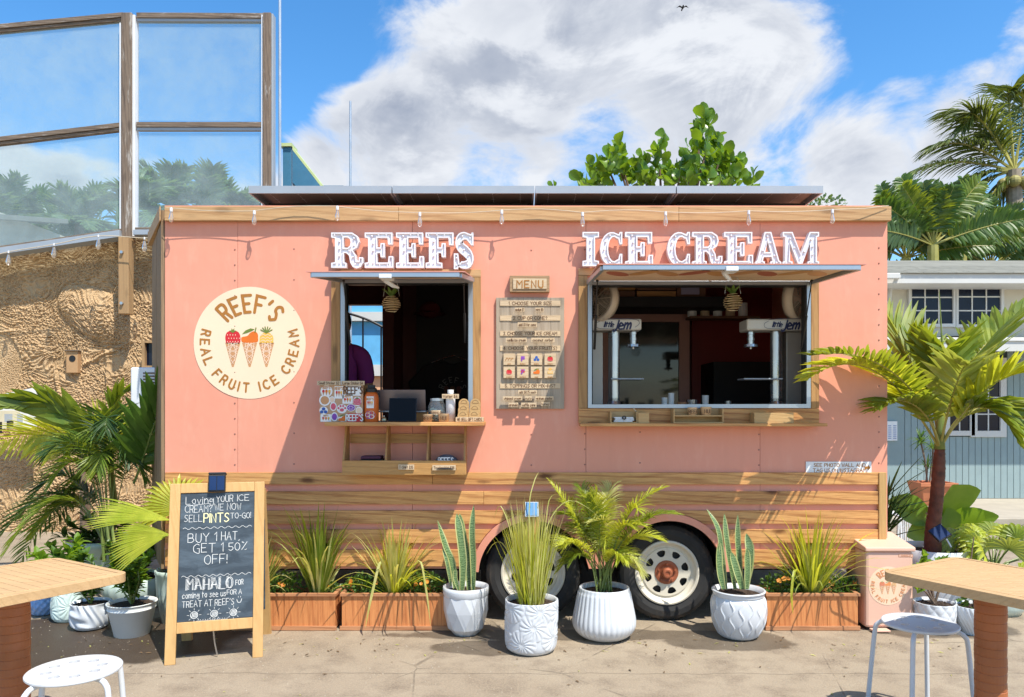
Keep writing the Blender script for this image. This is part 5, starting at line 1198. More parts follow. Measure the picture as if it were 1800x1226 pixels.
def person(loc, s, label, shirt, lean=(0, 0), hands=((-.25, -.2, 1.0), (.25, -.2, 1.0)), cap=None, head=(0, 0)):
    t_ = thing('person', loc, label, 'person'); lx, ly = lean
    def P_(x, y, z): return V((x, y, z)) * s
    hip = P_(0, 0, .93); ch = P_(lx * .8, ly * .8, 1.28); nk = P_(lx, ly, 1.47)
    v = [hip, P_(lx * .4, ly * .4, 1.10), ch, nk, P_(lx + head[0] * .4, ly + head[1] * .4, 1.54)]; e = [(0, 1), (1, 2), (2, 3), (3, 4)]; r_ = [(.16, .11), (.14, .10), (.17, .115), (.07, .065), (.05, .05)]
    r_ = [(a * s, b * s) for a, b in r_]
    for sg, hnd in zip((-1, 1), hands):
        b = len(v); sh = P_(lx + .19 * sg, ly, 1.41); hd = P_(*hnd); el = (sh + hd) / 2 + V((.015 * sg, .05, -.03)) * s
        v += [sh, el, hd]; e += [(3, b), (b, b + 1), (b + 1, b + 2)]; r_ += [.062 * s, .045 * s, .03 * s]
        b = len(v); v += [P_(.1 * sg, 0, .86), P_(.11 * sg, -.02, .48), P_(.11 * sg, .02, .07), P_(.12 * sg, -.12, .035)]; e += [(0, b), (b, b + 1), (b + 1, b + 2), (b + 2, b + 3)]; r_ += [.095 * s, .06 * s, .045 * s, .035 * s]
    skin_body('body', v, e, r_, M_SKIN, t_)
    # clothes: a slightly larger shell over torso and upper arms, and trousers
    tv = [hip + V((0, 0, -.02)), v[1], ch, V(nk) + V((0, 0, -.02))]; te = [(0, 1), (1, 2), (2, 3)]; tr = [(.175, .125), (.155, .115), (.185, .13), (.082, .075)]
    for sg, hnd in zip((-1, 1), hands):
        sh = P_(lx + .19 * sg, ly, 1.41); hd = P_(*hnd); el = (sh + hd) / 2 + V((.015 * sg, .05, -.03)) * s; b = len(tv); tv += [sh, sh.lerp(el, .85)]; te += [(3, b), (b, b + 1)]; tr += [(.08, .08), (.065, .065)]
    skin_body('shirt', tv, te, [(a * s, b * s) for a, b in tr], shirt, t_)
    pv_ = [hip + V((0, 0, .04))]; pe = []; pr = [(.165, .12)]
    for sg in (-1, 1): b = len(pv_); pv_ += [P_(.1 * sg, 0, .84), P_(.11 * sg, -.02, .48), P_(.11 * sg, .02, .12)]; pe += [(0, b), (b, b + 1), (b + 1, b + 2)]; pr += [(.11, .11), (.075, .075), (.06, .06)]
    skin_body('trousers', pv_, pe, [(a * s, b * s) for a, b in pr], M_DARKCLOTH, t_)
    hc = V(nk) + V((head[0], head[1], .17)) * s; L_ = V(loc)
    a = MB(); a.sphere(L_ + hc, .105 * s, 14, 0, (.78, .92, 1.12)); a.sphere(L_ + hc + V((0, -.1, -.01)) * s, .016 * s, 6, 0, (.8, 1, 1.4)); a.sphere(L_ + hc + V((-.082, 0, -.01)) * s, .022 * s, 6, 0, (.4, .7, 1.2)); a.sphere(L_ + hc + V((.082, 0, -.01)) * s, .022 * s, 6, 0, (.4, .7, 1.2)); hd_ = a.build('head', M_SKIN, t_, smooth=True)
    a = MB()
    for sg in (-1, 1): a.sphere(L_ + hc + V((.032 * sg, -.088, .012)) * s, .011 * s, 6, 0, (1.2, .7, .7))
    a.build('eyes', M_BLACK, hd_, smooth=True); a = MB(); a.sphere(L_ + hc + V((0, -.09, -.05)) * s, .02 * s, 6, 0, (1.1, .5, .3)); a.build('mouth', paint('lips', (.30, .08, .07), .5), hd_, smooth=True)
    a = MB(); a.sphere(L_ + hc + V((0, .02, .03)) * s, .112 * s, 14, 0, (.80, .93, 1.05)); a.v = [q if q.z > (L_ + hc).z + .02 * s or q.y > (L_ + hc).y else V((q.x * .97 + (L_ + hc).x * .03, (L_ + hc).y, q.z)) for q in a.v]; a.build('hair', M_HAIR, t_, smooth=True)
    for sg, hnd in zip((-1, 1), hands):
        hp = L_ + P_(*hnd); a = MB(); a.sphere(hp + V((0, -.03, -.01)) * s, .036 * s, 8, 0, (.85, 1.1, .5))
        for k in range(4): x = (-.024 + .016 * k) * s; a.tube([hp + V((x, -.06 * s, -.01 * s)), hp + V((x, -.09 * s, -.014 * s)), hp + V((x, -.112 * s, -.028 * s))], [.009 * s, .008 * s, .006 * s], 6)
        a.tube([hp + V((-.028 * sg * s, -.025 * s, 0)), hp + V((-.045 * sg * s, -.05 * s, -.01 * s)), hp + V((-.04 * sg * s, -.075 * s, -.02 * s))], [.011 * s, .009 * s, .007 * s], 6); a.build('hand', M_SKIN, t_, smooth=True)
    if cap:
        a = MB(); a.sphere(L_ + hc + V((0, .0, .06)) * s, .112 * s, 12, 0, (.85, .95, .75)); a.add([L_ + hc + V((x, y, z)) * s for x, y, z in ((-.075, -.08, .06), (.075, -.08, .06), (.055, -.17, .045), (-.055, -.17, .045))], [(0, 1, 2, 3), (3, 2, 1, 0)]); a.build('cap', cap, t_, smooth=True)
    return t_
FL = ZB + .061
pa = person((X(592, 5.75), .85, FL), 1.0, 'person in a purple shirt standing just inside the smaller window, head out of view', M_PURPLE, (.03, -.05), ((-.2, -.3, 1.05), (.25, -.10, .90)))
pb = thing('hanging_shirt', (X(795, 6.9), 2.04, FL + .9), 'black printed T-shirt hanging in the dark behind the smaller window', 'T-shirt')
cx_ = X(795, 6.9); a = MB(); a.plate([(cx_ + x, FL + .75 + z) for x, z in ((-.25, 0), (.25, 0), (.25, .45), (.38, .38), (.42, .50), (.26, .66), (.09, .70), (0, .66), (-.09, .70), (-.26, .66), (-.42, .50), (-.38, .38), (-.25, .45))], [], 2.03, 2.06); a.build('cloth', M_DARKCLOTH, pb, bevel=.01)
MB().tube([(cx_ - .2, 2.045, FL + 1.43), (cx_, 2.045, FL + 1.5), (cx_ + .2, 2.045, FL + 1.43)], .005, 5).build('hanger', M_STEEL, pb)
hc_ = V((X(755, 6.9), 2.02, Z(545, 6.9))); hcap = thing('maroon_baseball_hat', hc_, 'dark red hat hanging above the black T-shirt inside the trailer', 'hat'); MB().sphere(hc_, .10, 10, 0, (1, .8, .8)).build('crown', paint('maroon_cloth', (.10, .012, .012), .9), hcap, smooth=True); a = MB(); a.lathe([(.09, 0), (.15, -.02), (.14, -.025), (.08, -.01)], hc_ + V((0, -.02, -.02)), 18); a.build('brim', MC['maroon_cloth'], hcap)
a = MB(); xf = wallxf(X(795, 6.9), FL + 1.16, 2.028)
arcwrite(a, "REEF'S", .05, .007, .11, 0, xf, track=.4)
for q, m_ in ((-.06, 1), (0, 2), (.06, 1)): patch(a, [(q - .024, .02), (q, -.07), (q + .024, .02)], xf, .001, m_); patch(a, ell(q, .03, .026, .022, 10), xf, .0015, m_)
a.build('shirt_print', [paint('dim_white_print', (.14, .13, .12), .8), paint('shaded_red_print', (.09, .02, .012), .7), paint('shaded_orange_print', (.09, .035, .014), .7)], pb)  # print colours darkened to carry the shade inside the trailer
# ------------------------------------------------------------------ string lights
def bulb(p, parent, s=1.):
    p = V(p); b = MB().lathe([(.004, .0), (.0085, -.002), (.0095, -.02), (.0088, -.028)], p, 10).build('socket', M_WHITE, parent)
    b = MB().lathe([(.006 * s, -.026 * s), (.009 * s, -.038 * s), (.0145 * s, -.060 * s), (.0165 * s, -.074 * s), (.0135 * s, -.088 * s), (.006 * s, -.097 * s), (.001, -.098 * s)], p, 12).build('bulb', M_BULB, parent, smooth=True)
    MB().tube([p + V((-.003, 0, -.03)), p + V((-.005, 0, -.075)), p + V((.005, 0, -.078)), p + V((.003, 0, -.03))], .0008, 3).build('filament', M_CORD, b)
sl = thing('string_lights', (0, -.08, ZT), 'cream cord of clear bulbs strung along the wooden fascia of the trailer', 'string lights')
d = 4.815; bp = [(301, 366), (447, 371), (593, 363), (738, 374), (882, 370), (1024, 374), (1170, 373), (1316, 371), (1463, 369)]
pts = [at(291, 366, d)]
for (x0, y0), (x1, y1) in zip(bp[:-1], bp[1:]):
    for k in range(6):
        f = k / 6; pts.append(at(x0 + (x1 - x0) * f, y0 + (y1 - y0) * f + (2.5 if (x0 // 100) % 2 else -4.) * sin(pi * f), d + .012 * sin(pi * f)))
pts += [at(*bp[-1], d), at(1520, 367, d + .01), at(1562, 362, d + .03)]
MB().tube(pts, .0024, 5).build('cord', M_CORD, sl)
for x, y in bp: bulb(at(x, y - 1, d - .003), sl)
# ------------------------------------------------------------------ chalkboard
ang = atan2(.122, .42); lean = -math.asin(.19)
MT = Matrix.Translation((-1.985, 4.085 - DIST, 0)) @ Matrix.Rotation(ang, 4, 'Z') @ Matrix.Rotation(lean, 4, 'X')
ck = thing('sandwich_board', (-1.74, -.7, 0), 'pine framed chalkboard sandwich board with handwritten offers', 'chalkboard')
W_, H_ = .515, 1.005
def cbox(name, x0, x1, z0, z1, y0=0, y1=.022, mat=M_PINE): return MB(MT).box(x0, x1, y0, y1, z0, z1).build(name, mat, ck, bevel=.003)
cbox('side_rail', 0, .056, 0, H_); cbox('side_rail', W_ - .056, W_, 0, H_); cbox('top_rail', .0565, W_ - .0565, H_ - .056, H_, -.0003, .0217, M_PINE); cbox('bottom_rail', .0565, W_ - .0565, .165, .225, -.0003, .0217)
cbox('slate', .0565, W_ - .0565, .2255, H_ - .0565, .006, .014, M_CHALK)
MK = Matrix.Translation((0, 0, 0)); Mb = MT @ Matrix.Translation((0, .28, 0)) 
top_p = MT @ V((0, .03, H_ - .03))
for xx in (.0, W_ - .056):
    t0 = MT @ V((xx, .026, H_ - .04)); t1 = MT @ V((xx + .056, .026, H_ - .04)); f0 = V((t0.x - .16 * sin(ang) * 1, t0.y + .16 * cos(ang) + .08, 0)); f1 = V((t1.x - .16 * sin(ang), t1.y + .16 * cos(ang) + .08, 0)); th = V((0, .02, 0))
    a = MB(); a.add([t0, t1, f1, f0, t0 + th, t1 + th, f1 + th, f0 + th], [(0, 1, 2, 3), (7, 6, 5, 4), (0, 4, 5, 1), (1, 5, 6, 2), (2, 6, 7, 3), (3, 7, 4, 0)]); a.build('rear_leg', M_PINE, ck)
a = MB(); a.plate(rect(.057, W_ - .057, .2, .95), [], 0, .01); Mr = Matrix.Translation((-1.985 - .03, 4.085 - DIST + .30, 0)) @ Matrix.Rotation(ang, 4, 'Z') @ Matrix.Rotation(radians(3), 4, 'X'); a.M = Mr; a.build('rear_panel', M_CHALK, ck)
cxf = lambda u, v, w: MT @ V((u, .0055 - w, v))
def CW(a, t, size, u, v, sw=None, **k): write(a, t, size, sw or size * .10, lambda x, y, w: cxf(u + x, v + y, w), **k)
px2u = lambda px: (px - 30) / 565. * W_     # 663-wide crop of the board
pz2v = lambda py: (1165 - py) / 1070. * H_ * 1.0
a = MB(); j = dict(jit=.05, align='l')
def CF(a, t, p0, p1, base, h, sw=None, **k): CW(a, t, h / 1070. * H_, px2u(p0), pz2v(base), sw=sw or .0026, fit=(p1 - p0) / 565. * W_, jit=.04, align='l', **k)
CF(a, 'Loving', 124, 286, 222, 46); CF(a, 'YOUR', 303, 402, 216, 40); CF(a, 'ICE', 430, 500, 212, 38); CF(a, 'CREAM?', 122, 278, 275, 42); CF(a, 'WE NOW', 294, 452, 266, 40); CF(a, 'SELL', 118, 222, 330, 42); CF(a, 'TO-GO!', 390, 512, 320, 34)
CF(a, 'BUY 1', 142, 310, 455, 52, .0031); CF(a, 'HAT,', 338, 446, 450, 50, .0031); CF(a, 'GET 1', 178, 350, 520, 54, .0031); CF(a, '50%', 384, 492, 515, 46, .0031); CF(a, 'OFF!', 244, 374, 590, 54, .0031)
CF(a, 'FOR', 428, 472, 725, 30, .003); CF(a, 'coming to see us', 120, 372, 788, 36); CF(a, 'FOR A', 378, 464, 780, 28); CF(a, "TREAT AT REEF'S", 120, 420, 840, 36)
u, v = px2u(452), pz2v(830); stroke(a, catmull([(u - .014, v + .016), (u - .008, v), (u + .006, v), (u + .012, v + .018)], 3), .003, cxf); stroke(a, [(u - .006, v + .032), (u - .006, v + .028)], .003, cxf); stroke(a, [(u + .006, v + .032), (u + .006, v + .028)], .003, cxf)
for vy in (372, 660): stroke(a, [(px2u(112) + i * .0065, pz2v(vy) + .0055 * sin(i * 1.05)) for i in range(58)], .0022, cxf)
stroke(a, [(px2u(132), pz2v(232)), (px2u(270), pz2v(222))], .002, cxf)
for cx in (190, 306, 418):
    u, v = px2u(cx), pz2v(888)
    stroke(a, [(u + .019 * cos(k * .45), v + .019 * sin(k * .45)) for k in range(15)], .003, cxf)
    for k in range(4): stroke(a, [(u - .012 + k * .007, v - .012), (u - .006 + k * .007, v + .012)], .0035, cxf)
    for k in range(8): b = k * .785; stroke(a, [(u + .027 * cos(b), v + .027 * sin(b)), (u + .037 * cos(b), v + .037 * sin(b))], .002, cxf)
for i in range(26): stroke(a, [(px2u(205 + i * 7), pz2v(928 + (i % 3) * 3)), (px2u(207 + i * 7), pz2v(922 - (i % 2) * 6))], .002, cxf)
a.build('chalk_writing', M_CHALKW, ck)
a = MB(); CF(a, 'PINTS', 232, 380, 338, 54, .0055); a.build('chalk_writing', M_CHALKY, ck)
a = MB(); CF(a, 'MAHALO', 138, 405, 742, 66, .0028); CF(a, 'MAHALO', 144, 411, 741, 65, .0028)
for k in range(6): 
    u = px2u(150 + k * 46); 
    for q in range(9): stroke(a, [(u - .006 + (q % 2) * .001, pz2v(742) + .004 + q * .0075), (u + .006, pz2v(742) + .008 + q * .0075)], .0025, cxf)
a.build('chalk_writing', M_CHALKW, ck)
a = MB(); p0 = MT @ V((W_ * .48, .02, .166)); a.tube([p0, p0 + V((0, .02, -.08)), p0 + V((.01, .03, -.15))], .004, 5); a.build('chain', M_STEEL, ck)
sl_ = thing('clip_on_solar_light', MT @ V((W_ * .5, 0, H_ - .03)), 'dark blue clip-on solar light on top of the chalkboard frame', 'solar light')
a = MB(MT); a.box(.205, .30, -.02, -.001, H_ - .055, H_ + .045); a.box(.205, .30, -.0205, .045, H_ + .046, H_ + .060); a.build('housing', M_BLACK, sl_, bevel=.004)
a = MB(MT); a.box(.212, .250, -.0235, -.0205, H_ - .045, H_ + .036); a.box(.254, .293, -.0235, -.0205, H_ - .045, H_ + .036); a.build('solar_cell', paint('bright_solar_cell', (.008, .025, .085), .3), sl_)
# ------------------------------------------------------------------ bin
bn = thing('litter_bin', (X(1566, 4.85), -.05, 0), 'pale peach tall litter bin with slanted lid and round ice cream logo', 'litter bin')
d0 = 4.73; y0 = d0 - DIST; x0, x1 = X(1522, d0), X(1606, d0); y1 = y0 + .30; xl = x0 + .0
a = MB(); a.box(x0, x1, y0, y1, .018, Z(970, d0)); a.build('body', M_BIN, bn, bevel=.018)
z0, z1 = Z(970, d0) + .001, Z(962, d0); a = MB(); xa, xb, ya, yb = x0 - .008, x1 + .008, y0 - .014, y1 + .008
a.add([(xa, ya, z0), (xb, ya, z0), (xb, yb, z0), (xa, yb, z0), (xa, ya, z1), (xb, ya, z1), (xb, yb, z1 + .05), (xa, yb, z1 + .05)], [(0, 3, 2, 1), (0, 1, 5, 4), (1, 2, 6, 5), (2, 3, 7, 6), (3, 0, 4, 7), (4, 5, 6, 7)]); a.build('lid', M_BIN, bn, bevel=.008)
box('pedal', x0 + .02, x0 + .13, y0 - .06, y0 - .001, .008, .02, M_BIN, bn, bevel=.003)
box('foot_plinth', x0 + .012, x1 - .012, y0 + .012, y1 - .01, .0, .0175, M_BLACK, bn)
logo(bn, wallxf(X(1561, d0 - .002), Z(1030, d0), y0 - .0005), 34 * d0 / FOC, [paint('pale_peach_disc', (.80, .56, .38), .5), paint('rust_orange_print', (.62, .25, .10), .5), paint('peach_cone', (.72, .36, .16), .5), M_PEACHP, paint('coral', (.66, .20, .10), .5), paint('coral_orange', (.70, .26, .09), .5), paint('amber', (.72, .42, .16), .5), paint('olive', (.42, .42, .2), .5)])
a = MB(); xf = wallxf(X(1592, d0), Z(977, d0), y0 - .0005); patch(a, rect(-.046, .046, -.010, .010), xf, .0005, 0); patch(a, rect(-.043, .043, -.0075, .0075), xf, .0012, 1); write(a, 'MAHALO', .010, .0018, lambda u, v, w: xf(u, v - .005, w + .001), m=0, sx=1.1); a.build('name_label', [paint('rust_orange_ink', (.55, .22, .10), .5), M_BIN], bn)
# ------------------------------------------------------------------ cedar planters
def planter(px0, px1, d, label, seed):
    x0, x1 = X(px0, d), X(px1, d); y0 = d - DIST; y1 = y0 + .22; h = Z(1048, d); t_ = thing('cedar_planter', ((x0 + x1) / 2, (y0 + y1) / 2, 0), label, 'planter box', 'cedar planter boxes under the trailer')
    n = max(2, int((x1 - x0) / .165)); th = .016
    for k in range(n):
        a, b = x0 + .01 + (x1 - x0 - .02) * k / n, x0 + .01 + (x1 - x0 - .02) * (k + 1) / n; box('front_board', a + .0008, b - .0008, y0, y0 + th, .012, h - .001, M_CEDAR, t_, bevel=.001)
    box('top_trim', x0, x1, y0 - .014, y0 + .012, h - .0, h + .018, M_CEDARX, t_, bevel=.0015); box('top_trim', x0, x1, y1 - .01, y1 + .01, h, h + .018, M_CEDARX, t_); box('base_trim', x0, x1, y0 - .012, y0 - .0005, .002, .030, M_CEDARX, t_, bevel=.0015)
    box('end_board', x0 + .01, x0 + .026, y0 + th + .001, y1, .012, h - .001, M_CEDAR, t_); box('end_board', x1 - .026, x1 - .01, y0 + th + .001, y1, .012, h - .001, M_CEDAR, t_); box('back_board', x0 + .027, x1 - .027, y1 - th, y1 - .0005, .012, h - .001, M_CEDAR, t_)
    box('end_trim', x0, x0 + .026, y0 + .0125, y1 - .0105, h, h + .018, M_CEDARX, t_); box('end_trim', x1 - .026, x1, y0 + .0125, y1 - .0105, h, h + .018, M_CEDARX, t_)
    a = MB(); r = random.Random(seed); nx_, ny_ = 40, 8
    for i in range(nx_ + 1):
        for k in range(ny_ + 1): a.v.append(V((x0 + .027 + (x1 - x0 - .054) * i / nx_, y0 + .017 + (y1 - y0 - .035) * k / ny_, h - .025 + r.uniform(-.006, .008))))
    a.f = [(i * (ny_ + 1) + k, (i + 1) * (ny_ + 1) + k, (i + 1) * (ny_ + 1) + k + 1, i * (ny_ + 1) + k + 1) for i in range(nx_) for k in range(ny_)]; a.m = [0] * len(a.f); a.build('soil', M_SOIL, t_, kind='stuff'); return x0, x1, y0, y1, h
def grass(c, n, h, spread, seed, label, w=.006, mats=(M_L_GRASS, M_L_GRASSY), bend=.9, group='strappy grasses in the planters', r0=.045, name='strappy_grass', cat='grass plant'):
    t_ = thing(name, c, label, cat, group)
    a = MB(); blades(a, c, int(n * 1.0), h, spread, w * .9, bend, seed, 0, r0); a.build('blades', mats[0], t_, kind='stuff')
    a = MB(); blades(a, c, int(n * .75), h * .9, spread * 1.7, w * .7, bend * 1.6, seed + 50, 0, r0); a.build('blades', mats[1], t_, kind='stuff'); return t_
def flowers(c, R, n, nf, seed, label):
    t_ = thing('flowering_plant', c, label, 'flowering plant', 'low flowering plants in the planters'); r = random.Random(seed); c = V(c)
    a = MB(); bush(a, c + V((0, 0, R * .55)), (R * 1.25, R * .6, R * .8), int(n * 1.7), .028, seed); a.build('foliage', M_L_GREEN, t_, kind='stuff')
    a = MB()
    for i in range(9): b = r.uniform(0, 6.28); a.tube([c, c + V((cos(b) * R * .5, sin(b) * R * .3, R * .6))], .0025, 4)
    a.build('stems', M_STEM, t_)
    for i in range(nf):
        b = r.uniform(pi * .9, 2.1 * pi); p = c + V((cos(b) * R * r.uniform(.2, 1.), sin(b) * R * .6, R * r.uniform(.45, 1.2))); d_ = V((cos(b) * .4, -.8, .6)).normalized(); u = d_.orthogonal().normalized(); w = d_.cross(u); s = r.uniform(.012, .018)
        q = MB()
        for k in range(5):
            e = k * 1.257; g_ = u * cos(e) + w * sin(e); h_ = u * cos(e + 1.57) + w * sin(e + 1.57); q.add([p, p + g_ * s * .7 - h_ * s * .5 + d_ * s * .2, p + g_ * s * 1.05 + d_ * s * .35, p + g_ * s * .7 + h_ * s * .5 + d_ * s * .2], [(0, 1, 2, 3)])
        q.build('flower', M_FLOWER, t_)
    return t_
x0, x1, y0, y1, h = planter(408, 592, 4.74, 'long cedar planter nearest the chalkboard', 1); hz = h - .02; yc = (y0 + y1) / 2
gp = lambda px: V((X(px, DIST + yc), yc, hz))
grass(gp(452), 90, .46, .34, 11, 'strappy green grass just right of the chalkboard frame', .010)
grass(gp(560), 75, .66, .24, 12, 'tall dark green strappy grass in the planter nearest the chalkboard', .011, (M_L_PALM, M_L_GRASSY))
flowers(gp(500), .11, 260, 5, 21, 'low orange flowering plant between the two grasses of the first planter'); flowers(gp(590) + V((-.03, .03, 0)), .06, 90, 1, 25, 'small flowering sprig at the right end of the first planter')
x0, x1, y0, y1, h = planter(598, 798, 4.74, 'second cedar planter, partly behind the faceted white pot', 2)
flowers(gp(640), .10, 240, 5, 22, 'orange flowering plant left of the yellow-green grass in the second planter'); flowers(gp(745), .11, 280, 5, 23, 'orange flowering plant right of the yellow-green grass in the second planter')
grass(gp(693), 75, .56, .42, 13, 'yellow-green strappy grass arching out of the second planter', .011, (M_L_GRASSY, M_L_YEL))
x0, x1, y0, y1, h = planter(1345, 1511, 4.74, 'short cedar planter between the rippled white pot and the litter bin', 3)
grass(gp(1425), 100, .60, .38, 14, 'dense bright strappy grass in the planter beside the bin', .010, (M_L_YEL, M_L_GRASS))
flowers(gp(1372), .10, 240, 5, 26, 'orange flowering plant left of the grass beside the bin'); flowers(gp(1482), .09, 200, 4, 27, 'orange flowering plant right of the grass, against the bin')
def longblade(p, pts, w, mat, parent): a = MB(); P_ = [V(q) for q in catmull([tuple(q) for q in pts], 4)]; a.strip(P_, [w * min(1, 3.5 * (1 - i / (len(P_) - 1)) + .05) for i in range(len(P_))], V((1, .3, 0)), .3); return a.build('arching_blade', mat, parent)
gr2 = [o for o in bpy.data.objects if o.name.startswith('strappy_grass')]
longblade(0, [gp(690), at(672, 985, 4.7), at(655, 1040, 4.62), at(642, 1105, 4.60)], .008, M_L_GRASSY, gr2[2]); longblade(0, [gp(700), at(735, 985, 4.7), at(748, 1030, 4.62), at(757, 1100, 4.6)], .006, M_L_GRASSY, gr2[2])
longblade(0, [gp(1420), at(1400, 1000, 4.7), at(1392, 1040, 4.62), at(1394, 1080, 4.62)], .009, M_L_YEL, gr2[3]); longblade(0, [gp(1440), at(1500, 1000, 4.62), at(1540, 998, 4.58), at(1590, 1010, 4.56)], .004, M_L_GRASSY, gr2[3])
# ------------------------------------------------------------------ pots
def pot(name, px, d, py_top, r_top, prof, mat, label, mod=None, n=96, soil=True, cat='plant pot', smooth=True, group=None):
    """prof: (radius factor, height factor); r_top in photo px at distance d"""
    c = V((X(px, d), d - DIST, 0)); R = r_top * d / FOC; H = Z(py_top, d); t_ = thing(name, c, label, cat, group)
    pr = [(.001, .0)] + [(a * R, b * H) for a, b in prof]; top = pr[-1][0]
    full = pr + [(top * .985, H * 1.006), (top * .93, H), (top * .90, H * .9)]
    MB().lathe(full, c, n, mod).build('vessel', mat, t_, smooth=smooth)
    if soil:
        a = MB(); r = random.Random(int(px)); rr = top * .905
        a.lathe([(rr, H * .905), (rr * .7, H * .915), (rr * .3, H * .925), (.001, H * .92)], c, 28, lambda th, q, z: q); 
        for i in range(60): b, e = r.uniform(0, 6.28), rr * sqrt(r.random()) * .95; a.sphere((c.x + e * cos(b), c.y + e * sin(b), H * .915), r.uniform(.004, .009), 4)
        a.build('soil', M_SOIL, t_, kind='stuff')
    return t_, c, H, top
def sm(prof): return catmull(prof, 5)
def facet(th, r, z):
    k = 9; 
    return r
# faceted pot
def facet_pot(px, d, py_top, r_top, label):
    c = V((X(px, d), d - DIST, 0)); R = r_top * d / FOC; H = Z(py_top, d); t_ = thing('white_pot', c, label, 'plant pot', 'white glazed pots in front of the trailer'); n = 10; a = MB(); rings = [(.0, .0, 0), (.52, .0, 0), (.80, .14, .5), (.98, .50, 0), (1.0, .82, .5), (.99, .88, .5)]
    vs = []; fs = []
    for rf, zf, ph in rings[1:-1]: vs += [(c.x + R * rf * cos(2 * pi * (i + ph) / n), c.y + R * rf * sin(2 * pi * (i + ph) / n), H * zf) for i in range(n)]
    for k in range(3):
        sh = rings[k + 1][2] == 0
        for i in range(n):
            j = (i + 1) % n; A, B, C_, D_ = k * n + i, k * n + j, (k + 1) * n + i, (k + 1) * n + j
            fs += [(A, B, C_), (B, D_, C_)] if sh else [(A, B, D_), (A, D_, C_)]
    a.add(vs, fs); a.f.append(tuple(range(n))[::-1]); a.m.append(0); a.build('faceted_body', M_POT, t_, bevel=.0)
    a = MB(); a.lathe([(R * .95, H * .80), (R * 1.0, H * .85), (R * 1.01, H * .93), (R, H), (R * .94, H * 1.005), (R * .92, H * .88)], c, 64); a.build('rim', M_POT, t_, smooth=True)
    a = MB(); a.lathe([(R * .925, H * .88), (.001, H * .9)], c, 30); a.build('soil', M_SOIL, t_); return t_, c, H, R
p1 = facet_pot(819, 4.68, 1030, 40, 'white faceted pot holding the tall striped leaves left of the wheels')
def chrys(th, r, z):
    s = 0.
    for (a0, z0) in ((-1.95, .07), (-1.25, .26), (-.65, .10), (-2.4, .27), (-1.5, .17), (-.3, .25), (2.8, .15), (-2.75, .05)):
        dx = ((th - a0 + pi) % (2 * pi) - pi) * r; dz = z - z0; rr = sqrt(dx * dx + dz * dz)
        if rr < .085: a = atan2(dz, dx); s = max(s, (.0055 * abs(cos(a * 7 + rr * 28)) * min(1, rr / .02)) * (1 - rr / .085) ** .3 + .001)
    return r + s if .02 < z < .31 else r
p2 = pot('white_pot', 934, 4.36, 1053, 46, [(.70, .0), (.86, .04), (.96, .14), (.99, .3), (1, .55), (1, .8), (1, 1)], M_POT, 'white cylindrical pot embossed with chrysanthemums in front of the left wheel', chrys, 260, group='white glazed pots in front of the trailer')
# more rings so the relief reads
def repot(t_, c, H, R, prof, mod, nth, nz, mat):
    for o in list(t_.children):
        if o.name.startswith('vessel'): bpy.data.objects.remove(o)
    pr = sm([(a * R, b * H) for a, b in prof]); out = []
    L = [0]; 
    for i in range(1, len(pr)): L.append(L[-1] + sqrt((pr[i][0] - pr[i - 1][0]) ** 2 + (pr[i][1] - pr[i - 1][1]) ** 2))
    for k in range(nz + 1):
        s = L[-1] * k / nz; i = max(0, min(len(L) - 2, next((q for q in range(len(L) - 1) if L[q + 1] >= s), len(L) - 2))); f = (s - L[i]) / max(1e-6, L[i + 1] - L[i]); out.append((pr[i][0] + (pr[i + 1][0] - pr[i][0]) * f, pr[i][1] + (pr[i + 1][1] - pr[i][1]) * f))
    MB().lathe([(.001, 0)] + out + [(out[-1][0] * .985, H * 1.006), (out[-1][0] * .93, H), (out[-1][0] * .9, H * .9)], c, nth, mod).build('vessel', mat, t_, smooth=True)
repot(*p2, [(.72, .0), (.86, .03), (.96, .12), (.99, .3), (1, .55), (1, .8), (1, 1)], chrys, 260, 90, M_POT)
def flute(th, r, z): return r + .007 * abs(sin(th * 17 + z * 2.5)) ** .7 * min(1, max(0, (z - .01) * 30)) * (1 if z < .29 else .4)
p3 = pot('white_pot', 1062, 4.6, 1032, 43, [(1, 1)], M_POT, 'squat white fluted pot under the feathery palm between the wheels', None, 8, group='white glazed pots in front of the trailer')
repot(*p3, [(.62, .0), (.95, .05), (1.20, .20), (1.25, .36), (1.14, .65), (1.04, .90), (1.0, 1)], flute, 204, 50, M_POT)
def wavy(th, r, z):
    k = 18; a = th * k / (2 * pi); ph = .22 * sin(z * 55 + (int(a + .5) % 2) * pi); f = abs(((a + ph) % 1) - .5) * 2
    return r + .006 * max(0, (f - .75) / .25) * (1 if .02 < z < .255 else 0) + (.008 if z > .285 else 0)
p4 = pot('white_pot', 1298, 4.62, 1036, 42, [(1, 1)], M_POT, 'rounded white pot with wavy ribs and striped leaves right of the wheels', None, 8, group='white glazed pots in front of the trailer')
repot(*p4, [(.62, .0), (.82, .06), (1.04, .3), (1.12, .55), (1.09, .78), (1.0, .88), (1.04, .90), (1.05, .98), (1.03, 1)], wavy, 300, 90, M_POT)
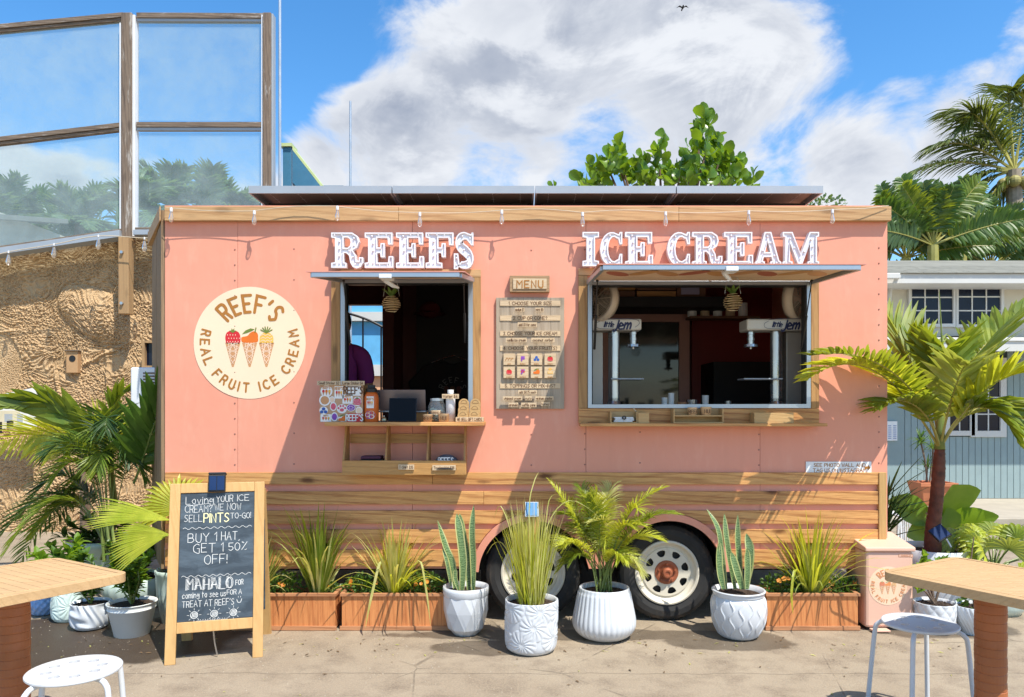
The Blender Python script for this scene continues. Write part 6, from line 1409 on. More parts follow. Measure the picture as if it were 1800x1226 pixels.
# snake plants
def snake(c, H, leaves, label):
    t_ = thing('snake_plant', c + V((0, 0, H * .9)), label, 'snake plant', 'snake plants in white pots')
    for (pts, w, tw) in leaves:
        P_ = [V(q) for q in catmull([tuple(q) for q in pts], 5)]; n = len(P_); a = MB(); vs = []; 
        for i, p in enumerate(P_):
            f = i / (n - 1); ww = w * (.55 + .45 * min(1, f * 3)) * (1 if f < .72 else max(.03, 1 - ((f - .72) / .28) ** 1.6)); an = tw * f; sd = V((cos(an), sin(an), 0)); nn = V((sin(an), -cos(an), 0))
            for q, b in ((-1, .25), (-.72, .1), (0, -.1), (.72, .1), (1, .25)): vs.append(p + sd * (ww * q) + nn * (ww * b))
        fs = []; ms_ = []
        for i in range(n - 1):
            for k in range(4): b = i * 5 + k; fs.append((b, b + 1, b + 6, b + 5)); ms_.append(1 if k in (0, 3) else 0)
        a.add(vs, fs); a.m = ms_; a.build('leaf', [M_SNAKE, M_SNAKEE], t_, smooth=True)
d = 4.68; c = p1[1]; H = p1[2]
snake(c, H, [([at(800, 1035, d), at(795, 990, d), at(783, 960, d), at(769, 915, d + .03)], .022, .9), ([at(812, 1038, d - .03), at(814, 990, d - .03), at(808, 935, d - .02), at(803, 903, d)], .026, .3), ([at(824, 1038, d + .02), at(822, 985, d + .03), at(812, 930, d + .05), at(808, 903, d + .06)], .022, .5),
     ([at(832, 1038, d), at(832, 985, d), at(830, 935, d), at(833, 888, d + .02)], .021, -.4), ([at(806, 1038, d - .05), at(800, 1015, d - .05), at(801, 1000, d - .05)], .014, .2), ([at(793, 1030, d - .02), at(786, 990, d - .02), at(778, 960, d)], .012, .2)], 'snake plant with four tall yellow-edged leaves in the faceted pot')
d = 4.62; c = p4[1]; H = p4[2]
snake(c, H, [([at(1276, 1036, d), at(1270, 985, d), at(1262, 930, d), at(1242, 895, d + .05)], .018, .5), ([at(1292, 1036, d), at(1283, 985, d), at(1276, 940, d), at(1273, 903, d + .02)], .019, .3), ([at(1302, 1036, d + .02), at(1300, 990, d + .02), at(1297, 950, d + .03), at(1297, 905, d + .04)], .018, -.2), ([at(1305, 1036, d - .05), at(1294, 1000, d - .05), at(1285, 970, d - .04)], .026, .4),
     ([at(1310, 1036, d - .03), at(1316, 1000, d - .03), at(1318, 965, d - .02), at(1312, 938, d)], .027, -.3), ([at(1313, 1036, d - .06), at(1314, 1000, d - .06), at(1313, 963, d - .05)], .021, .2), ([at(1272, 1036, d - .02), at(1265, 1000, d - .02), at(1264, 950, d)], .022, .2)], 'snake plant with seven banded leaves in the wavy ribbed pot')
# tall grass in the embossed pot with a solar stake light
c = p2[1] + V((0, 0, p2[2] * .9))
t_ = grass(c, 170, .64, .13, 15, 'tall straw-green grass standing in the embossed pot', .0048, (M_L_GRASSY, M_L_YEL), .3, None, .075, 'tall_grass')
for k, (q0, q1, q2) in enumerate((((1000, 960), (1030, 900), (1000, 850)), ((900, 940), (880, 890), (868, 912)), ((960, 930), (1000, 880), (1050, 905)), ((930, 900), (938, 850), (947, 830)), ((890, 965), (870, 955), (855, 975)))): longblade(0, [c + V((0, 0, 0)), at(*q0, 4.4), at(*q1, 4.45), at(*q2, 4.5)] if k != 0 else [c, at(955, 960, 4.4), at(965, 880, 4.45), at(985, 868, 4.45)], .003, M_L_GRASSY, t_)
sk_ = thing('solar_stake_light', at(935, 1060, 4.42), 'small blue solar light on a wooden stake behind the tall grass', 'solar light'); d = 4.46
box('stake', X(926, d), X(947, d), d - DIST, d - DIST + .018, p2[2] * .85, Z(910, d), M_PINE, sk_, bevel=.002)
Ms = Matrix.Translation(at(935, 897, d - .01)) @ Matrix.Rotation(radians(-35), 4, 'X'); a = MB(Ms); a.box(-.042, .040, -.012, .0, -.05, .05); a.build('housing', M_ALUW, sk_, bevel=.003); a = MB(Ms); a.box(-.036, .012, -.015, -.0125, -.043, .043); a.box(.016, .034, -.015, -.0125, -.043, .043); a.build('solar_cell', paint('pale_blue_cell', (.10, .24, .42), .2), sk_)
# feathery palm in the fluted pot
c = p3[1] + V((0, 0, p3[2] * .9)); t_ = thing('feathery_palm', c, 'bushy yellow-green feathery palm in the fluted pot', 'potted palm'); r = random.Random(33)
ends = [((1035, 950), (1000, 890), (968, 850)), ((1040, 940), (1010, 900), (985, 905)), ((1050, 930), (1040, 890), (1050, 865)), ((1060, 930), (1060, 880), (1075, 855)), ((1075, 920), (1110, 880), (1165, 860)), ((1085, 930), (1130, 895), (1190, 905)), ((1090, 950), (1120, 930), (1160, 950)), ((1080, 960), (1110, 960), (1125, 1010)), ((1040, 960), (1010, 940), (990, 965)), ((1045, 970), (1010, 960), (985, 1000)), ((1070, 950), (1090, 910), (1130, 925)), ((1060, 950), (1055, 910), (1030, 910)), ((1070, 970), (1080, 960), (1100, 985)), ((1055, 940), (1030, 880), (1022, 858)), ((1065, 955), (1065, 930), (1060, 960)), ((1050, 955), (1035, 930), (1010, 925))]
for k, (m1, m2, e_) in enumerate(ends + [((a[0] + r.uniform(-14, 14), a[1] + r.uniform(-12, 12)), (b[0] + r.uniform(-22, 22), b[1] + r.uniform(-5, 28)), (q[0] * .75 + 265 + r.uniform(-20, 20), q[1] * .8 + 190 + r.uniform(-15, 20))) for a, b, q in ends]):
    dd = 4.6 + r.uniform(-.12, .16); b = c + V((r.uniform(-.05, .05), r.uniform(-.05, .05), 0)); a = MB()
    frond(a, [b, at(*m1, 4.6), at(*m2, (4.6 + dd) / 2), at(*e_, dd)], 34, .15, .0036, 66, 30, .30, 1.0, .36, k, .004, 0, 1, fold=.3)
    a.build('frond', [(M_L_YEL, M_L_PALM, M_L_YEL, M_L_GRASSY)[k % 4], M_STEM], t_)
# ------------------------------------------------------------------ stucco wall and wooden windscreen on the left
DW = 8.55; WY = DW - DIST
sw = thing('stucco_wall', (-5.2, WY, 0), 'rough trowelled ochre stucco wall behind the plants', 'wall')
def mk_stucco():
    m, t, p, o = newmat('ochre_stucco'); c = coords(t, (1, 1, 1), False); n = t.noise(c, 2.2, 6, .6); f = t.noise(c, 45, 5, .7)
    cc = t.mix(t.rng(n, .3, .7), (.50, .335, .175), (.66, .46, .26)); cc = t.mix(t.rng(f, .5, .75, 0, .35), cc, (.30, .17, .08)); cc = t.mix(t.rng(t.noise(coords(t, (2.5, 2.5, .6), False), 2, 6, .6), .5, .75, 0, .35), cc, (.30, .20, .11)); t.l(cc, p.inputs['Base Color']); p.inputs['Roughness'].default_value = .95; p.inputs['Specular IOR Level'].default_value = .15
    bump(t, p, t.math('ADD', f, t.noise(c, 18, 6, .8)), .9, .02); return m
M_STUCCO = mk_stucco()
wx0, wx1, nx_, nz_ = -7.6, -3.62, 430, 330
def wtop(x): px = VPX + x * FOC / DW; return Z(418 + 25 * max(0, (215 - px) / 215), DW) if px < 215 else Z(414, DW)
def wdisp(x, z):
    p = V((x * 1.0, z * 1.0, 0)); q = V((0, 0, 0))
    q2 = V((x * 13 + z * 8 + noise.noise(p * 2.2) * 6, z * 26 - x * 7 + noise.noise(p * 2.6 + V((9, 0, 0))) * 9, 2.))
    px, py = VPX + x * FOC / DW, VPY - (z - EYE) * FOC / DW
    h = .016 * (1 - abs(noise.noise(q2))) ** 3 + .020 * (1 - abs(noise.noise(q2 * 1.9 + V((3, 3, 3))))) ** 3 + .016 * noise.noise(q2 * 3.1) + .03 * noise.noise(p * 2.4)
    dx, dy = (px - 175) / 70, (py - 545 - (px - 150) * .35) / 46; b = max(0, 1 - dx * dx - dy * dy); h += .09 * b ** .5 * (1 if dy < .2 else max(0, 1 - (dy - .2) * .6))
    dx, dy = (px + 5) / 45, (py - 640) / 55; 
    if dx * dx + dy * dy < 1: h = .012 * noise.noise(q2 * 4)
    for (xa, ya, xb, yb) in ((190, 620, 192, 720), (98, 650, 112, 712), (150, 640, 235, 600)):
        L = (xb - xa) ** 2 + (yb - ya) ** 2; tt = max(0, min(1, ((px - xa) * (xb - xa) + (py - ya) * (yb - ya)) / L)); dd = sqrt((px - xa - tt * (xb - xa)) ** 2 + (py - ya - tt * (yb - ya)) ** 2)
        if dd < 4: h += .03 * (1 - dd / 4)
    return h
a = MB()
for i in range(nx_ + 1):
    x = wx0 + (wx1 - wx0) * i / nx_; zt = wtop(x)
    for k in range(nz_ + 1):
        z = zt * k / nz_; a.v.append(V((x, WY - wdisp(x, z), z)))
a.f = [(i * (nz_ + 1) + k, (i + 1) * (nz_ + 1) + k, (i + 1) * (nz_ + 1) + k + 1, i * (nz_ + 1) + k + 1) for i in range(nx_) for k in range(nz_)]; a.m = [0] * len(a.f)
a.build('render_coat', M_STUCCO, sw)
a = MB(); a.plate([(-12, 0), (-3.62, 0), (-3.62, wtop(-3.62)), (X(215, DW), wtop(X(215, DW))), (-7.6, wtop(-7.6)), (-12, wtop(-7.6))], [], WY + .02, WY + .3); a.build('masonry', M_STUCCO, sw)
dp = 8.3
ws_ = thing('timber_windscreen', (X(222, dp), dp - DIST, Z(415, dp)), 'tall weathered timber windscreen with clear panes above the stucco wall', 'windscreen')
def post(px0, px1, py0, py1, d, mat, name='post', parent=ws_, y=0): return box(name, X(px0, d), X(px1, d), d - DIST + y, d - DIST + y + .09, Z(py1, d), Z(py0, d), mat, parent, bevel=.004)
post(213, 231, 22, 418, dp, M_OLD); post(231.3, 237, 26, 416, dp + .02, M_WHITE, 'edge_strip'); post(462, 476, 22, 420, dp, M_OLD); post(476.3, 480, 24, 420, dp + .02, M_ALUW, 'edge_strip'); post(459, 461.6, 26, 418, dp + .02, M_WHITE, 'edge_strip'); post(209.5, 212.6, 40, 416, dp + .02, M_WHITE, 'edge_strip')
def rail(x0, y0, x1, y1, th, mat, d=dp, name='rail', dy=.03, w=.06, parent=ws_):
    a_, b_ = at(x0, y0, d), at(x1, y1, d); h = th * d / FOC / 2; q = MB(); vs = []
    for p in (a_, b_): vs += [p + V((0, dy, -h)), p + V((0, dy + w, -h)), p + V((0, dy + w, h)), p + V((0, dy, h))]
    q.add(vs, [(0, 1, 2, 3), (7, 6, 5, 4), (0, 4, 5, 1), (1, 5, 6, 2), (2, 6, 7, 3), (3, 7, 4, 0)]); return q.build(name, mat, parent, bevel=.003)
for (l0, l1, r_) in (((40, 20), (20, 22), 0), ((240, 214), (213, 214), 0)):
    rail(-60, l0[0] + 9, 213, l0[1] + 3, 8, M_OLDX); rail(-60, l0[0] + 16, 213, l0[1] + 10, 5, M_OLDX, dy=.045)
    rail(237, l1[0] + 4, 462, l1[1] + 3, 9, M_OLDX); rail(237, l1[0] + 11, 462, l1[1] + 10, 5, M_ALUW, dy=.045)
rail(-60, 452, 213, 412, 12, M_ALUW, dy=-.04, w=.16, name='sill_rail'); rail(-60, 443, 213, 404, 4, M_OLDX, dy=.0); rail(237, 410, 420, 408, 9, M_ALUW, dy=-.04, w=.16, name='sill_rail'); rail(237, 402, 420, 400, 4, M_OLDX, dy=.0)
def pane(pts): a = MB(); a.plate([(X(x, dp), Z(y, dp)) for x, y in pts], [], dp - DIST + .07, dp - DIST + .076); return a.build('pane', M_PANE, ws_)
pane([(-60, 250), (212, 220), (212, 30), (-60, 60)]); pane([(-60, 440), (212, 408), (212, 230), (-60, 260)]); pane([(238, 208), (461, 209), (461, 32), (238, 32)]); pane([(238, 402), (461, 400), (461, 230), (238, 230)])
bk = thing('bolted_post_bracket', at(222, 556, dp), 'new tan timber brace bolted to the stucco wall below the windscreen post', 'post'); yb = WY - .30
box('brace', X(213, dp), X(231, dp), dp - DIST - .06, dp - DIST + .05, Z(553, dp), Z(419, dp), M_TAN, bk, bevel=.004); a = MB()
for py in (446, 535): a.cyl((X(220, dp), dp - DIST - .085, Z(py, dp)), (X(220, dp), dp - DIST - .0605, Z(py, dp)), .018, n=6)
a.build('bolt', M_STEEL, bk)
bh = thing('nest_box', at(130, 655, 8.4), 'small square wooden box with a round dark hole on the stucco wall', 'nest box'); d = 8.5
box('front', X(119, d), X(139, d), d - DIST - .03, d - DIST + .16, Z(656, d), Z(618, d), paint('ochre_box', (.45, .27, .13), .9), bh, bevel=.004); a = MB(); a.plate(ell(X(130, d), Z(631, d), .037, .037, 18), [], d - DIST - .034, d - DIST - .0305); a.build('hole', M_BLACK, bh); rail(117, 617, 141, 617, 2, M_OLDX, d, 'lid', -.05, .18, bh)
ps = thing('painted_sign', at(30, 730, 8.25), 'white painted sign with a small photo picture, half hidden by fronds', 'sign'); d = 8.2
a = MB(); a.plate([(X(-40, d), Z(755, d)), (X(62, d), Z(752, d)), (X(64, d), Z(681, d)), (X(-40, d), Z(702, d))], [], d - DIST, d - DIST + .03); a.build('board', paint('chalky_white', (.72, .70, .64), .8, 0, .1, 20, .2), ps)
a = MB(); xf = wallxf(0, 0, d - DIST)
for (x0, y0, x1, y1, m_) in ((-40, 722, 35, 752, 0), (8, 728, 22, 742, 1), (12, 740, 24, 752, 2), (30, 728, 40, 748, 1), (-2, 742, 4, 762, 2)): patch(a, rect(X(x0, d), X(x1, d), Z(y1, d), Z(y0, d)), xf, .001 + .0006 * m_, m_)
a.build('picture', [paint('pale_sand_print', (.62, .54, .36), .8), paint('grey_print', (.36, .38, .38), .8), M_BLACKP], ps)
wf = thing('small_window', at(262, 645, 8.4), 'narrow wooden window in the stucco wall beside the trailer nose', 'window'); d = 8.38
a = MB(); a.plate(rect(X(249, d), X(282, d), Z(646, d), Z(599, d)), [rect(X(254, d), X(279, d), Z(643, d), Z(603, d))], d - DIST, d - DIST + .1); a.build('frame', M_TAN, wf); box('glass', X(254, d), X(279, d), d - DIST + .05, d - DIST + .06, Z(643, d), Z(603, d), M_WINGL, wf)
ac = thing('air_conditioner', at(257, 760, 5.5), 'white boxy air conditioner with louvres mounted on the trailer nose', 'air conditioner'); d = 5.38
box('casing', X(229, d), X(287, d), d - DIST, d - DIST + .3, Z(760, d), Z(646, d), M_AC, ac, bevel=.012); a = MB()
for k in range(13): a.box(X(252, d), X(284, d), d - DIST - .006, d - DIST - .0005, Z(655 + k * 5.5, d), Z(657.5 + k * 5.5, d))
a.build('louvres', paint('dark_louvre', (.13, .09, .07), .6), ac)
sl2 = thing('string_lights', at(100, 430, 8.2), 'cord of clear bulbs strung under the windscreen along the stucco wall', 'string lights'); d = 8.12
bp = [(-20, 452), (15, 441), (95, 428), (173, 413), (254, 417), (275, 412)]; MB().tube([at(x, y + 2, d) for x, y in catmull(bp, 4)], .005, 5).build('cord', M_CORD, sl2)
for x, y in bp[1:5]: bulb(at(x, y, d), sl2, 1.7)
# ------------------------------------------------------------------ far palms through the glass
def palm(name, base, H, nf, L, ll, lw, mat, label, seed, group=None, cat='palm tree', trunk=.12, up=.5, n=26, fan=False, tm=None, up2=None):
    r = random.Random(seed); b = V(base); t_ = thing(name, b, label, cat, group); top = b + V((r.uniform(-.2, .2), 0, H))
    pts = [b, b.lerp(top, .35) + V((r.uniform(-.12, .12), 0, 0)), b.lerp(top, .7) + V((r.uniform(-.1, .1), 0, 0)), top]; P_ = catmull([tuple(q) for q in pts], 8); a = MB(); a.tube(P_, [trunk * (1.25 - .55 * i / (len(P_) - 1)) * (1 + .05 * (i % 2)) for i in range(len(P_))], 10); a.build('trunk', tm or M_BARK, t_)
    for k in range(nf):
        an = 2 * pi * k / nf * 1.618 * 2 + r.uniform(-.3, .3); el = r.uniform(-.15, 1.25) if up2 is None else r.uniform(*up2); d_ = V((cos(an) * cos(el), sin(an) * cos(el), sin(el))); l = L * r.uniform(.8, 1.1); a = MB()
        if fan: fanleaf(a, top + d_ * l * .55, d_, V((0, -1, .5)), l * .6, 20, 240, .05, .3, 0, seed * 31 + k, top, 1)
        else:
            p1, p2 = top + d_ * l * .45 + V((0, 0, .12 * l)), top + d_ * l * .9 + V((0, 0, -.22 * l * (1.3 - el * .5))); frond(a, [top, p1, p2], n, ll, lw, 70, 25, .15, .6, .1, seed * 17 + k, .02, 0, 1, jit=.15, seg=4)
        a.build('frond', [mat, M_STEM], t_)
    return t_
gpm = 'palms beyond the windscreen'
for i, (px, py, d, L, fan, lb) in enumerate(((10, 385, 15, 1.1, 0, 'feather palm at the far left edge beyond the glass'), (70, 400, 16, 1.0, 1, 'fan palm with a spear leaf beyond the lower left pane'), (135, 395, 15, 1.0, 0, 'feathery palm in the middle of the lower left pane'), (190, 392, 16, .9, 1, 'fan palm just left of the middle post, beyond the glass'),
    (262, 372, 14, 1.0, 0, 'drooping palm just right of the middle post, beyond the glass'), (305, 368, 15, 1.15, 0, 'tallest palm beyond the lower right pane'), (350, 372, 14, .95, 0, 'rounded palm right of the tallest one beyond the glass'), (415, 378, 15, .8, 0, 'low palm showing between the glass and the solar panels'))):
    palm('far_palm', (X(px, d), d - DIST, 0), Z(py, d), 15, L, .42, .030, M_L_FAR, lb, 40 + i, gpm, fan=bool(fan), up2=(-.3, 1.3))
    if i in (1, 2): a = MB(); broad(a, at(px + 28, 385, d), (-.25, 0, 1), 1.0, .045, 0, seg=5, shape='blade'); 
bhn = thing('shingled_hut', (-10.5, 6.5, 0), 'low hut with pale grey shingle roof behind the stucco wall', 'hut'); box('hut_wall', -13, -7.4, 5.2, 8, 0, 4.2, M_WCREAM, bhn)
a = MB(); a.add([(-13.2, 4.9, 3.95), (-7.2, 4.9, 3.95), (-7.2, 6.8, 4.35), (-13.2, 6.8, 4.35), (-13.2, 4.9, 4.02), (-7.2, 4.9, 4.02), (-7.2, 6.8, 4.42), (-13.2, 6.8, 4.42)], [(0, 3, 2, 1), (4, 5, 6, 7), (0, 1, 5, 4), (1, 2, 6, 5), (2, 3, 7, 6), (3, 0, 4, 7)]); a.build('roof', M_SHINGLE, bhn)
# ------------------------------------------------------------------ poles, blue frame, tree and bird behind the trailer
a = MB(); tag(MB().cyl((X(492, 8.6), 3.7, 0), (X(492, 8.6), 3.7, Z(-30, 8.6)), .020, .016, 8).build('flag_pole', paint('galvanised_pole', (.42, .47, .52), .4, .5)), 'tall thin grey pole just right of the windscreen, running out of the picture', 'pole')
tag(MB().cyl((X(616, 9.5), 4.6, 0), (X(616, 9.5), 4.6, Z(178, 9.5)), .020, .014, 8).build('mast', MC['galvanised_pole']), 'short thin grey mast above the left solar panel', 'pole')
d = 8.9; bs = thing('steel_gantry', (X(510, d), d - DIST, 0), 'blue steel post with slanting beam and lime capping behind the trailer', 'steel frame')
box('post', X(497, d), X(512, d), d - DIST, d - DIST + .12, 0, Z(259, d), M_BLUEST, bs, bevel=.004); box('post_flange', X(512.3, d), X(515, d), d - DIST + .01, d - DIST + .2, 0, Z(259, d), M_ALU, bs); box('cap', X(493, d), X(514, d), d - DIST - .03, d - DIST + .2, Z(258.6, d), Z(253, d), M_LIME, bs)
for (o_, nm, mt, h0, h1, w) in ((0, 'beam', M_BLUEST, 6, 62, .12), (0, 'beam_cap', M_LIME, -.5, 5.6, .2)):
    a = MB(); p0, p1 = at(514, 258 + h0, d), at(566, 325 + h0, d); q0, q1 = at(514, 258 + h1, d), at(566, 325 + h1, d); y = V((0, w, 0)); a.add([p0, p1, q1, q0, p0 + y, p1 + y, q1 + y, q0 + y], [(0, 3, 2, 1), (4, 5, 6, 7), (0, 1, 5, 4), (1, 2, 6, 5), (2, 3, 7, 6), (3, 0, 4, 7)]); a.build(nm, mt, bs)
box('cross_beam', X(540, d), X(600, d), d - DIST + .1, d - DIST + .3, Z(345, d), Z(322, d), M_BLUEST, bs)
d = 8.4; tr = thing('autograph_tree', (X(1180, d), d - DIST, 0), 'tree with thick round green leaves rising above the solar panels', 'tree'); r = random.Random(9); cen = V((X(1180, d), d - DIST, 0))
spine = [(1025, 322, 4), (1045, 300, 4), (1070, 290, 5), (1085, 268, 7), (1098, 300, 7), (1125, 285, 7), (1135, 305, 6), (1160, 255, 7), (1160, 290, 8), (1175, 305, 7), (1195, 290, 6), (1215, 265, 8), (1238, 212, 8), (1235, 235, 8), (1240, 262, 9), (1250, 285, 9), (1270, 300, 7), (1295, 285, 7), (1290, 305, 6), (1322, 318, 4), (1060, 315, 6), (1110, 318, 6), (1210, 312, 8), (1255, 250, 8), (1265, 275, 8), (1225, 290, 8), (1090, 290, 7), (1140, 315, 6), (1185, 318, 6), (1245, 318, 8), (1275, 320, 6), (1232, 222, 5), (1042, 318, 4)]
base = cen + V((0, .3, 0)); a = MB(); a.tube([base, base + V((.05, 0, 1.3)), base + V((-.05, 0, 2.4))], [.13, .10, .08], 10)
for (px, py, n_) in spine[::2]: e_ = at(px, py + 8, d + .2); a.tube([base + V((-.05, 0, 2.4)), (base + e_) / 2 + V((0, 0, 1.3)), e_], [.045, .025, .010], 6)
a.build('trunk', M_BARK, tr); LM = []
for k in range(6):
    a = MB(); L = .135; s_ = V((1, 0, 0)); pts = []; ws = []
    for j in range(6): f = j / 5; pts.append(V((0, -.015 * sin(pi * f), L * f))); ws.append((.010, .024, .043, .050, .042, .012)[j] * (.9 + .04 * k))
    a.strip(pts, ws, s_, .15 + .05 * k, 0); a.v = [q for q in a.v]; me = bpy.data.meshes.new('leaf'); me.from_pydata([tuple(q) for q in a.v], [], a.f); me.materials.append(M_L_TREE); me.polygons.foreach_set('use_smooth', [True] * len(me.polygons)); LM.append(me)
cnt = 0
for (px, py, n_) in spine:
    cdep = r.uniform(-.25, .35); c = at(px, py, d + cdep)
    for k in range(n_ + 3):
        an = 2 * pi * k / (n_ + 3) + r.uniform(-.4, .4); el = r.uniform(.2, 1.45); d_ = V((cos(an) * cos(el), sin(an) * cos(el), sin(el))); o_ = bpy.data.objects.new('leaf', LM[cnt % 6]); COL.objects.link(o_)
        p = c + V((r.uniform(-.04, .04), r.uniform(-.1, .1), r.uniform(-.09, .05))); place(o_, p, tr); q = d_.to_track_quat('Z', 'Y'); o_.rotation_mode = 'QUATERNION'; from mathutils import Quaternion; o_.rotation_quaternion = q @ Quaternion((0, 0, 1), r.uniform(0, 6.28)); s = r.uniform(.8, 1.25); o_.scale = (s, s, s); cnt += 1
a = MB(); rr_ = random.Random(99)
for (px, py, n_) in spine:
    if py < 250: continue
    for k in range(9):
        p = at(px + rr_.uniform(-14, 14), py + rr_.uniform(0, 26), d + rr_.uniform(.2, .7)); an, el = rr_.uniform(0, 6.28), rr_.uniform(.1, 1.4); broad(a, p, (cos(an) * cos(el), sin(an) * cos(el), sin(el)), .13, .045, .1, seg=4)
a.build('inner_leaves', M_L_TREE, tr, kind='stuff'); print('tree leaves', cnt)
d = 8.0; lf = thing('lone_twig', at(972, 335, d), 'single leafy twig showing above the middle solar panel', 'twig'); a = MB(); a.tube([at(972, 345, d), at(971, 324, d)], .006, 5); a.build('stem', M_BARK, lf)
for k in range(3): o_ = bpy.data.objects.new('leaf', LM[k]); COL.objects.link(o_); place(o_, at(970 + k * 3, 330, d), lf); o_.rotation_euler = (0, -.5 + k * .5, k); o_.scale = (.6, .6, .6)
bd = thing('bird', at(1200, 13, 30), 'small dark bird flying high above the trailer', 'bird'); c = at(1200, 14, 30); a = MB(); a.sphere(c, .055, 8, 0, (.8, 1.8, .8)); a.tube([c + V((0, -.08, .01)), c + V((0, -.13, .02)), c + V((0, -.16, .02))], [.035, .03, .005], 6); a.tube([c + V((0, .08, 0)), c + V((0, .2, 0))], [.02, .035], 4); a.build('body', M_BIRD, bd, smooth=True)
for sg in (-1, 1): a = MB(); a.add([c + V((.02 * sg, -.05, .01)), c + V((.02 * sg, .06, .01)), c + V((.13 * sg, .05, .06)), c + V((.13 * sg, -.05, .07)), c + V((.26 * sg, .04, .01))], [(0, 1, 2, 3), (3, 2, 4)]); a.build('wing', M_BIRD, bd)
# ------------------------------------------------------------------ buildings behind
d = 11.7; y = d - DIST; bb = thing('blue_building', (X(640, d), y, 0), 'light blue building with white bands seen through the smaller window', 'building')
for (z0, z1, m_, pr, nm) in ((0, Z(662, d), M_PEACHW, 0, 'lower_wall'), (Z(661.5, d), Z(642, d), M_TRIM, -.08, 'band'), (Z(641.5, d), Z(566, d), M_BLUEW, 0, 'wall'), (Z(565.5, d), Z(550, d), M_TRIM, -.10, 'band'), (Z(549.5, d), Z(525, d), M_BLUEW, -.02, 'eave')): box(nm, -5.2, -.8, y + pr, y + .4, z0, z1, m_, bb)
d = 11.0; y = d - DIST; hb = thing('guest_house', (7, y, 0), 'two-storey house with cream upper wall, blue-grey boarded lower wall and shingle roof', 'house')
HX0, HX1 = 4.7, 12.5; zl0, zl1 = Z(617, d), Z(598, d)
box('upper_wall', HX0, HX1, y, y + .2, Z(606, d), Z(480, d), M_WCREAM, hb)
nb_ = 0; xx = X(1560, d); pw = 11.25 * d / FOC
box('wall_core', HX0, HX1, y + .012, y + .2, .086, Z(606.5, d), M_SIDINGD, hb); box('flat_panel', HX0, X(1590, d) - .003, y - .003, y + .0115, .09, Z(618, d), M_SIDING, hb)
xx = X(1590, d)
lw_ = (X(1658, d), X(1770, d), Z(768, d), Z(630, d))
while xx < 9.6:
    a_, b_ = xx + .004, xx + pw - .004
    if b_ < lw_[0] or a_ > lw_[1]: box('siding_board', a_, b_, y - .006, y + .0115, .09, Z(618, d), M_SIDING, hb)
    else: box('siding_board', a_, b_, y - .006, y + .0115, .09, lw_[2], M_SIDING, hb)
    xx += pw
dl_ = 10.25; box('pent_roof_fascia', HX0, HX1, dl_ - DIST, dl_ - DIST + .03, Z(618, dl_), Z(600, dl_), M_TRIM, hb, bevel=.004)
a = MB(); zf, zb_ = Z(600, dl_) + .001, Z(598, d) + .03; a.add([(HX0, dl_ - DIST - .02, zf), (HX1, dl_ - DIST - .02, zf), (HX1, y - .001, zb_), (HX0, y - .001, zb_), (HX0, dl_ - DIST - .02, zf + .02), (HX1, dl_ - DIST - .02, zf + .02), (HX1, y - .001, zb_ + .02), (HX0, y - .001, zb_ + .02)], [(0, 3, 2, 1), (4, 5, 6, 7), (0, 1, 5, 4), (2, 3, 7, 6)]); a.build('pent_roof', M_TRIM, hb)
MB().tube([(X(1560, 10.9), 10.8 - DIST, Z(597, 10.8)), (X(1640, 10.9), 10.8 - DIST, Z(594, 10.8)), (X(1680, 10.9), 10.8 - DIST, Z(592, 10.8)), (X(1800, 10.9), 10.8 - DIST, Z(597, 10.8))], .014, 6).build('cable', M_BLACK, hb)
def window(px0, px1, py0, py1, nx, ny, d, parent, proud=.03, fw=.07):
    x0, x1, z0, z1 = X(px0, d), X(px1, d), Z(py1, d), Z(py0, d); yy = d - DIST; a = MB(); a.plate(rect(x0 - fw, x1 + fw, z0 - fw, z1 + fw), [rect(x0, x1, z0, z1)], yy - proud, yy + .02); f = a.build('window', M_TRIM, parent, bevel=.004)
    for i in range(nx):
        for k in range(ny):
            g_ = .006; box('pane', x0 + (x1 - x0) * i / nx + g_, x0 + (x1 - x0) * (i + 1) / nx - g_, yy - .004, yy - .001, z0 + (z1 - z0) * k / ny + g_, z0 + (z1 - z0) * (k + 1) / ny - g_, M_WINGL, f)
    a = MB(); w = .009
    for i in range(1, nx): a.box(x0 + (x1 - x0) * i / nx - w, x0 + (x1 - x0) * i / nx + w, yy - .014, yy - .0045, z0, z1)
    for k in range(1, ny): a.box(x0, x1, yy - .0135, yy - .0045, z0 + (z1 - z0) * k / ny - w, z0 + (z1 - z0) * k / ny + w)
    a.box(x0 - .001, x1 + .001, yy - .0005, yy + .01, z0, z1); a.build('glazing_bars', M_TRIM, f); return f
window(1601, 1674, 500, 570, 3, 3, d - .012, hb, fw=.045); window(1683, 1758, 498, 571, 3, 3, d - .012, hb, fw=.045)
window(1668, 1704, 640, 758, 2, 4, d - .012, hb, fw=.07); window(1716, 1757, 640, 758, 2, 4, d - .012, hb, fw=.09)
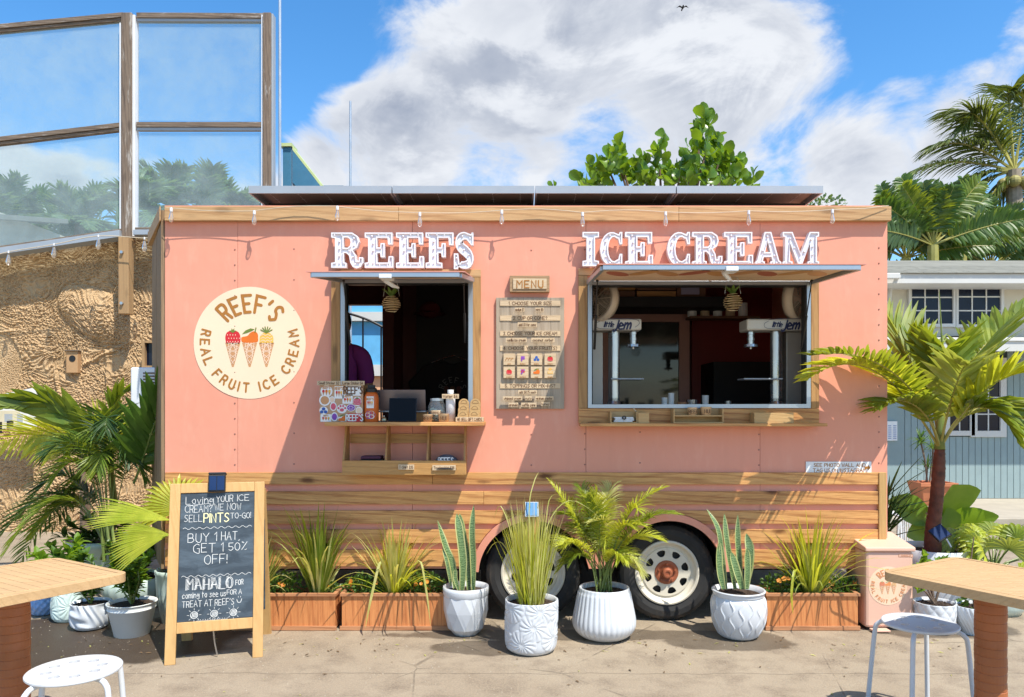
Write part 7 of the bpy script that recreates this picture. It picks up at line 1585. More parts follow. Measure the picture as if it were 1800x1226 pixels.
# roof shingles
rd = 10.45; y0r = rd - DIST; zr = Z(481, rd); slope = .31
box('fascia', HX0 - .05, HX1, y0r + .002, y0r + .03, zr - .14, zr, M_TRIM, hb, bevel=.004); box('soffit', HX0, HX1, y0r + .031, y - .001, zr - .14, zr - .12, M_TRIM, hb)
a = MB(); a.add([(HX0 - .1, y0r - .02, zr), (HX1, y0r - .02, zr), (HX1, y0r + 1.6, zr + 1.62 * slope), (HX0 - .1, y0r + 1.6, zr + 1.62 * slope)], [(0, 1, 2, 3)]); a.build('roof_deck', M_SHINGLE, hb)
r = random.Random(12)
for row in range(6):
    xx = HX0 - .1 - (.12 if row % 2 else 0)
    while xx < 8.6:
        w = r.uniform(.22, .30); ya = y0r - .03 + row * .14; za = zr + .004 + (ya - y0r + .02) * slope; o_y = .17; a = MB(); t1 = .014
        a.add([(xx + .003, ya, za + .008), (xx + w - .003, ya, za + .008), (xx + w - .003, ya + o_y, za + o_y * slope + .003), (xx + .003, ya + o_y, za + o_y * slope + .003), (xx + .003, ya, za - .004), (xx + w - .003, ya, za - .004)], [(0, 1, 2, 3), (4, 5, 1, 0)]); a.build('shingle', M_SHINGLE, hb); xx += w
box('gutter', HX0 - .05, X(1583, 10.3), 10.3 - DIST, 10.3 - DIST + .08, Z(490, 10.3), Z(480, 10.3), M_TRIM, hb, bevel=.01); MB().tube([at(1580, 486, 10.35), at(1566, 496, 10.9), at(1562, 540, 10.93), at(1562, 605, 10.93)], .03, 8).build('downpipe', M_TRIM, hb)
d = 10.97; nt = thing('notice_sheet', at(1567, 775, d), 'white printed timetable notice on the blue-grey wall beside the trailer', 'notice'); box('sheet', X(1556, d), X(1577, d), d - DIST - .006, d - DIST + .02, Z(775, d), Z(741, d), M_PAPER, nt)
a = MB(); xf = wallxf(0, 0, d - DIST - .006)
for k in range(7):
    for c_ in (0, 1): stroke(a, [(X(1561 + c_ * 9, d), Z(749 + k * 3.6, d)), (X(1566 + c_ * 9, d), Z(749 + k * 3.6, d))], .010, xf)
a.build('print', M_BLUEP, nt)
d = 10.3; tp = thing('terracotta_pot', (X(1635, d), d - DIST, .086), 'square terracotta planter on the pavement against the blue-grey wall', 'plant pot'); x0, x1 = X(1606, d), X(1668, d); zt_ = Z(847, d); a = MB(); q = .07; y0_, y1_ = d - DIST - .2, d - DIST + .2
a.add([(x0 + q, y0_ + q, .0865), (x1 - q, y0_ + q, .0865), (x1 - q, y1_ - q, .0865), (x0 + q, y1_ - q, .0865), (x0, y0_, zt_), (x1, y0_, zt_), (x1, y1_, zt_), (x0, y1_, zt_), (x0 + .03, y0_ + .03, zt_ + .001), (x1 - .03, y0_ + .03, zt_ + .001), (x1 - .03, y1_ - .03, zt_ + .001), (x0 + .03, y1_ - .03, zt_ + .001), (x0 + .03, y0_ + .03, zt_ - .05), (x1 - .03, y0_ + .03, zt_ - .05), (x1 - .03, y1_ - .03, zt_ - .05), (x0 + .03, y1_ - .03, zt_ - .05)], [(0, 1, 5, 4), (1, 2, 6, 5), (2, 3, 7, 6), (3, 0, 4, 7), (4, 5, 9, 8), (5, 6, 10, 9), (6, 7, 11, 10), (7, 4, 8, 11), (8, 9, 13, 12), (9, 10, 14, 13), (10, 11, 15, 14), (11, 8, 12, 15), (12, 13, 14, 15)]); a.build('vessel', M_TERRA, tp, bevel=.008); box('rim', x0 - .012, x1 + .012, y0_ - .012, y0_ - .001, zt_ - .05, zt_, M_TERRA, tp, bevel=.004)
dr = thing('dracaena', at(1632, 850, d), 'slender dracaena with tufted heads in the terracotta planter', 'plant'); r = random.Random(14)
for (bx_, tx, ty, n_) in ((1630, 1618, 765, 34), (1634, 1640, 778, 22), (1628, 1630, 815, 14)):
    a = MB(); a.tube([at(bx_, 848, d), at((bx_ + tx) / 2 + 2, 810, d), at(tx, ty + 10, d)], .012, 6); a.build('stem', M_BARK, dr); a = MB(); c = at(tx, ty + 8, d)
    for k in range(n_): an, el = r.uniform(0, 6.28), r.uniform(-.5, 1.3); broad(a, c + V((0, 0, r.uniform(-.08, .05))), (cos(an) * cos(el), sin(an) * cos(el), sin(el)), .2, .015, .4, seg=4, shape='blade')
    a.build('foliage', M_L_GREEN, dr)
mb = MB(); r = random.Random(77)
for i in range(1500):
    x = r.uniform(4.6, 10); y_ = r.uniform(3.85, 4.15) - abs(r.gauss(0, .06)); s = r.uniform(.012, .03); b = r.uniform(0, 6.28); mb.add([(x, y_, .0), (x + s * cos(b), y_ + s * sin(b), s * .9), (x + s * cos(b + 1), y_ + s * sin(b + 1), s * .4)], [(0, 1, 2)])
mb.build('ground_cover', M_L_GREEN, kind='stuff', label='low weeds along the kerb of the far pavement')
tag(box('parking_kerb', 5.9, 8.3, 2.95, 3.12, 0, .13, M_TRIM, None, bevel=.02), 'pale concrete parking kerb behind the right-hand plants', 'kerb block')
# ------------------------------------------------------------------ palms beyond the house
d = 15.5; cc = thing('coconut_palm', (X(1788, d), d - DIST, 0), 'coconut palm with drooping fronds above the house roof', 'palm tree', ); top_ = at(1782, 300, d); MB().tube([V((X(1788, d), d - DIST, 0)), at(1786, 500, d), at(1784, 400, d), top_], [.2, .18, .16, .14], 12).build('trunk', paint('pale_palm_trunk', (.28, .23, .17), .9, 0, .2, 12, .6, 30), cc)
for k, (m1, m2, e_, L) in enumerate((((1745, 230), (1715, 195), (1705, 200), .9), ((1740, 270), (1690, 235), (1640, 260), .75), ((1715, 285), (1630, 262), (1572, 335), .72), ((1735, 300), (1680, 300), (1640, 380), .65), ((1760, 320), (1730, 350), (1705, 430), .6), ((1740, 210), (1720, 175), (1690, 230), .7), ((1775, 200), (1772, 160), (1770, 165), .7), ((1800, 220), (1800, 170), (1795, 160), .8), ((1740, 310), (1700, 330), (1690, 380), .6), ((1760, 330), (1745, 360), (1740, 400), .55), ((1800, 330), (1800, 370), (1790, 420), .55), ((1820, 250), (1860, 220), (1900, 260), .8), ((1820, 290), (1870, 290), (1910, 340), .8), ((1760, 240), (1750, 220), (1720, 250), .7))):
    a = MB(); frond(a, [top_, at(*m1, d), at(*m2, d - .3 + .1 * k), at(*e_, d - .2)], 58, L * 1.2, .016, 58, 20, .1, 1.2, .14, 70 + k, .035, 0, 1, seg=4, jit=.12, tipdrop=1.0); a.build('frond', [M_L_COCO, M_STEMY], cc)
r = random.Random(15)
for k in range(7): b = r.uniform(0, 6.28); 
a = MB()
for k in range(6): b = k * 1.05; a.sphere(top_ + V((cos(b) * .22, sin(b) * .22, -.28)), .12, 8)
a.build('coconuts', paint('coconut_husk', (.30, .26, .08), .6), cc)
for i, (px, d, hh, lb) in enumerate(((1592, 13.6, 395, 'leftmost banana-leaved plant above the house roof'), (1640, 13.2, 372, 'tallest banana-leaved plant above the house roof'), (1690, 14.0, 385, 'banana-leaved plant nearest the coconut palm'), (1740, 14.4, 412, 'low banana-leaved plant under the coconut palm'))):
    b = V((X(px, d), d - DIST, 0)); t_ = thing('banana_plant', b, lb, 'banana plant', 'banana plants behind the house'); tz = Z(hh + 60, d); MB().tube([b, b + V((0, 0, tz))], [.14, .09], 10).build('stem', M_STEMY, t_); r = random.Random(90 + i)
    for k in range(15):
        an = -1.4 + 2.8 * k / 14 + r.uniform(-.12, .12); dv = V((sin(an), r.uniform(-.45, .3), cos(an) * .9 + .25)).normalized(); L = r.uniform(1.0, 1.45); p0 = b + V((0, 0, tz)); p1 = p0 + dv * L * .6; p2 = p0 + dv * L * 1.15 + V((0, 0, -.25)); a = MB()
        frond(a, [p0, p1, p2], 26, .30, .034, 76, 50, r.uniform(-.1, .3), .6 + r.uniform(0, .6), .2, 100 * i + k, .018, 0, 1, seg=3, side=V((cos(an), -.2, -sin(an))), jit=.2, prof=lambda u: sin(pi * (.15 + .8 * u)) ** .5); a.build('leaf', [(M_L_FAR, M_L_PALM, M_L_GREEN)[k % 3], M_STEMY], t_)
# dark understorey behind the roof
ug = MB(); r = random.Random(31); bush(ug, (8.0, 9.6, 3.4), (2.2, .5, .9), 1500, .22, 31); tag(ug.build('hedge', M_L_FAR), 'dense dark green hedge filling the gap behind the house roof', 'hedge')
tf = MB(); bush(tf, at(1450, 358, 12), (.35, .2, .10), 160, .07, 5); tag(tf.build('distant_treetop', M_L_FAR, kind='stuff'), 'small dark treetop showing at the right end of the solar panels', 'treetop')
# ------------------------------------------------------------------ young palm by the right end of the trailer
d = 5.0; dpt = 5.25
P5 = pot('large_white_pot', 1640, 5.3, 962, 58, [(.80, .0), (.94, .1), (1, .4), (1.02, .8), (1.02, 1)], M_POT, 'very large white pot of the young palm at the right end of the trailer', None, 64)
c = P5[1] + V((0, 0, P5[2] * .9)); yp = thing('young_palm', c, 'young palm with red-brown trunk and broad green fronds beside the trailer', 'potted palm'); crown = at(1652, 790, 5.22)
P_ = catmull([tuple(q) for q in (c, at(1640, 930, 5.28), at(1646, 880, 5.25), at(1650, 830, 5.23), crown)], 14); MB().tube(P_, [(.062, .05, .044, .043, .033)[min(4, i // 14)] * (1 - (i % 14) / 14) + (.062, .05, .044, .043, .033)[min(4, i // 14 + 1)] * ((i % 14) / 14) + (.0022 if i % 4 == 0 else 0) + .0008 * sin(i * 2.3) for i in range(len(P_))], 16).build('trunk', M_TRUNK, yp, smooth=True)
a = MB()
for py, rr in ((905, .0475), (912, .0485), (922, .050), (938, .053)): p = at(1641 + (905 - py) * -.02, py, 5.28); a.cyl(p, p + V((0, 0, .008)), rr + .002, n=16)
a.build('trunk_rings', paint('pale_ring', (.36, .27, .18), .8), yp); MB().tube([crown, crown + V((0, 0, .14)), at(1658, 700, 5.2)], [.036, .03, .012], 12).build('crown_shaft', M_STEM, yp, smooth=True)
FR = [  # control points, leaflet length, half width, count, droop, angle
 ([crown, at(1600, 700, 5.05), at(1530, 590, 4.75), at(1420, 665, 4.45)], .27, .021, 40, .55, 0), ([crown, at(1630, 700, 5.0), at(1560, 600, 4.6), at(1425, 625, 4.35)], .24, .017, 34, .4, 1),
 ([crown, at(1625, 690, 5.35), at(1600, 620, 5.5), at(1560, 560, 5.6)], .46, .034, 24, .15, 2), ([crown, at(1640, 700, 5.3), at(1625, 640, 5.3), at(1600, 600, 5.3)], .36, .030, 20, .2, 1),
 ([crown, at(1660, 700, 5.3), at(1700, 620, 5.4), at(1800, 545, 5.5)], .42, .030, 26, .2, 1), ([crown, at(1690, 720, 5.1), at(1750, 640, 4.9), at(1830, 655, 4.8)], .36, .030, 28, .45, 0), ([crown, at(1690, 700, 5.2), at(1740, 690, 5.0), at(1790, 770, 4.9)], .38, .027, 28, .85, 1),
 ([crown, at(1665, 720, 5.1), at(1690, 640, 4.9), at(1700, 640, 4.7)], .30, .028, 18, .3, 2), ([crown, at(1700, 690, 5.3), at(1780, 690, 5.3), at(1850, 790, 5.3)], .34, .024, 26, .8, 2), ([crown, at(1640, 720, 5.0), at(1590, 680, 4.9), at(1540, 720, 4.8)], .26, .024, 20, .6, 1), ([crown, at(1650, 690, 5.2), at(1670, 600, 5.2), at(1660, 620, 5.0)], .34, .030, 16, .3, 1)]
for k, (P_, ll, lw, n_, dr_, mm) in enumerate(FR):
    a = MB(); frond(a, P_, n_, ll, lw, 62, 24, .25, dr_, .26, 300 + k, .010, 0, 1, seg=4, jit=.1, fold=.3); a.build('frond', [(M_L_YEL, M_L_PALM, M_L_GRASS)[mm], M_STEMY], yp)
MB().tube([crown, at(1658, 640, 5.2), at(1651, 512, 5.2)], [.012, .009, .002], 8).build('spear_leaf', M_STEM, yp)
st = thing('solar_stake_light', at(1655, 960, 5.05), 'dark solar light tilted against the young palm trunk', 'solar light'); Ms = Matrix.Translation(at(1652, 938, 5.08)) @ Matrix.Rotation(radians(-30), 4, 'Y') @ Matrix.Rotation(radians(-48), 4, 'X'); a = MB(Ms); a.box(-.05, .05, -.012, .004, -.055, .055); a.build('housing', M_BLACK, st, bevel=.003); a = MB(Ms); a.box(-.044, .044, -.015, -.0125, -.048, .048); a.build('solar_cell', MC['bright_solar_cell'], st); MB().tube([at(1662, 945, 5.1), at(1672, 962, 5.08)], .006, 6).build('stem', M_POT, st)
# broad-leaved plant, behind the palm
bl = thing('broad_leaf_plant', at(1660, 965, 5.9), 'plant with very large bright green paddle leaves behind the young palm trunk', 'plant'); d = 5.9; c = V((X(1665, d), d - DIST, 0))
for (tx, ty, bx_, by_, W_l, dr_, up) in ((1675, 862, 1680, 925, .20, .1, 1), (1572, 882, 1640, 915, .12, .3, 0), (1600, 938, 1640, 930, .09, .3, 0), (1720, 898, 1682, 925, .11, .3, 0), (1745, 905, 1690, 920, .07, .5, 0), (1665, 900, 1665, 950, .11, .1, 1), (1640, 900, 1660, 950, .09, .1, 1)):
    p0, p1 = at(bx_, by_, d), at(tx, ty, d - .15); a = MB(); a.tube([c + V((0, 0, .15)), c.lerp(p0, .6) + V((0, 0, .1)), p0], .012, 6, 1)
    broad(a, p0, p1 - p0, (p1 - p0).length * (1.15), W_l, dr_ * .4, nrm=V((0, -1, .35)), shape='spoon' if up and W_l > .15 else 'oval', wave=.08, fold=.25); a.build('leaf', [M_L_BRIGHT, M_STEM], bl, smooth=True)
pot('dark_pot', 1672, 5.9, 975, 34, [(.8, 0), (1, .6), (1, 1)], M_POTG, 'sage pot of the broad-leaved plant, behind the large white pot', None, 40)
# spiky dark plant beside the trailer end
sp = thing('spiky_plant', at(1570, 935, 5.7), 'dark spiky plant squeezed beside the trailer end', 'plant'); a = MB(); d = 5.7; r = random.Random(19); c = at(1556, 950, d)
for k in range(26): an = r.uniform(-.15, 1.35); dv = V((sin(an), r.uniform(-.4, .4), cos(an))); broad(a, c + V((0, 0, r.uniform(0, .35))), dv, r.uniform(.28, .5), .016, .25, seg=5, shape='blade')
a.build('foliage', M_L_DARK, sp); MB().tube([V((c.x, c.y, 0)), c, c + V((0, 0, .3))], .02, 8).build('stem', M_BARK, sp)
# white chairs between plants and house
def rack(px0, px1, d, label):
    x0, x1, y = X(px0, d), X(px1, d), d - DIST; t_ = thing('white_metal_stool', ((x0 + x1) / 2, y, 0), label, 'stool', 'white slatted metal stools behind the palm'); zt_ = .47
    for yy in (y - .14, y + .14): MB().tube(catmull([(x0, yy, 0), (x0 + .01, yy, zt_ - .06), (x0 + .05, yy, zt_), (x1 - .05, yy, zt_), (x1 - .01, yy, zt_ - .06), (x1, yy, 0)], 3), .012, 8).build('side_frame', M_CHAIRW, t_)
    for k in range(5): q = x0 + .05 + (x1 - x0 - .1) * k / 4; MB().tube([(q, y - .14, zt_), (q, y + .14, zt_)], .009, 6).build('seat_bar', M_CHAIRW, t_); MB().tube([(q, y - .14, zt_), (q, y - .14, .02)], .006, 6).build('upright_bar', M_CHAIRW, t_)
rack(1563, 1598, 6.6, 'white slatted metal stool nearest the trailer corner, behind the spiky plant'); rack(1602, 1640, 7.0, 'white slatted metal stool just behind the young palm trunk')
# spreading palm and small pots on the right
d = 5.2; P6 = pot('celadon_pot', 1745, d, 1000, 52, [(.8, 0), (.98, .2), (1.02, .6), (1, 1)], M_POTC, 'wide pale celadon pot under the spreading palm at the right edge', None, 64)
c = P6[1] + V((0, 0, P6[2] * .9)); spm = thing('spreading_palm', c, 'spreading yellowish lady palm at the right edge behind the table', 'potted palm'); r = random.Random(44)
for k in range(20):
    an = r.uniform(0, 6.28); el = r.uniform(.15, 1.2); L = r.uniform(.18, .36); dv = V((cos(an) * cos(el), sin(an) * cos(el) * .7, sin(el))); hub = c + dv * L; a = MB(); fanleaf(a, hub, dv, V((0, -.8, .7)), r.uniform(.18, .26), 12, 190, .013, .5, 0, k, c, 1); a.build('fan_leaf', [(M_L_GRASS, M_L_YEL, M_L_PALM)[k % 3], M_STEM], spm)
def twisted(th, r, z): return r + .004 * abs(sin(th * 14 + z * 45))
def diamond(th, r, z): return r + .006 * (abs(sin(th * 6 + z * 40)) * abs(sin(th * 6 - z * 40))) ** .6
P7 = pot('small_white_pot', 1643, 4.72, 1058, 33, [(1, 1)], M_POT, 'white diamond-patterned pot right of the litter bin', None, 8); repot(*P7, [(.70, 0), (.86, .1), (.98, .5), (1, .9), (1, 1)], diamond, 180, 50, M_POT)
P8 = pot('small_white_pot', 1712, 4.68, 1064, 32, [(1, 1)], M_POT, 'white twisted-rib pot beside the right table leg', None, 8); repot(*P8, [(.58, 0), (.64, .1), (.95, .55), (1.02, .85), (1.0, 1)], twisted, 180, 50, M_POT)
c = P7[1] + V((0, 0, P7[2] * .9)); jd = thing('jade_plant', c, 'jade plant with round fleshy leaves in the diamond-patterned pot', 'plant'); r = random.Random(51)
for (tx, ty) in ((1612, 1030), (1618, 985), (1625, 980), (1650, 990), (1660, 985), (1640, 1010)):
    e_ = at(tx, ty, 4.72 + r.uniform(-.08, .05)); a = MB(); a.tube([c, (c + e_) / 2 + V((r.uniform(-.04, .04), 0, .02)), e_], [.008, .006, .004], 6, 1)
    for k in range(9): an, el = r.uniform(0, 6.28), r.uniform(-.1, 1.4); broad(a, e_ - V((0, 0, r.uniform(0, .05))), (cos(an) * cos(el), sin(an) * cos(el), sin(el)), r.uniform(.04, .065), .018, .0, seg=4)
    a.build('branch', [M_L_BRIGHT, M_BARK], jd)
c = P8[1] + V((0, 0, P8[2] * .9)); sd = thing('seedling', c, 'small leafy plant in the twisted-rib pot', 'plant'); a = MB(); bush(a, c + V((-.02, 0, .06)), (.07, .06, .07), 60, .05, 6); a.build('foliage', M_L_GREEN, sd); MB().tube([c, c + V((-.02, 0, .3)), c + V((.0, 0, .45))], [.006, .005, .003], 5).build('stem', M_BARK, sd)
P9 = pot('celadon_pot', 1700, 5.25, 1010, 34, [(.8, 0), (1, .5), (1, 1)], M_POTC, 'celadon pot between the bin and the spreading palm', None, 48)
# ------------------------------------------------------------------ plants on the left
EX = [('blue_dimpled_pot', 78, 5.12, 1043, 24, [(1, 1)], M_POTB, 'round blue dimpled pot at the far left under the fronds'), ('tall_floral_pot', 122, 4.98, 1034, 26, [(1, 1)], M_POTC, 'tall pale pot with flower relief left of the scroll pot'), ('scroll_pot', 160, 4.80, 1058, 32, [(1, 1)], M_POT, 'white pot with wave scroll relief left of the plain bucket pot')]
def dimple(th, r, z): return r + .004 * (sin(th * 16) * sin(z * 130))
def scroll(th, r, z): return r + .006 * sin(th * 9 + 4 * sin(z * 26 + th * 3)) * (1 if .02 < z < .2 else 0)
pb = pot(*EX[0]); repot(*pb, [(.55, 0), (.85, .1), (1.12, .4), (1.15, .6), (1, 1)], dimple, 160, 60, M_POTB)
pf = pot(*EX[1]); repot(*pf, [(.8, 0), (.98, .1), (1.05, .4), (1.03, .8), (1, 1)], lambda th, r, z: chrys(th + .4, r, z * .9), 200, 70, M_POTC)
pv = pot(*EX[2]); repot(*pv, [(.62, 0), (.82, .06), (.98, .3), (1.02, .7), (1, 1)], scroll, 200, 70, M_POT)
pw_ = pot('plastic_bucket_pot', 232, 4.66, 1058, 40, [(.68, .0), (.70, .01), (.945, .80), (.97, .81), (.975, .84), (.95, .85), (.99, .97), (1.02, .98), (1.02, 1)], M_POTP, 'plain white tapered plastic pot with a leafy shrub, left of the chalkboard', None, 72)
pg1 = pot('sage_square_pot', 238, 5.35, 1012, 52, [(.85, 0), (1, .6), (1.02, 1)], M_POTC, 'large celadon pot with leaf relief behind the plastic pot', lambda th, r, z: r + .006 * abs(sin(th * 11 + 3 * sin(z * 30))), 160); pg2 = pot('tall_celadon_pot', 312, 4.95, 1000, 34, [(.7, 0), (.95, .5), (1, .9), (1.05, .93), (1.05, 1)], M_POTC, 'tall celadon pot mostly hidden behind the chalkboard', lambda th, r, z: r + .004 * abs(sin(th * 9)), 128)
pg3 = pot('big_sage_pot', 190, 6.0, 945, 62, [(.7, 0), (.9, .4), (1, .85), (1.04, .87), (1.04, 1)], M_POTG, 'biggest sage green pot at the back of the left plant group', None, 64)
def leafy(c, tips, n, leaf, label, seed, name='leafy_shrub', mats=(M_L_GREEN,), R=.06, dpt=0):
    t_ = thing(name, c, label, 'shrub'); r = random.Random(seed)
    for i, e_ in enumerate(tips):
        a = MB(); m_ = (c + e_) / 2 + V((r.uniform(-.05, .05), r.uniform(-.04, .04), .02)); a.tube([c, m_, e_], [.006, .005, .002], 5, 1)
        for k in range(n):
            f = r.uniform(.25, 1.); p = bez([c, m_, e_], f); an, el = r.uniform(0, 6.28), r.uniform(-.3, 1.2); broad(a, p, (cos(an) * cos(el), sin(an) * cos(el), sin(el)), leaf * r.uniform(.6, 1.2), leaf * .22, .3, seg=4)
        a.build('branch', [mats[i % len(mats)], M_STEM], t_)
    return t_
cs = pw_[1] + V((0, 0, pw_[2] * .9)); d = 4.66; leafy(cs, [at(x, y, d + e) for x, y, e in ((215, 970, 0), (228, 950, .1), (240, 985, -.05), (195, 985, .05), (205, 1010, -.05), (250, 1000, .05), (222, 1000, -.1), (205, 960, .1))], 60, .062, 'small-leaved shrub in the plain white plastic pot', 61, mats=(M_L_GREEN, M_L_BRIGHT))
cs = pv[1] + V((0, 0, pv[2] * .9)); d = 4.8; leafy(cs, [at(x, y, d + e) for x, y, e in ((150, 1010, 0), (170, 1000, .1), (180, 1025, 0), (140, 1030, -.1), (160, 985, .1))], 50, .05, 'dark small-leaved shrub in the white scroll pot', 62)
cs = pf[1] + V((0, 0, pf[2] * .9)); d = 4.98; leafy(cs, [at(x, y, d + e) for x, y, e in ((70, 985, -.1), (95, 975, 0), (120, 965, .1), (150, 975, .05), (60, 975, .1), (110, 990, -.1), (135, 950, .2), (85, 960, .2))], 70, .085, 'light green leafy shrub spilling over the tall floral pot', 63, mats=(M_L_BRIGHT, M_L_GREEN))
cs = pb[1] + V((0, 0, pb[2] * .9)); leafy(cs, [cs + V((-.08, 0, .08)), cs + V((.07, -.02, .10)), cs + V((.0, -.04, .12))], 12, .05, 'sparse yellowing sprigs in the round blue pot', 64, mats=(M_L_YEL,))
# extra greenery at the back of the left group
cs = pg1[1] + V((0, 0, pg1[2] * .9)); d = 5.35; leafy(cs, [at(x, y, d + e) for x, y, e in ((190, 960, 0), (215, 945, .1), (250, 950, 0), (270, 975, -.1), (230, 985, -.1), (285, 950, .1), (200, 990, -.1), (260, 925, .1))], 55, .08, 'dense green shrub in the large celadon pot behind the plastic pot', 66, mats=(M_L_GREEN, M_L_BRIGHT))
cs = pg3[1] + V((0, 0, pg3[2] * .9)); d = 5.9; leafy(cs, [at(x, y, d + e) for x, y, e in ((120, 925, 0), (145, 910, .1), (170, 925, 0), (200, 905, .1), (230, 915, 0), (100, 945, 0))], 45, .09, 'dark leafy undergrowth in the biggest sage pot', 67, mats=(M_L_GREEN, M_L_DARK))
mb = MB(); r = random.Random(123)   # dry leaves and petals blown round the pots
for i in range(260):
    if r.random() < .7: x, y = r.uniform(-3.1, 2.6), -.35 - abs(r.gauss(0, .22))
    else: x, y = r.uniform(-3.2, 3), r.uniform(-2.2, -.2)
    s = r.uniform(.006, .020); b = r.uniform(0, 6.28); u = V((cos(b), sin(b), 0)); w = V((-sin(b), cos(b), 0)); c_ = V((x, y, .003)); mb.add([c_ - u * s, c_ - w * s * .3 + UP * s * .2, c_ + u * s + UP * s * .15, c_ + w * s * .3 + UP * s * .1], [(0, 1, 2, 3)], 0 if r.random() < .6 else 1)
mb.build('fallen_leaves', [paint('dry_leaf', (.14, .085, .04), .9), M_L_GRASSY], kind='stuff', label='dry leaf bits scattered over the pavement by the pots')
# big broad palm
d = 5.55; c = V((X(212, d), d - DIST, pg3[2])); crown = at(192, 800, d); bp_ = thing('broad_feather_palm', c, 'tall palm with two huge dark glossy fronds left of the trailer', 'potted palm')
MB().tube([V((X(195, 6.0), 6.0 - DIST, pg3[2] * .9)), at(200, 880, 5.8), crown], [.03, .028, .02], 10).build('stem', M_STEM, bp_)
for k, (P_, ll, lw, n_, sd, mt, dr_) in enumerate((([crown, at(165, 760, d), at(110, 700, d - .1), at(5, 706, d - .25)], .34, .046, 18, V((0, -.35, 1)), M_L_PALM, .05), ([at(235, 850, d - .1), at(262, 790, d - .2), at(268, 720, d - .3), at(322, 652, d - .35)], .42, .038, 18, V((1, .3, .35)), M_L_GREEN, .25), ([crown, at(188, 720, d), at(195, 690, d), at(240, 640 + 40, d)], .26, .024, 12, None, M_L_PALM, .3))):
    a = MB(); frond(a, P_, n_, ll, lw, 36 if k == 0 else 50, 10, .1, dr_, .16, 500 + k, .010, 0, 1, side=sd, seg=4, jit=.08, fold=.35, prof=lambda u: (.75 + .25 * sin(pi * u)) * (1 - .35 * u)); a.build('frond', [mt, M_STEM], bp_)
# yellow-green arching fan frond behind
d = 6.3; c = V((X(150, d), d - DIST, 0)); yf = thing('arching_fan_palm', c, 'pale yellow-green palm fronds arching over the painted sign', 'palm'); MB().tube([c, at(150, 880, d), at(140, 800, d)], [.05, .04, .02], 8).build('stem', M_BARK, yf)
for k, (P_, ll) in enumerate((([at(140, 800, d), at(130, 750, d), at(90, 740, d), at(0, 780, d)], .30), ([at(140, 800, d), at(150, 760, d), at(100, 760, d), at(60, 765, d)], .34), ([at(150, 810, d), at(160, 770, d), at(180, 740, d), at(205, 760, d)], .3))):
    a = MB(); frond(a, P_, 26, ll, .013, 80, 30, .5, .2, .2, 600 + k, .007, 0, 1, side=V((0, -.5, 1)), seg=4); a.build('frond', [M_L_YEL, M_STEMY], yf)
# dark areca mass
d = 5.5; c = V((X(190, d), d - DIST, pg3[2] * .9)); ar = thing('dark_areca_palm', c, 'dense dark areca palm filling the back of the left plant group', 'potted palm'); r = random.Random(71); c0 = at(195, 900, d)
EN = [(0, 930), (40, 900), (10, 960), (60, 860), (90, 840), (110, 800), (140, 780), (60, 930), (100, 880), (160, 760), (185, 750), (30, 990), (130, 850), (90, 920), (170, 820), (230, 800), (255, 830), (120, 790), (75, 800), (265, 870), (215, 780), (150, 900), (110, 950), (60, 890), (200, 830), (175, 860), (240, 900), (25, 870)]
for k, (ex, ey) in enumerate(EN[:19]):
    dd = d + r.uniform(-.35, .3); b = c0 + V((r.uniform(-.05, .05), r.uniform(-.08, .08), r.uniform(-.15, .05))); m_ = at((195 + ex) / 2, min(900, ey) - 55 - r.uniform(0, 30), (d + dd) / 2); e_ = at(ex, ey + 10, dd); a = MB(); frond(a, [c, b.lerp(m_, .4), m_, e_], 30, .25, .007, 62, 24, .15, .6, .42, 700 + k, .005, 0, 1, seg=4, fold=.3); a.build('frond', [(M_L_DARK, M_L_GREEN, M_L_PALM, M_L_DARK, M_L_PALM)[k % 5], M_STEM], ar)
a = MB()
for k in range(9): a.tube([c + V((r.uniform(-.12, .12), r.uniform(-.1, .1), -.05)), c0 + V((r.uniform(-.1, .1), 0, 0))], .011, 6)
a.build('canes', M_STEM, ar)
# bright fan palm by the chalkboard
d = 4.75; fp = thing('bright_fan_palm', V((X(312, 4.95), .05, pg2[2] * .9)), 'fan palm with three bright yellow-green fans around the chalkboard', 'potted palm'); foot = V((X(312, 4.95), .05, pg2[2] * .9))
for k, (hub, dv, L, sp_, nr, dr_, n_, mt) in enumerate(((at(318, 900, 4.75), V((-.12, .1, 1)), .36, 190, V((0, -1, .3)), .35, 30, M_L_YEL), (at(300, 915, 4.6), V((-1, .05, .12)), .52, 30, V((0, -.8, .8)), .05, 16, M_L_YEL), (at(298, 940, 4.45), V((-1, -.1, -.10)), .34, 62, V((0, -1, .5)), .15, 20, M_L_YEL), (at(400, 915, 4.8), V((1, .1, .1)), .26, 60, V((0, -.5, 1)), .5, 12, M_L_PALM))):
    a = MB(); fanleaf(a, hub, dv, nr, L, n_, sp_, .022, dr_, 0, 800 + k, foot, 1); a.build('fan_leaf', [mt, M_STEM], fp)
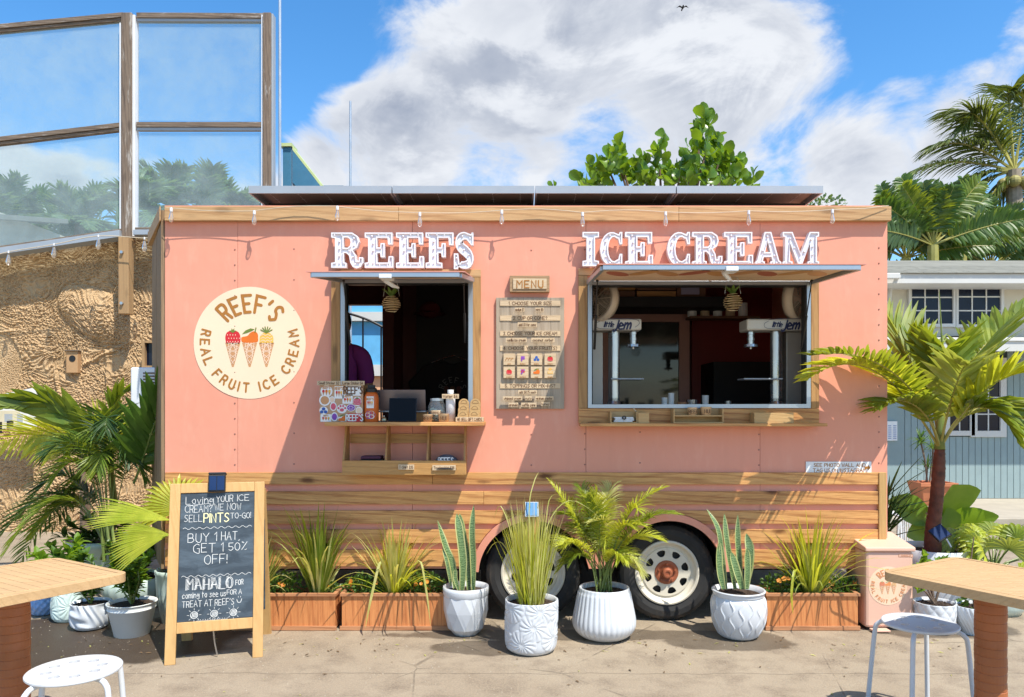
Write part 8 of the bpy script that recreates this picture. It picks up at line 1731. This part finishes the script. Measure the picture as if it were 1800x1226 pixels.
# ------------------------------------------------------------------ tables and stools
def table(cx, d, ang, side, label, ledpx):
    c = V((cx, d - DIST, 0)); t_ = thing('patio_table', c, label, 'table', 'teak-topped tables at the picture edges'); Mt = Matrix.Translation(c) @ Matrix.Rotation(ang, 4, 'Z'); h = side / 2; rr = .03
    def flat(q, z0, z1, nm, holes=(), bev=.002):
        a = MB(); a.plate(q, holes, -z1, -z0); a.v = [Mt @ V((w.x, w.z, -w.y)) for w in a.v]; a.f = [f[::-1] for f in a.f]; return a.build(nm, M_TABLE, t_, bevel=bev)
    oc = []
    for sx_, sy_, a0 in ((1, 1, 0), (-1, 1, 90), (-1, -1, 180), (1, -1, 270)):
        for q in range(7): b = radians(a0 + 15 * q); oc.append((sx_ * (h - .05) + .05 * cos(b), sy_ * (h - .05) + .05 * sin(b)))
    e = h - .032; flat(oc, .714, .750, 'top_edge', [rect(-e, e, -e, e)], .010); flat(rect(-e + .001, e - .001, -e + .001, e - .001), .722, .742, 'top_core', bev=0)
    n = 13
    for k in range(n): y0, y1 = -e + 2 * e * k / n, -e + 2 * e * (k + 1) / n; flat(rect(-e + .001, e - .001, y0 + .0012, y1 - .0012), .7425, .7500, 'top_plank', bev=.0012)
    a = MB(Mt); pr = []; z = .03
    while z < .714: pr += [(.056, z), (.0575, z + .006), (.0575, min(.713, z + .032))]; z += .034
    a.lathe(pr, (0, 0, 0), 28, lambda th, r, z: r + .001 * sin(th * 3 + z * 60)); a.build('pedestal', M_LEG, t_); a = MB(Mt); a.lathe([(.001, .001), (.20, .001), (.20, .018), (.06, .03), (.001, .03)], (0, 0, 0), 32); a.build('base_plate', M_BLACK, t_)
    return t_
table(1.87, 2.96, radians(32), .58, 'teak-topped table at the right edge of the picture', 0); table(-2.02, 2.93, radians(-32), .60, 'teak-topped table at the left edge of the picture', 0)
def stool(px, d, rz, label):
    c = V((X(px, d), d - DIST, 0)); t_ = thing('perforated_stool', c, label, 'stool', 'white perforated metal stools'); Mt = Matrix.Translation(c) @ Matrix.Rotation(rz, 4, 'Z'); R = .16
    holes = [ell(.090 * cos(k * pi / 4 + .2), .090 * sin(k * pi / 4 + .2), .019, .019, 14) for k in range(8)]
    a = MB(); a.plate(ell(0, 0, R - .004, R - .004, 48), holes, -.003, .009); a.v = [V((q.x, q.z, -q.y * 1 + .447 - .012 * max(0, 1 - (q.x ** 2 + q.z ** 2) / R ** 2) * 0)) for q in a.v]; a.v = [Mt @ q for q in a.v]
    a.lathe([(R - .006, .4435), (R - .003, .438), (R, .442), (R, .448), (R - .003, .451), (R - .006, .4505)], c, 48); a.build('seat', M_STOOL, t_)
    for k in range(4):
        b = k * pi / 2 + pi / 4; u = V((cos(b), sin(b), 0)); P_ = catmull([tuple(V((0, 0, z)) + u * q) for q, z in ((.10, .432), (.150, .43), (.176, .415), (.188, .38), (.205, .20), (.222, .008))], 4); a = MB(Mt); a.tube(P_, .0105, 10); a.build('leg', M_STOOL, t_, smooth=True)
    return t_
stool(131, 2.76, .35, 'white perforated stool beside the left table'); stool(1617, 3.36, .15, 'white perforated stool beside the right table, half in shade')
